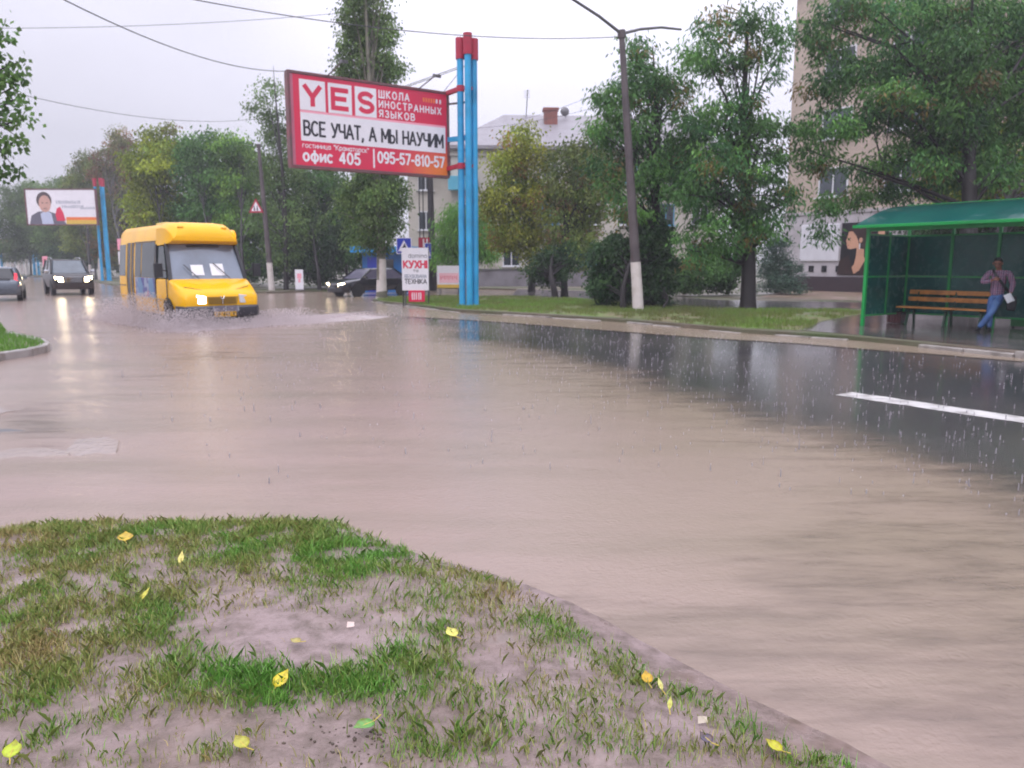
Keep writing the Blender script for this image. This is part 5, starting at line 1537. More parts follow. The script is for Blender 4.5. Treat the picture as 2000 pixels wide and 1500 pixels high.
l.new(c_, b.inputs['Base Color']); b.inputs['Roughness'].default_value = .8
JEAN = mat('blue_jeans', '#3f5f96', .75, var=.30, vscale=6, dirt='#6f90c0', dscale=5, damt=.6)
HAIR = mat('black_hair', '#0f0d0e', .55, var=.2, bump=.6, bscale=90)
SHOE = mat('dark_shoes', '#131317', .45, var=.1)
gm = G(1919, 648, VZ)
man = thing('person', 'man in plaid shirt and jeans leaning with crossed legs in the bus shelter', 'person', (gm.x, gm.y, VZ + .006), math.radians(-34))
hipR, hipL = (.27, .36, .80), (.11, .36, .80)
kR, kL = (.145, .10, .45), (.095, .20, .44)
aR, aL = (-.075, -.05, .095), (.115, .10, .09)
shL, shR = (.015, .29, 1.315), (.385, .31, 1.315)
elL, haL = (-.105, .20, 1.075), (.105, .055, 1.135)
elR, wrR = (.475, .33, 1.05), (.445, .235, .83)
nk, hd = (.185, .27, 1.40), (.150, .195, 1.50)
# one continuous body: torso, neck, head, arms to the wrists, legs to the ankles
s_ = SK()
pel = s_.add((.19, .36, .84), (.09, .075))
spn = s_.add((.195, .345, 1.02), (.085, .065), pel)
chs = s_.add((.2, .315, 1.22), (.095, .070), spn)
nb = s_.add((.197, .285, 1.345), (.056, .052), chs)
n1 = s_.add(nk, (.052, .052), nb)
h1 = s_.add((.168, .215, 1.455), (.070, .072), n1)
h2 = s_.add((.158, .200, 1.515), (.082, .090), h1)
h3 = s_.add((.160, .215, 1.565), (.070, .078), h2)
for sh_, el_, wr_ in ((shL, elL, haL), (shR, elR, wrR)):
    a0_ = s_.add(Vector((.2, .30, 1.27)).lerp(Vector(sh_), .5), .040, chs); a_ = s_.add(sh_, .034, a0_)
    m1 = s_.add(Vector(sh_).lerp(Vector(el_), .5), .033, a_)
    e_ = s_.add(el_, .032, m1)
    m2 = s_.add(Vector(el_).lerp(Vector(wr_), .4), .034, e_)
    s_.add(Vector(el_).lerp(Vector(wr_), .93), .028, m2)
for hp_, kn_, an_ in ((hipL, kL, aL), (hipR, kR, aR)):
    a_ = s_.add(Vector(hp_) - Vector((0, 0, .03)), .066, pel)
    m1 = s_.add(Vector(hp_).lerp(Vector(kn_), .5), .060, a_)
    k_ = s_.add(kn_, .046, m1)
    m2 = s_.add(Vector(kn_).lerp(Vector(an_), .35), .044, k_)
    s_.add(an_, .034, m2)
s_.build('body', SKIN, man)
# face
q = MB()
def orb(q, c, r, mi=0, n_=10):
    c = Vector(c); pr_ = [(max(.001, math.sin(math.pi * i / 8)), -math.cos(math.pi * i / 8)) for i in range(9)]
    q.loft([[(c.x + r[0] * a_ * math.cos(2 * math.pi * k / n_), c.y + r[1] * a_ * math.sin(2 * math.pi * k / n_), c.z + r[2] * h_) for k in range(n_)] for a_, h_ in pr_], mi)
fd = Vector((-.05, -.93, -.36)).normalized()
fc = Vector((.158, .200, 1.505)); rx_ = Vector((1, -.05, 0)).normalized(); ux_ = rx_.cross(fd) * -1
if ux_.z < 0: ux_ = -ux_
fp = lambda a_, b_, c_: fc + rx_ * a_ + ux_ * b_ + fd * c_
q.loft([[fp(-.010, .012, .078), fp(.010, .012, .078), fp(.004, .012, .090), fp(-.004, .012, .090)], [fp(-.018, -.028, .080), fp(.018, -.028, .080), fp(.010, -.030, .108), fp(-.010, -.030, .108)]]); q.build('nose', SKIN, man, smooth=60)
for sg in (-1, 1):
    q = MB(); orb(q, fp(sg * .034, .012, .076), (.014, .012, .009)); q.build('eye', M['black_print'], man, smooth=80)
    q = MB(); q.beam(fp(sg * .016, .030, .086), fp(sg * .052, .028, .074), .008, .008); q.build('eyebrow', HAIR, man)
    q = MB(); orb(q, fp(sg * .088, -.005, .0), (.012, .022, .032)); q.build('ear', SKIN, man, smooth=80)
q = MB(); q.beam(fp(-.026, -.058, .078), fp(.026, -.058, .078), .010, .009); q.build('mouth', mat('lips', '#7d4640', .5), man, bevel=.003)
q = MB(); hc = Vector((.160, .222, 1.548)); rings_ = []
for i in range(9):
    a_ = math.pi * .5 * i / 8
    zz_ = -.030 + .118 * math.sin(a_); rr2 = .098 * math.cos(a_ * .97) * (1 + .05 * math.sin(3.1 * i))
    rings_.append([(hc.x + rr2 * .93 * math.cos(t_) * (1 + .05 * math.sin(5 * t_ + i)), hc.y + .012 + rr2 * 1.08 * math.sin(t_) * (1 + .04 * math.sin(7 * t_)), hc.z + zz_ + (.045 * max(0, -math.sin(t_)) if i < 4 else 0) * (1 - i / 4)) for t_ in np.linspace(0, 2 * math.pi, 19)[:-1]])
q.loft(rings_); q.build('hair', HAIR, man, smooth=70)
# hands: palm, four fingers and thumb each
def hand(name, wrist, fwd, side, curl):
    w_ = Vector(wrist); f_ = Vector(fwd).normalized(); sd = Vector(side); sd = (sd - f_ * sd.dot(f_)).normalized(); pn_ = f_.cross(sd)
    k_ = SK()
    r0 = k_.add(w_ - f_ * .03, .025); p1 = k_.add(w_ + f_ * .03, (.032, .018), r0); p2 = k_.add(w_ + f_ * .075, (.036, .016), p1)
    for j, (off, ln_) in enumerate(((-.030, .062), (-.010, .070), (.011, .066), (.030, .052))):
        a0 = w_ + f_ * .085 + sd * off
        a1 = a0 + (f_ * math.cos(curl * .6) + pn_ * math.sin(curl * .6)) * ln_ * .5
        a2 = a1 + (f_ * math.cos(curl * 1.6) + pn_ * math.sin(curl * 1.6)) * ln_ * .5
        k_.chain([(a0, .0098), (a1, .009), (a2, .0075)], p2)
    t0 = w_ + f_ * .035 - sd * .038
    t1 = t0 + (f_ * .6 - sd * .6 + pn_ * .4).normalized() * .035
    t2 = t1 + (f_ * .9 - sd * .1 + pn_ * .5).normalized() * .028
    k_.chain([(t0, .012), (t1, .0105), (t2, .008)], p1)
    return k_.build(name, SKIN, man, 1)
hand('hand', haL, Vector(haL) - Vector(elL) + Vector((.05, .0, .02)), (0, -.3, -1), 1.0)
hand('hand', wrR, Vector((-.12, -.35, -.9)), (.2, -1, .2), .9)
# shirt over torso and sleeves
s_ = SK()
a0 = s_.add((.19, .355, .76), (.162, .132)); a1 = s_.add((.193, .35, .93), (.155, .122), a0); a2 = s_.add((.197, .335, 1.08), (.152, .12), a1)
a3 = s_.add((.2, .31, 1.21), (.150, .125), a2); a4 = s_.add((.197, .29, 1.325), (.082, .078), a3)
for sh_, el_, wr_ in ((shL, elL, haL), (shR, elR, wrR)):
    bq = s_.add(Vector((.2, .305, 1.27)).lerp(Vector(sh_), .55), .095, a3); b0 = s_.add(Vector(sh_) + Vector((0, 0, -.02)), .083, bq); b1 = s_.add(Vector(sh_).lerp(Vector(el_), .5), .072, b0); b2 = s_.add(el_, .064, b1)
    b3 = s_.add(Vector(el_).lerp(Vector(wr_), .45), .054, b2); s_.add(Vector(el_).lerp(Vector(wr_), .86), .040, b3)
s_.build('shirt', m_shirt, man)
q = MB(); 
for sg in (-1, 1): q.loft([[(.19 + sg * .02, .195, 1.335), (.19 + sg * .075, .215, 1.365), (.19 + sg * .085, .235, 1.330)], [(.19 + sg * .018, .188, 1.315), (.19 + sg * .07, .20, 1.33), (.19 + sg * .085, .225, 1.31)]])
q.build('collar', m_shirt, man)
s_ = SK()
a0 = s_.add((.19, .36, .86), (.140, .112)); c0 = s_.add((.19, .36, .80), (.142, .115), a0)
for hp_, kn_, an_ in ((hipL, kL, aL), (hipR, kR, aR)):
    b0 = s_.add(Vector(hp_) - Vector((0, 0, .05)), .100, c0); b1 = s_.add(Vector(hp_).lerp(Vector(kn_), .5), .088, b0); b2 = s_.add(kn_, .073, b1)
    b3 = s_.add(Vector(kn_).lerp(Vector(an_), .4), .069, b2); s_.add(Vector(an_) + Vector((0, 0, -.02)), .058, b3)
s_.build('jeans', JEAN, man)
for an_, toe in ((aL, (.14, -.06, .035)), (aR, (-.125, -.22, .035))):
    s_ = SK(); a_ = Vector(an_); t_ = Vector(toe)
    d_ = (t_ - a_); d_.z = 0; d_.normalize()
    s_.chain([(Vector((a_.x, a_.y, .045)) - d_ * .055, (.040, .042)), (Vector((a_.x, a_.y, .05)), (.045, .048)), (Vector((a_.x, a_.y, .04)) + d_ * .10, (.044, .036)), (Vector((a_.x, a_.y, .032)) + d_ * .175, (.036, .028))])
    s_.build('shoe', SHOE, man)
mw = Matrix.Translation((gm.x, gm.y, VZ + .006)) @ Matrix.Rotation(math.radians(-34), 4, 'Z')
# papers in the lowered hand, bag hanging behind on its strap
pv = thing('papers', 'folded white papers held low in the man’s hand', 'papers', mw @ Vector((.40, .12, .80)), math.radians(-34))
q = MB()
for k in range(3):
    f_ = lambda x, z, o, k=k: (x * .86 - z * .45 + k * .006, o + .012 * math.sin(x * 14 + k) - .03 + k * .006, z * .86 + x * .45)
    vs = []
    nx2, nz2 = 6, 8
    for i in range(nx2 + 1):
        for j in range(nz2 + 1): vs.append(f_(-.07 + .14 * i / nx2, -.16 + .20 * j / nz2, 0))
    q.add(vs, [(i * 9 + j, (i + 1) * 9 + j, (i + 1) * 9 + j + 1, i * 9 + j + 1) for i in range(nx2) for j in range(nz2)])
po = q.build('sheet', M['white_paper'], pv, smooth=60)
sol = po.modifiers.new('thick', 'SOLIDIFY'); sol.thickness = .002
bg = thing('shoulder_bag', 'black shoulder bag hanging at the hip behind the man’s lowered arm', 'bag', mw @ Vector((.47, .46, .62)), math.radians(-34))
q = MB(); q.loft([[(-.07, -.05, -.16), (.09, -.05, -.17), (.09, .05, -.17), (-.07, .05, -.16)], [(-.09, -.07, 0), (.11, -.07, 0), (.11, .07, 0), (-.09, .07, 0)], [(-.08, -.06, .17), (.09, -.06, .16), (.09, .06, .16), (-.08, .06, .17)]]); q.build('bag_body', M['black_plastic'], bg, bevel=.025, smooth=50)
iv = lambda v: Vector(v) - Vector((.47, .46, .62))
q = MB(); pts = [iv(p) for p in ((.05, .36, 1.365), (.075, .24, 1.365), (.12, .185, 1.28), (.20, .160, 1.17), (.29, .185, 1.05), (.37, .25, .93), (.43, .36, .84), (.46, .44, .78))]
wv = Vector((.02, 0, .018))
q.loft([[p - wv, p + wv, p + wv + Vector((0, -.006, 0)), p - wv + Vector((0, -.006, 0))] for p in pts]); q.build('strap', M['black_plastic'], bg, smooth=60)

# ================================================================ apartment building on the right
ax, ay = A(1528, 540, 45)[0], 45.0
ap = thing('apartment_building', 'tall beige brick apartment building with grey plastered ground floor behind the bus stop trees', 'building', (ax, ay, 0), SHR)
m_brick, n, l, b, out = node_mat('beige_brick')
tc = n.new('ShaderNodeTexCoord').outputs['Object']
mp = n.new('ShaderNodeMapping'); mp.inputs['Rotation'].default_value = (math.pi / 2, 0, 0); l.new(tc, mp.inputs[0])
bk = n.new('ShaderNodeTexBrick'); bk.inputs['Scale'].default_value = 1.0; bk.inputs['Brick Width'].default_value = .26; bk.inputs['Row Height'].default_value = .08; bk.inputs['Mortar Size'].default_value = .012
bk.inputs['Color1'].default_value = rgba((.57, .45, .37)); bk.inputs['Color2'].default_value = rgba((.49, .385, .315)); bk.inputs['Mortar'].default_value = rgba((.42, .36, .32))
l.new(mp.outputs[0], bk.inputs['Vector'])
st = nrange(n, l, nnoise(n, l, tc, .5, 6), .4, .7, 0, .55)
l.new(nmix(n, l, st, bk.outputs['Color'], (.36, .28, .23)), b.inputs['Base Color']); b.inputs['Roughness'].default_value = .75
PLA = mat('grey_plaster', '#b9b3b8', .7, var=.08, dirt='#989192', dscale=.8, damt=.6)
PLI = mat('dark_plinth', '#3c3036', .4, var=.15)
WFR = mat('white_window_frame', (.66, .66, .70), .4, var=.06)
WGL = mat('window_glass', '#39424a', .07, var=.5, vscale=.6, spec=.9)
Lb, Db, Hb = 26.0, 14.0, 16.6
q = MB(); q.box((Lb / 2, Db / 2, (4.3 + Hb) / 2), (Lb, Db, Hb - 4.3)); q.build('wall', m_brick, ap)
q = MB(); q.box((Lb / 2, Db / 2, 2.6), (Lb + .12, Db + .12, 3.4)); q.build('ground_floor_wall', PLA, ap)
q = MB(); q.box((Lb / 2 + .3, Db / 2, .45), (Lb + .5, Db + .5, .9)); q.build('plinth', PLI, ap)
q = MB(); q.box((Lb / 2, Db / 2, Hb + .15), (Lb + .9, Db + .9, .45)); q.box((Lb / 2, Db / 2, Hb - .18), (Lb + .5, Db + .5, .2))
for k in range(52): q.box((.25 + k * .5, -.12, Hb - .42), (.22, .24, .28))
q.build('cornice', mat('brick_cornice', '#8d7a6c', .7, var=.1), ap)
q = MB(); q.box((Lb / 2, Db / 2, 4.35), (Lb + .25, Db + .25, .16)); q.build('string_course', PLA, ap)
def window(root, x_, z_, w_, h_, y_=0.0, fm=WFR, gm_=WGL, nm=1, sill=True):
    q = MB(); d_ = .09
    q.box((x_, y_ - .02, z_ + h_ / 2 - .04), (w_, d_, .08)); q.box((x_, y_ - .02, z_ - h_ / 2 + .04), (w_, d_, .08))
    for s2 in [-w_ / 2 + .04, w_ / 2 - .04] + [(-.5 + (k + 1) / (nm + 1)) * w_ for k in range(nm)]: q.box((x_ + s2, y_ - .02, z_), (.08, d_ - .006, h_ - .16))
    if sill: q.box((x_, y_ - .10, z_ - h_ / 2 - .04), (w_ + .24, .26, .06))
    wo = q.build('window', fm, root)
    q = MB(); q.box((x_, y_ - .012, z_), (w_ - .1, .04, h_ - .1)); q.build('pane', gm_, wo)
    return wo
for fl in range(4):
    for cx_ in (2.9, 6.6, 10.2, 14.0, 17.8, 21.6):
        window(ap, cx_, 5.95 + fl * 3.05, 1.75 if cx_ != 10.2 else 1.1, 1.55)
for cx_ in (1.9, 3.0): pass
# shutters / white panel, row of small vents, poster
q = MB(); q.box((2.35, -.10, 2.75), (2.35, .10, 2.0))
for k in range(15): q.box((2.35, -.155, 1.85 + k * .128), (2.25, .03, .045))
q.build('white_roller_shutter', mat('white_shutter', (.74, .73, .78), .45, var=.05), ap)
for cx_ in (.35, 1.05, 1.75, 2.55, 3.4, 6.6, 7.4):
    q = MB(); q.box((cx_ + .15, -.075, 1.32), (.30, .05, .34)); q.build('vent', M['dark_metal'], ap)
q = MB(); q.box((3.72, -.08, 2.35), (.16, .05, .5)); q.build('switch_box', M['grey_metal'], ap)
fn = FN((0, 0, 0), (1, 0), (0, -1))
pm = thing('poster', 'dark wall poster of a woman in profile with an earring left of the bus shelter', 'poster', (ap.matrix_basis @ Vector((4.95, -.10, 1.0))), SHR)
q = Poster(fn); PW, PH = 2.6, 2.75
_shape = q.shape
q.shape = lambda poly, mi, z=None, t=0.0025: _shape(poly if mi == 0 and t > .01 else [(x * .86 - .36 * min(1, max(0, (1.3 - x) / 1.3)), y) for x, y in poly], mi, z, t)
q.shape(rect(-PW / 2, 0, PW / 2, PH), 0, .02, .02)
hx = -.15
q.shape([(-.55, .15), (-.15, .55), (-.05, .95), (-.02, 1.50), (.34, 1.46), (.36, .95), (.52, .78), (.30, .35), (-.10, .06)], 1, .026)
q.shape([(-.62, 2.25), (-.70, 1.95), (-.78, 1.78), (-.70, 1.70), (-.72, 1.58), (-.66, 1.52), (-.66, 1.42), (-.45, 1.36), (-.05, 1.42), (.20, 1.60), (.25, 2.05), (.0, 2.40), (-.40, 2.46)], 1, .024)
q.shape([(-.62, 2.28), (-.35, 2.30), (-.10, 2.05), (.05, 1.75), (.12, 1.40), (.55, 1.30), (.80, 1.75), (.75, 2.30), (.35, 2.62), (-.15, 2.66), (-.50, 2.50)], 2, .029)
q.shape(ellipse(.16, 1.82, .085, .14, 14), 1, .032)
q.shape([(.10, 1.35), (.14, 1.35), (.15, 1.66), (.09, 1.66)], 3, .035)
q.shape([(-.62, 1.93), (-.45, 1.96), (-.45, 1.92), (-.60, 1.89)], 2, .027); q.shape([(-.66, 1.58), (-.52, 1.60), (-.64, 1.54)], 4, .027)
q.shape([(-1.25, .02), (-1.15, .75), (-.55, 1.05), (-.15, .10), (.0, .02)], 2, .029); q.shape([(.05, .02), (.55, 1.02), (1.15, .70), (1.27, .02)], 2, .029)
q.shape([(1.0, 2.5), (.92, 1.6), (1.05, 1.0), (1.28, .9), (1.28, 2.6)], 1, .026)
q.build('print', [mat('poster_black', '#17131a', .35, var=.2), mat('poster_skin', '#c9997f', .4, var=.12, vscale=1.2), mat('poster_hair', '#33211f', .35, var=.3), M['white_print'], mat('poster_lips', '#9c5247', .4)], pm)

# ================================================================ pale three-storey house in the middle
hp0 = A(800, 555, 60)
ho = thing('house', 'pale grey three-storey house with hipped roof and brick chimney behind the blue pillars', 'house', (hp0.x, 60, 0), 0.05)
HW = mat('pale_house_render', '#bdb7ae', .75, var=.10, vscale=.6, dirt='#9a9288', dscale=.5, damt=.7)
ROOF = mat('grey_roof_sheet', '#88848a', .45, var=.12, vscale=.7, dirt='#6e696d', damt=.5)
HL, HD, HE = 23.0, 11.0, 10.4
q = MB(); q.box((HL / 2 + 2.2, HD / 2, HE / 2), (HL - 2.2, HD, HE)); q.box((1.6, HD / 2 + 2.0, HE / 2 - .4), (3.6, HD - 1.5, HE - .8)); q.build('wall', HW, ho)
q = MB(); e_ = .55; x0_, x1_ = 2.2 + 1.1 - e_ - 1.0, HL + 1.1 + e_
x0_, x1_ = 3.3 - e_ - .0, HL + 1.1 + e_
q.add([(x0_, -e_, HE), (x1_, -e_, HE), (x1_, HD + e_, HE), (x0_, HD + e_, HE), (x0_ + 4.8, HD / 2, HE + 3.3), (x1_ - 4.8, HD / 2, HE + 3.3),
       (x0_, -e_, HE - .25), (x1_, -e_, HE - .25), (x1_, HD + e_, HE - .25), (x0_, HD + e_, HE - .25)],
      [(0, 1, 5, 4), (1, 2, 5), (2, 3, 4, 5), (3, 0, 4), (0, 6, 7, 1), (1, 7, 8, 2), (2, 8, 9, 3), (3, 9, 6, 0), (6, 9, 8, 7)])
q.add([(-.8, 1.9, HE - 1.0), (4.0, 1.9, HE - 1.0), (4.0, HD + 2, HE - 1.0), (-.8, HD + 2, HE - 1.0), (1.6, 5, HE + .8), (3.8, 5, HE + .8)], [(0, 1, 5, 4), (1, 2, 5), (2, 3, 4, 5), (3, 0, 4), (0, 3, 2, 1)])
rf = q.build('roof', ROOF, ho)
cxh = (1068 - 800) / 1500 * 63 
q = MB(); q.box((cxh, 4.0, HE + 2.1), (1.05, .9, 2.6)); q.box((cxh, 4.0, HE + 3.44), (1.25, 1.1, .2)); q.build('chimney', mat('brick_chimney', '#8a4f44', .7, var=.25, vscale=4, dirt='#6a4038', damt=.6), rf)
q = MB(); ant = (1022 - 800) / 1500 * 63
q.tube([(ant, 5, HE + 2.5), (ant + .15, 5, HE + 5.2)], .035, 6)
for k in range(4): q.beam((ant - .25 + .1, 5, HE + 4.6 + k * .16), (ant + .35, 5, HE + 4.6 + k * .16), .02, .02)
q.build('aerial', M['dark_metal'], rf)
q = MB(); dsx = (1100 - 800) / 1500 * 63; q.tube([(dsx, 5, HE + 2.5), (dsx, 5, HE + 3.4)], .03, 6); q.lathe([(.01, .02), (.25, .05), (.36, .14)], 16, 0, 'y', (dsx - .08, 4.8, HE + 3.5)); q.tube([(dsx - .1, 4.8, HE + 3.3), (dsx - .45, 4.4, HE + 3.25)], .02, 5); q.build('satellite_dish', M['grey_metal'], rf, smooth=50)
BLU = mat('blue_window_frame', '#4f93b4', .4, var=.1)
HG = mat('house_glass', '#2e363c', .1, var=.4, vscale=.7)
for fl in range(3):
    for k, cx_ in enumerate((4.6, 7.9, 10.9, 13.9, 16.9, 19.9, 22.6)):
        window(ho, cx_, 2.2 + fl * 3.15, 1.35, 1.6, fm=BLU if (k + fl) % 3 == 0 else WFR, gm_=HG, nm=1)
    window(ho, 1.2, 1.9 + fl * 3.1, 1.2, 1.5, y_=2.75, gm_=HG, nm=1)
for fl, kx in ((2, 3.9),):
    q = MB(); q.box((kx + .3, -.5, 2.2 + fl * 3.15 - .9), (2.2, 1.0, 1.0)); q.build('balcony', mat('turquoise_balcony', '#4fa3bd', .45, var=.1), ho)
q = MB(); q.box((13.5, -.06, HE - .6), (23.0 - 1.0, .2, .25)); q.build('cornice', HW, ho)
# low grey wall running along the back of the service road
gwp = A(1060, 556, 52)
lw = thing('low_wall', 'long low grey wall behind the service road under the yellowish tree', 'wall', (gwp.x, gwp.y, VZ), .02)
q = MB(); q.box((-1, 0, .55), (16, .22, 1.1)); q.build('wall_body', mat('grey_fence_render', '#858088', .6, var=.12, dirt='#5d585c', damt=.7), lw)
q = MB(); q.box((-1, 0, 1.12), (16.2, .34, .09)); q.build('coping', M['grey_metal'], lw)

# ================================================================ trees and shrubs
def leaf_arrays(C, rad, per, L, Wd, cols, droop=.55, flat=.75, spread=.06):
    """leaf quads scattered round the twig ends C"""
    n_ = len(C) * per
    ci = np.repeat(np.arange(len(C)), per)
    off = RNG.normal(0, 1, (n_, 3)) * .52
    off[:, 2] = off[:, 2] * flat
    P = C[ci] + off * rad[ci][:, None]
    a = RNG.uniform(0, 2 * np.pi, n_)
    outw = off[:, :2] / (np.linalg.norm(off[:, :2], axis=1, keepdims=True) + 1e-6)
    d = np.stack([np.cos(a) + outw[:, 0] * .8, np.sin(a) + outw[:, 1] * .8, -droop * 1.8 + RNG.normal(0, .45, n_)], -1)
    d /= np.linalg.norm(d, axis=1, keepdims=True)
    r = RNG.normal(0, 1, (n_, 3)); s = np.cross(d, r); s /= np.linalg.norm(s, axis=1, keepdims=True) + 1e-6
    ln = (L * RNG.uniform(.6, 1.35, n_))[:, None]; wd = (Wd * RNG.uniform(.6, 1.3, n_))[:, None]
    mid = P + d * ln * .45
    tip = P + d * ln
    V = np.stack([P, mid + s * wd / 2, tip, mid - s * wd / 2], 1).reshape(-1, 3)
    Fa = np.arange(n_ * 4).reshape(-1, 4)
    c1, c2 = np.array(cols[0]), np.array(cols[1])
    mixc = np.clip(RNG.normal(.45, .34, len(C)), 0, 1)
    if len(cols) > 2:
        third = RNG.uniform(0, 1, len(C)) < cols[3]
    base = c1[None] * (1 - mixc[:, None]) + c2[None] * mixc[:, None]
    base *= RNG.uniform(.72, 1.3, (len(C), 1))
    if len(cols) > 2:
        base[third] = np.array(cols[2])[None] * RNG.uniform(.7, 1.2, (third.sum(), 1))
    t = base[ci] * RNG.uniform(.72, 1.32, (n_, 1)) * np.array([[1.20, 1.22, 1.02]])
    return V, Fa, t

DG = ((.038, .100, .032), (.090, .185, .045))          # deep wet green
LOC = ((.036, .105, .042), (.095, .205, .050), (.15, .11, .04), .05)
YG = ((.120, .165, .026), (.27, .265, .035), (.20, .11, .035), .07)
OLV = ((.080, .120, .034), (.155, .185, .045), (.17, .105, .05), .08)
BRT = ((.060, .170, .034), (.150, .300, .050))
SPR = ((.045, .090, .080), (.090, .140, .120))
POP = ((.065, .120, .046), (.125, .190, .062))
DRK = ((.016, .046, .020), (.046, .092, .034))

def tree(name, label, cat, base, blobs, Y=None, cr=.42, per=60, leaf=(.16, .05), cols=LOC, dens=3.0, trunk=.16, bark='bark', white=0.0,
         droop=.55, lean=(0, 0), limbs=26, group=None, depth=.85, top=None, flat=.75, shell=.38, twigs=True):
    base = Vector(base)
    t = thing(name, label, cat, base, 0, group)
    Cs, tops, Ts = [], [], []
    for bl in blobs:
        px_, py_, rx, ry = bl[:4]
        yy = (Y or base.y) + (bl[4] if len(bl) > 4 else 0.0)
        c = A(px_, py_, yy) - base
        k_ = yy / FL
        R3 = np.array([rx * k_, max(rx, ry * .6) * k_ * depth, ry * k_])
        area = math.pi * R3[0] * R3[2]
        nc = max(3, int(1.55 * dens * area / (math.pi * cr * cr)))
        u = RNG.normal(0, 1, (nc, 3)); u /= np.linalg.norm(u, axis=1, keepdims=True)
        rr = RNG.uniform(0, 1, (nc, 1)) ** shell
        Cs.append(np.array(c)[None] + u * rr * R3[None] * .92)
        tops.append((c, R3)); Ts.append(np.full(nc, RNG.uniform(.70, 1.42)))  # random brightness per clump puts sunlit and darker clumps into the leaf colour
    C = np.concatenate(Cs); T_ = np.concatenate(Ts)
    T_ = T_[C[:, 2] > .25 * cr]; C = C[C[:, 2] > .25 * cr]
    zt = top if top is not None else max(c.z + R3[2] * .35 for c, R3 in tops)
    # trunk with taper and a slight wander
    q = MB()
    cx_ = np.average([c.x for c, _ in tops], weights=[R3[0] * R3[2] for _, R3 in tops]); cy_ = np.average([c.y for c, _ in tops])
    def tp(f_):
        w_ = max(0, f_ - .25) / .75
        return Vector((lean[0] * f_ + (cx_ - lean[0]) * w_ * .7 + .10 * math.sin(f_ * 5 + base.x), lean[1] * f_ + cy_ * w_ * .6 + .08 * math.sin(f_ * 4 + base.y), zt * f_))
    hs = [0, .04, .15, .3, .45, .6, .75, .9, 1.0]
    q.tube([tp(f_) + Vector((0, 0, -.12 if f_ == 0 else 0)) for f_ in hs], [trunk * m_ for m_ in (1.35, 1.12, 1.0, .88, .74, .58, .42, .24, .08)], 10)
    if twigs:
        ids = RNG.choice(len(C), min(limbs, len(C)), replace=False)
        for i in ids:
            e_ = Vector(C[i])
            f_ = min(.93, max(.16, (e_.z / zt) * RNG.uniform(.55, .82)))
            s_ = tp(f_)
            m_ = s_.lerp(e_, .5) + Vector((0, 0, (e_ - s_).length * RNG.uniform(.02, .14)))
            r_ = max(.014, trunk * .36 * (1 - f_ * .6))
            q.tube([s_, m_, e_], [r_, r_ * .62, r_ * .2], 6)
            for _ in range(2):
                j = RNG.integers(len(C)); e2 = Vector(C[j])
                if (e2 - m_).length < (e_ - s_).length * .9:
                    q.tube([m_, m_.lerp(e2, .5) + Vector((0, 0, .05)), e2], [r_ * .5, r_ * .3, r_ * .12], 5)
    tr_ = q.build('trunk', M[bark], t, smooth=60)
    if white > 0:
        w = MB(); f1_ = white / zt
        w.tube([tp(0) + Vector((0, 0, -.1)), tp(f1_ * .1), tp(f1_ * .5), tp(f1_)], [trunk * 1.40, trunk * 1.22, trunk * 1.10, trunk * 1.03], 10)
        w.build('whitewashed_base', M['whitewash'], tr_, smooth=60)
    V, Fa, tint = leaf_arrays(C, np.full(len(C), cr) * RNG.uniform(.7, 1.3, len(C)), int(per * 1.15), leaf[0] * 1.1, leaf[1] * 1.25, cols, droop, flat)
    tint = tint * np.repeat(T_, len(tint) // len(C))[:, None]
    k_ = V.reshape(-1, 4, 3)[:, :, 2].min(1) > .02
    V = V.reshape(-1, 4, 3)[k_].reshape(-1, 3)
    npmesh('crown', V, np.arange(len(V)).reshape(-1, 4), M['leaf'], t, tint=tint[k_])
    return t

def gp(px_, py_, z=VZ):
    return G(px_, py_, z)

GR = 'trees along the far side of the road'
# --- right half: locust trees by the bus stop
tree('locust_tree', 'locust tree with open feathery crown just right of the leaning lamp post, over dark shrubs', 'tree', gp(1275, 600),
     [(1245, 110, 30, 50), (1255, 165, 60, 40), (1210, 205, 58, 40), (1300, 190, 60, 50), (1180, 195, 30, 16), (1230, 260, 66, 44), (1320, 270, 60, 50), (1200, 330, 55, 45), (1290, 340, 70, 55), (1340, 130, 22, 40), (1350, 350, 50, 50), (1260, 400, 70, 40), (1180, 250, 36, 24)],
     Y=26.8, cols=LOC, trunk=.17, cr=.40, dens=3.2, per=62, leaf=(.17, .045), droop=.75, group=GR, limbs=34)
tree('locust_tree', 'locust tree on a thick dark trunk between the lamp post and the bus shelter', 'tree', gp(1455, 604.5),
     [(1400, 55, 45, 34), (1470, 50, 40, 40), (1515, 70, 26, 36), (1380, 110, 48, 34), (1440, 125, 60, 34), (1512, 125, 24, 30), (1430, 195, 60, 28), (1380, 245, 70, 36), (1480, 250, 70, 40), (1420, 310, 95, 42), (1510, 315, 44, 40), (1375, 380, 80, 44), (1470, 385, 85, 48), (1400, 450, 85, 40), (1490, 450, 60, 38), (1540, 400, 26, 44), (1370, 490, 50, 26)],
     Y=25.2, cols=LOC, trunk=.235, cr=.40, dens=3.0, per=62, leaf=(.17, .045), droop=.75, group=GR, limbs=44)
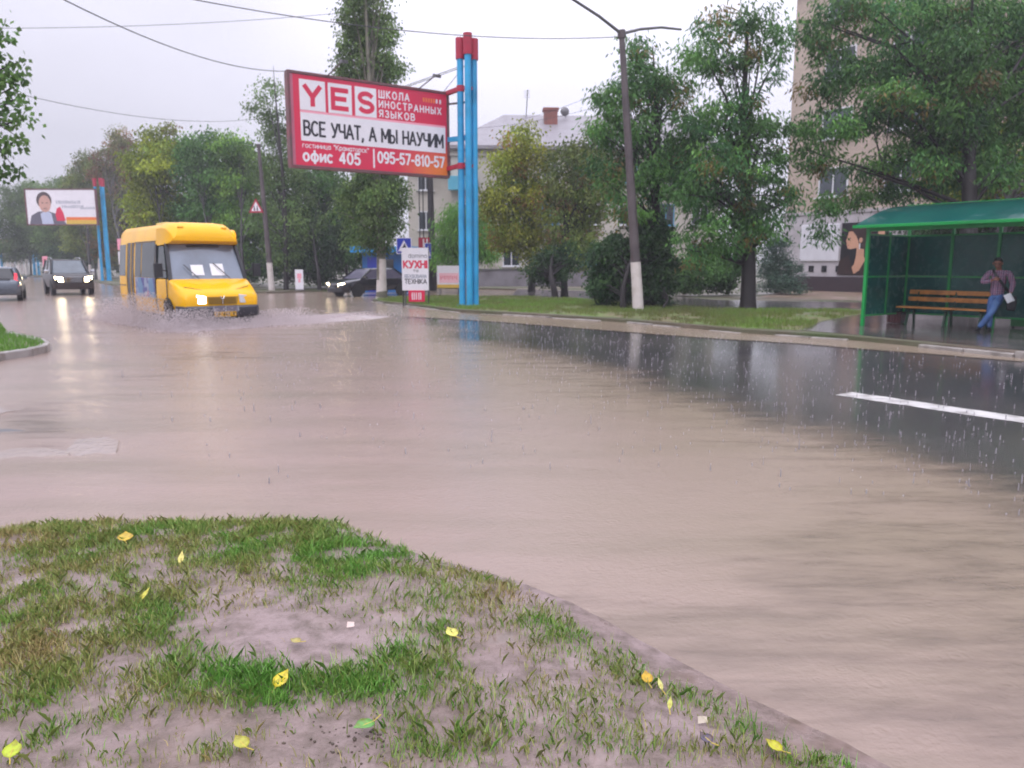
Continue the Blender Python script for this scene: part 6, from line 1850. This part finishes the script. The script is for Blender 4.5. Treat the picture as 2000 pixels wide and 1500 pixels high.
tree('locust_tree', 'largest locust tree reaching over the green bus shelter from behind', 'tree', gp(1858, 612),
     [(1600, 70, 45, 50), (1660, 30, 60, 45), (1760, 20, 90, 50), (1870, 40, 100, 60), (1965, 60, 70, 70), (1610, 170, 50, 36), (1690, 130, 70, 50), (1790, 130, 80, 60), (1890, 150, 80, 60), (1980, 170, 50, 70), (1590, 260, 46, 46), (1660, 240, 55, 30), (1730, 225, 60, 40), (1840, 240, 80, 50), (1950, 260, 60, 60), (1610, 310, 40, 30), (1700, 330, 60, 26), (1770, 300, 60, 40), (1690, 385, 60, 24), (1620, 400, 40, 22), (1770, 375, 60, 26), (1600, 450, 34, 20), (1880, 330, 70, 50), (1860, 240, 70, 50, -1.2), (1900, 180, 70, 50, -1.6), (1820, 320, 60, 36, -1.0), (1940, 330, 60, 44, -1.2), (1880, 90, 70, 50, -1.5), (1760, 180, 60, 40, -1.2), (2050, 200, 90, 120), (2060, 60, 80, 80)],
     Y=25.0, cols=LOC, trunk=.26, cr=.42, dens=3.6, per=60, leaf=(.17, .045), droop=.75, group=GR, limbs=34, lean=(1.0, 0))
tree('bushy_tree', 'yellow-green bushy tree behind the largest locust at the right edge', 'tree', gp(1940, 600),
     [(1850, 280, 60, 50), (1930, 300, 70, 60), (1990, 340, 60, 60), (1880, 370, 70, 40), (1960, 400, 80, 40), (1830, 350, 40, 40), (2060, 330, 80, 90)], Y=30.5, cols=((.10, .16, .02), (.27, .31, .02)), trunk=.2, cr=.5, dens=3.0, per=60, leaf=(.14, .07), group=GR)
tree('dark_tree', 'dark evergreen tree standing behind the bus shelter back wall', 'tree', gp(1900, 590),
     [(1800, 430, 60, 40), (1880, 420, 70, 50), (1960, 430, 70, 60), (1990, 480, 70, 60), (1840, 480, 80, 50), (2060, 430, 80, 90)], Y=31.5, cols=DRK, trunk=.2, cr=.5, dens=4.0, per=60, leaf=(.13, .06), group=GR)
tree('spruce', 'low blue-grey spruce between the thick dark trunk and the grey plaster wall', 'tree', gp(1515, 572),
     [(1515, 480, 30, 24), (1520, 512, 44, 22), (1520, 540, 56, 22), (1525, 560, 60, 14)], Y=38, cols=SPR, trunk=.12, cr=.34, dens=4.5, per=70, leaf=(.12, .035), droop=.3, group='shrubs and small trees by the service road')
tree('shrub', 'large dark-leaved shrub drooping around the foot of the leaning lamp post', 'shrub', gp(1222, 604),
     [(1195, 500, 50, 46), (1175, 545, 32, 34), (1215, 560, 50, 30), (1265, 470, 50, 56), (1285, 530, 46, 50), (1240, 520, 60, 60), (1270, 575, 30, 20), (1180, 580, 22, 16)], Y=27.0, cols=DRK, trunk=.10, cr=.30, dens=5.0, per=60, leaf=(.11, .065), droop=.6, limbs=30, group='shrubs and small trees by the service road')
tree('shrub', 'dark shrub arching beside the trunk of the open locust right of the lamp post foot', 'shrub', gp(1300, 604),
     [(1290, 570, 22, 20), (1300, 590, 14, 10)], Y=26.6, cols=DRK, trunk=.05, cr=.22, dens=4, per=40, leaf=(.10, .06), droop=.7, limbs=8, group='shrubs and small trees by the service road')
tree('shrub', 'low green shrub by the far path left of the thick dark trunk', 'shrub', gp(1335, 575),
     [(1325, 548, 36, 22), (1370, 520, 50, 36), (1345, 560, 34, 12)], Y=36, cols=DG, trunk=.08, cr=.34, dens=4.5, per=60, leaf=(.12, .06), group='shrubs and small trees by the service road')
tree('shrub', 'rounder green shrub by the far path close to the thick dark trunk', 'shrub', gp(1425, 575),
     [(1415, 530, 46, 36), (1440, 500, 40, 36), (1400, 555, 36, 14)], Y=36.5, cols=DG, trunk=.10, cr=.34, dens=4.5, per=60, leaf=(.12, .06), group='shrubs and small trees by the service road')
# --- middle: yellowing lindens and the poplar
tree('linden_tree', 'yellowing linden tree in front of the pale house right of the blue pillars', 'tree', gp(1035, 570),
     [(1015, 275, 42, 36), (990, 320, 46, 34), (1045, 320, 50, 46), (1000, 385, 62, 46), (960, 400, 30, 40), (1060, 390, 55, 50), (1010, 450, 62, 44), (1050, 480, 50, 40), (985, 470, 34, 30)], Y=38, cols=YG, trunk=.17, cr=.5, dens=3.6, per=64, leaf=(.15, .07), droop=.8, group=GR, limbs=40)
tree('linden_tree', 'greener linden tree filling the gap left of the leaning lamp post', 'tree', gp(1100, 578),
     [(1105, 310, 40, 36), (1140, 330, 40, 44), (1110, 380, 56, 50), (1160, 400, 46, 60), (1110, 450, 52, 44), (1135, 490, 46, 46), (1160, 290, 24, 40), (1185, 350, 30, 60)], Y=36.5, cols=OLV, trunk=.15, cr=.5, dens=3.6, per=64, leaf=(.15, .07), droop=.8, group=GR, limbs=36)
tree('dark_tree', 'low dark round tree under the yellowing linden', 'tree', gp(1080, 581),
     [(1050, 515, 34, 28), (1085, 520, 36, 34), (1110, 500, 26, 30), (1065, 540, 30, 16)], Y=35.8, cols=DRK, trunk=.14, cr=.36, dens=4.5, per=60, leaf=(.12, .06), group=GR)
tree('willow_shrub', 'bright green drooping willow bush behind the blue pillars', 'shrub', gp(900, 565),
     [(895, 425, 40, 26), (875, 460, 34, 36), (925, 450, 44, 40), (900, 490, 56, 36), (950, 480, 30, 36), (940, 415, 20, 16), (860, 500, 20, 22)], Y=43, cols=BRT, trunk=.12, cr=.5, dens=4.2, per=70, leaf=(.22, .04), droop=1.3, group='shrubs and small trees by the service road')
tree('poplar_tree', 'tall narrow poplar with pale trunk rising behind the red billboard', 'poplar', gp(742, 584),
     [(708, 20, 50, 60), (735, -30, 40, 50), (700, 80, 38, 50), (745, 75, 34, 44), (690, 130, 28, 40), (730, 135, 44, 44), (715, 200, 52, 50), (710, 270, 56, 60), (730, 350, 56, 50), (700, 400, 54, 50), (745, 420, 50, 46), (715, 460, 44, 30), (774, 130, 13, 24), (760, 380, 40, 50), (735, 380, 30, 40, -1.2), (740, 440, 34, 40, -1.2), (725, 300, 30, 40, -1.2), (735, 475, 26, 20, -1.0)], Y=34.3, cols=POP, trunk=.19, bark='bark_pale', cr=.42, dens=4.4, per=64, leaf=(.11, .07), droop=1.0, group=GR, limbs=50, white=1.7, top=13.2)
tree('birch_tree', 'thin tall tree with sparse top rising left of the red billboard', 'tree', gp(560, 566),
     [(525, 180, 26, 22), (505, 212, 26, 18), (540, 225, 24, 36), (515, 255, 24, 26), (545, 290, 34, 40), (520, 330, 34, 40), (560, 370, 60, 60), (530, 430, 50, 60), (590, 430, 50, 60), (555, 340, 30, 40, -1.2), (560, 430, 30, 50, -1.5), (555, 490, 40, 40, -1.5)], Y=47, cols=POP, trunk=.13, bark='bark', cr=.52, dens=2.5, per=60, leaf=(.14, .08), droop=.9, group=GR, limbs=40, top=12.6)
# --- left wall of trees, each its own crown
WALL = [
 ('linden_tree', 'deep green tree below and left of the red billboard', (620, 566), 50, [(610, 350, 50, 40), (650, 380, 50, 50), (600, 420, 50, 50), (660, 450, 56, 50), (620, 490, 60, 40), (570, 480, 40, 40)], DG, 0),
 ('linden_tree', 'dark tree shading the black saloon below the red billboard', (680, 562), 47, [(690, 400, 40, 40), (660, 470, 50, 40), (700, 480, 44, 40), (640, 510, 50, 24)], DRK, 0),
 ('acacia_tree', 'yellow-green tree with the highest clumps above the minibus roof', (330, 560), 55, [(290, 275, 20, 26), (322, 268, 18, 30), (300, 320, 46, 40), (345, 310, 40, 40), (270, 330, 30, 40), (320, 370, 60, 40), (285, 410, 44, 40), (345, 430, 46, 40), (310, 480, 60, 44)], ((.12, .175, .024), (.27, .31, .03), (.18, .10, .04), .10), 0),
 ('acacia_tree', 'mid green tree with rounded top directly over the minibus windshield', (420, 563), 54, [(375, 300, 34, 34), (410, 290, 40, 34), (390, 350, 56, 44), (440, 350, 40, 44), (400, 410, 60, 44), (370, 450, 40, 50), (430, 470, 56, 50)], DG, 0),
 ('acacia_tree', 'rounded green tree right of the minibus, behind the triangular sign', (480, 565), 52, [(455, 285, 34, 26), (480, 310, 40, 40), (450, 350, 36, 40), (490, 370, 46, 50), (480, 430, 56, 50), (520, 460, 46, 50), (460, 490, 46, 40)], ((.05, .125, .03), (.14, .24, .04)), 0),
 ('maple_tree', 'olive-brown tree with brownish foliage left of the yellow-green tree', (245, 553), 78, [(235, 285, 26, 36), (215, 330, 36, 50), (255, 345, 36, 50), (230, 400, 44, 50), (265, 390, 30, 44), (245, 450, 44, 50), (215, 470, 40, 44)], ((.09, .105, .042), (.155, .155, .055), (.20, .105, .065), .28), 0),
 ('maple_tree', 'pale olive tree behind the far blue pillars', (180, 546), 84, [(180, 320, 26, 34), (160, 360, 34, 40), (195, 370, 30, 46), (170, 420, 44, 46), (190, 470, 40, 44), (150, 460, 36, 40)], OLV, 1.4),
 ('street_tree', 'hazy green tree above the portrait billboard', (125, 541), 92, [(130, 365, 34, 26), (105, 390, 40, 34), (135, 420, 40, 40), (110, 460, 46, 40), (140, 490, 36, 30)], ((.065, .115, .042), (.115, .175, .055)), 0),
 ('street_tree', 'hazy green tree at the left edge behind the portrait billboard', (60, 538), 98, [(70, 375, 36, 24), (35, 385, 36, 24), (60, 420, 46, 36), (20, 430, 40, 40), (70, 460, 44, 36), (30, 480, 44, 30), (95, 480, 30, 30)], ((.065, .115, .042), (.11, .165, .055)), 0),
]
for nm, lb, bp_, Yt, bls, cl, wh in WALL:
    bls = bls + [(bx_ + 6, by_ + 10, rx_ * .6, ry_ * .6, -1.8) for bx_, by_, rx_, ry_ in bls[::2]]
    tree(nm, lb, 'tree', gp(*bp_), bls, Y=Yt, cols=cl, trunk=.11, cr=.62, dens=4.2, depth=1.15, top=.62 * max(A(b_[0], b_[1], Yt).z for b_ in bls), per=58, leaf=(.20, .10), droop=.75, group=GR, limbs=26, white=wh)
# undergrowth that closes the gaps low down
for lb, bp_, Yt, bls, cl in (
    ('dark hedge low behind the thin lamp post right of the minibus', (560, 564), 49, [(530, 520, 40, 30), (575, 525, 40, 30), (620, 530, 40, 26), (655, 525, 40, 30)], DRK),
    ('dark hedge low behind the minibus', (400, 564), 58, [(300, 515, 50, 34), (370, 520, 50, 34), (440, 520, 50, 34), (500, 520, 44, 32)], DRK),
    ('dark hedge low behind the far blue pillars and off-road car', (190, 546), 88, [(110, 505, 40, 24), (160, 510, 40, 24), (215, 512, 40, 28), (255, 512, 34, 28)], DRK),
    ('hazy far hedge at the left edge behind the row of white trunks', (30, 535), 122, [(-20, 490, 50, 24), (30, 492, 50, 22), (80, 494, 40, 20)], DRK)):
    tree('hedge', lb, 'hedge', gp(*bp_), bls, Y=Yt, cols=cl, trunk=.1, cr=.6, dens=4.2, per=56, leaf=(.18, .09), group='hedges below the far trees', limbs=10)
# row of whitewashed young trees far down the road
for i, (px_, lb, yy) in enumerate(((3, 'first whitewashed slim trunk at the left edge above the grey hatchback', 112), (18, 'second whitewashed slim trunk from the left edge', 112), (25, 'third whitewashed slim trunk, close beside the second', 114),
                     (38, 'fourth whitewashed slim trunk, widest of the far row', 110), (45, 'fifth whitewashed slim trunk, thinnest of the far row', 114), (55, 'last and nearest whitewashed trunk of the far row, left of the blue posts', 104))):
    b_ = gp(px_, 535 if yy > 108 else 538)
    b_ = A(px_, 535, yy); b_.z = VZ
    tree('street_tree', lb, 'tree', b_, [(px_, 440 + 8 * (i % 3), 16, 30), (px_ + 3, 470, 15, 20)], Y=yy, cols=((.045, .08, .034), (.08, .115, .045)), trunk=.17, cr=.6, dens=3.0, per=40, leaf=(.22, .12), group='young whitewashed street trees', limbs=8, white=2.2)
# whitewashed trunk left of the far blue pillars
b_ = A(199, 548, 74); b_.z = VZ
tree('street_tree', 'young tree with whitewashed trunk just left of the far blue pillars', 'tree', b_, [(201, 400, 16, 40), (203, 450, 16, 30)], Y=74, cols=OLV, trunk=.15, cr=.5, dens=2.6, per=50, leaf=(.18, .09), group='young whitewashed street trees', limbs=10, white=2.0)
# --- near poplar whose branches enter at the left edge
tree('poplar_tree', 'near poplar with broad leaves on ragged branches at the left edge of the view', 'poplar', (-12.6, 15.2, .05),
     [(-14, 48, 15, 12), (-8, 75, 19, 14), (-22, 110, 32, 26), (14, 118, 20, 14), (-12, 165, 38, 24), (30, 150, 17, 12), (-22, 205, 28, 22), (28, 196, 22, 16), (3, 235, 32, 22), (44, 232, 13, 8), (-12, 285, 41, 22), (33, 272, 20, 14), (-2, 325, 24, 14), (26, 332, 13, 8), (-17, 358, 32, 12), (-92, 120, 66, 90), (-102, 260, 76, 90), (-112, 0, 57, 60)],
     Y=15.0, cols=((.050, .115, .036), (.105, .185, .055)), trunk=.2, cr=.20, dens=2.1, per=16, leaf=(.10, .075), droop=.7, limbs=50, depth=1.0)

# ================================================================ things lying on the near verge
LEAFM = {}
def leaf_thing(name, label, px_, py_, size, hexc, rot, kind='poplar', cat='leaf', tilt=.35, group='fallen leaves on the near verge'):
    p = G(px_, py_, .07)
    z_ = float(near_z(np.array([p.x]), np.array([p.y]))[0])
    m_ = LEAFM.setdefault(hexc, mat('fallen_leaf_' + hexc.strip('#'), hexc, .35, var=.2, vscale=30, dirt='#6b5218', dscale=55, damt=.65))
    t = thing(name, label, cat, (p.x, p.y, z_ + .035), rot, group)
    out = [(0, -.55), (.30, -.42), (.48, -.12), (.40, .15), (.20, .36), (0, .62), (-.20, .36), (-.40, .15), (-.48, -.12), (-.30, -.42)]
    if kind == 'narrow': out = [(x * .45, y) for x, y in out]
    size *= .78; tilt *= .65
    q = MB()
    c_ = math.cos(tilt); s2 = math.sin(tilt)
    def P(x, y): 
        z = .18 * abs(x) + .12 * y * y
        return (x * size, (y * c_ - z * s2) * size, (y * s2 + z * c_) * size)
    n_ = len(out)
    vs = [P(0, 0.05)] + [P(x, y) for x, y in out] + [P(x * .5, y * .5) for x, y in out]
    fs = [(0, n_ + 1 + k, n_ + 1 + (k + 1) % n_) for k in range(n_)] + [(n_ + 1 + k, 1 + k, 1 + (k + 1) % n_, n_ + 1 + (k + 1) % n_) for k in range(n_)]
    q.add(vs, fs)
    b_ = q.build('blade', m_, t, smooth=80); so = b_.modifiers.new('thick', 'SOLIDIFY'); so.thickness = .0012
    q = MB(); q.tube([P(0, .1), P(0, -.55), P(.08, -.8), P(.14, -1.05)], .0018, 5); q.build('stalk', mat('leaf_stalk', '#b9a545', .5, var=0), t)
    return t
leaf_thing('fallen_leaf', 'golden yellow fallen leaf among the grass near the water edge, upper left', 246, 1062, .11, '#c2a428', .4)
leaf_thing('fallen_leaf', 'pale yellow fallen leaf tilted in sparse grass below the golden one', 355, 1105, .09, '#cfc66a', .2, 'narrow', tilt=.9)
leaf_thing('fallen_leaf', 'slim bright yellow-green fallen leaf standing on edge in the grass', 283, 1178, .085, '#c4c246', -.4, 'narrow', tilt=.9)
leaf_thing('fallen_leaf', 'pale lemon fallen leaf at the end of the bright grass ridge', 882, 1250, .075, '#cfcd60', .6, tilt=.3)
leaf_thing('fallen_leaf', 'bright yellow fallen leaf beside the muddy puddle and grass ridge', 551, 1342, .085, '#d2c02c', -.5, tilt=.8)
leaf_thing('fallen_leaf', 'dull olive fallen leaf lying flat in the muddy puddle', 578, 1268, .055, '#a59a5a', 1.2, tilt=.1)
leaf_thing('fallen_leaf', 'orange-yellow fallen leaf in the grass tuft by the shore', 1263, 1332, .06, '#c79f18', .1, tilt=.7)
leaf_thing('fallen_leaf', 'small pale fallen leaf just right of the orange-yellow one', 1289, 1346, .055, '#c4c472', .2, 'narrow', tilt=.9)
leaf_thing('fallen_leaf', 'pale green-yellow fallen leaf below the two leaves by the shore', 1308, 1388, .055, '#b9bd58', -.3, 'narrow', tilt=.8)
leaf_thing('fallen_leaf', 'olive-yellow fallen leaf low in the right-hand grass', 1511, 1466, .065, '#b3b21e', .8, tilt=.4)
leaf_thing('fallen_leaf', 'big lime yellow fallen leaf in the bottom left corner', 27, 1484, .075, '#a9bb22', .3, tilt=.5)
leaf_thing('fallen_leaf', 'olive fallen leaf with a yellow stalk by the dark tuft at the bottom', 472, 1478, .07, '#a9a83a', .9, tilt=.4)
leaf_thing('fallen_leaf', 'green fallen leaf with a long yellow stalk on the churned mud', 712, 1436, .085, '#5f9a48', 2.3, tilt=.15)
leaf_thing('fallen_leaf', 'dark purplish fallen leaf in the grass by the shore', 1378, 1460, .06, '#4c4356', .5, tilt=.2)
def scrap(label, px_, py_, s, hexc):
    p = G(px_, py_, .07); z_ = float(near_z(np.array([p.x]), np.array([p.y]))[0])
    q = MB(); q.add([(-s, -s * .2, 0), (s, -s * .2, .005), (s * .9, s * .4, s * 1.3), (-s * .9, s * .4, s * 1.35)], [(0, 1, 2, 3)])
    o = q.build('litter_scrap', mat('litter', hexc, .5, var=.05), None, loc=(p.x, p.y, z_ + .012)); so = o.modifiers.new('thick', 'SOLIDIFY'); so.thickness = .003
    tag(o, label, 'litter')
scrap('small pinkish-white scrap of litter at the edge of the muddy puddle', 685, 1234, .016, '#e6cfc8')
scrap('small beige scrap of litter in the grass near the shore', 1372, 1416, .016, '#cbbfae')
# small clods on the churned mud
q = MB()
for k in range(90):
    px_, py_ = RNG.normal(715, 85), RNG.normal(1455, 26)
    p = G(px_, py_, .07); z_ = float(near_z(np.array([p.x]), np.array([p.y]))[0]); r_ = RNG.uniform(.002, .006)
    orb(q, (p.x, p.y, z_ + r_ * .3), (r_ * RNG.uniform(.8, 1.4), r_, r_ * .7), 0, 6)
tag(q.build('mud_clods', mat('mud_clod', '#4a3f33', .6, var=.3, vscale=60), smooth=80), kind='stuff')

# ================================================================ rain haze
hz = MB(); hz.box((-60, 90, 15), (420, 260, 34))
m_h = bpy.data.materials.new('rain_haze'); m_h.use_nodes = True
n, l = m_h.node_tree.nodes, m_h.node_tree.links
n.remove(n['Principled BSDF'])
pv_ = n.new('ShaderNodeVolumePrincipled'); pv_.inputs['Color'].default_value = (.86, .86, .93, 1); pv_.inputs['Density'].default_value = .0016; pv_.inputs['Anisotropy'].default_value = .2
l.new(pv_.outputs[0], n['Material Output'].inputs['Volume'])
HAZE = True
if HAZE: tag(hz.build('haze', m_h), kind='stuff')
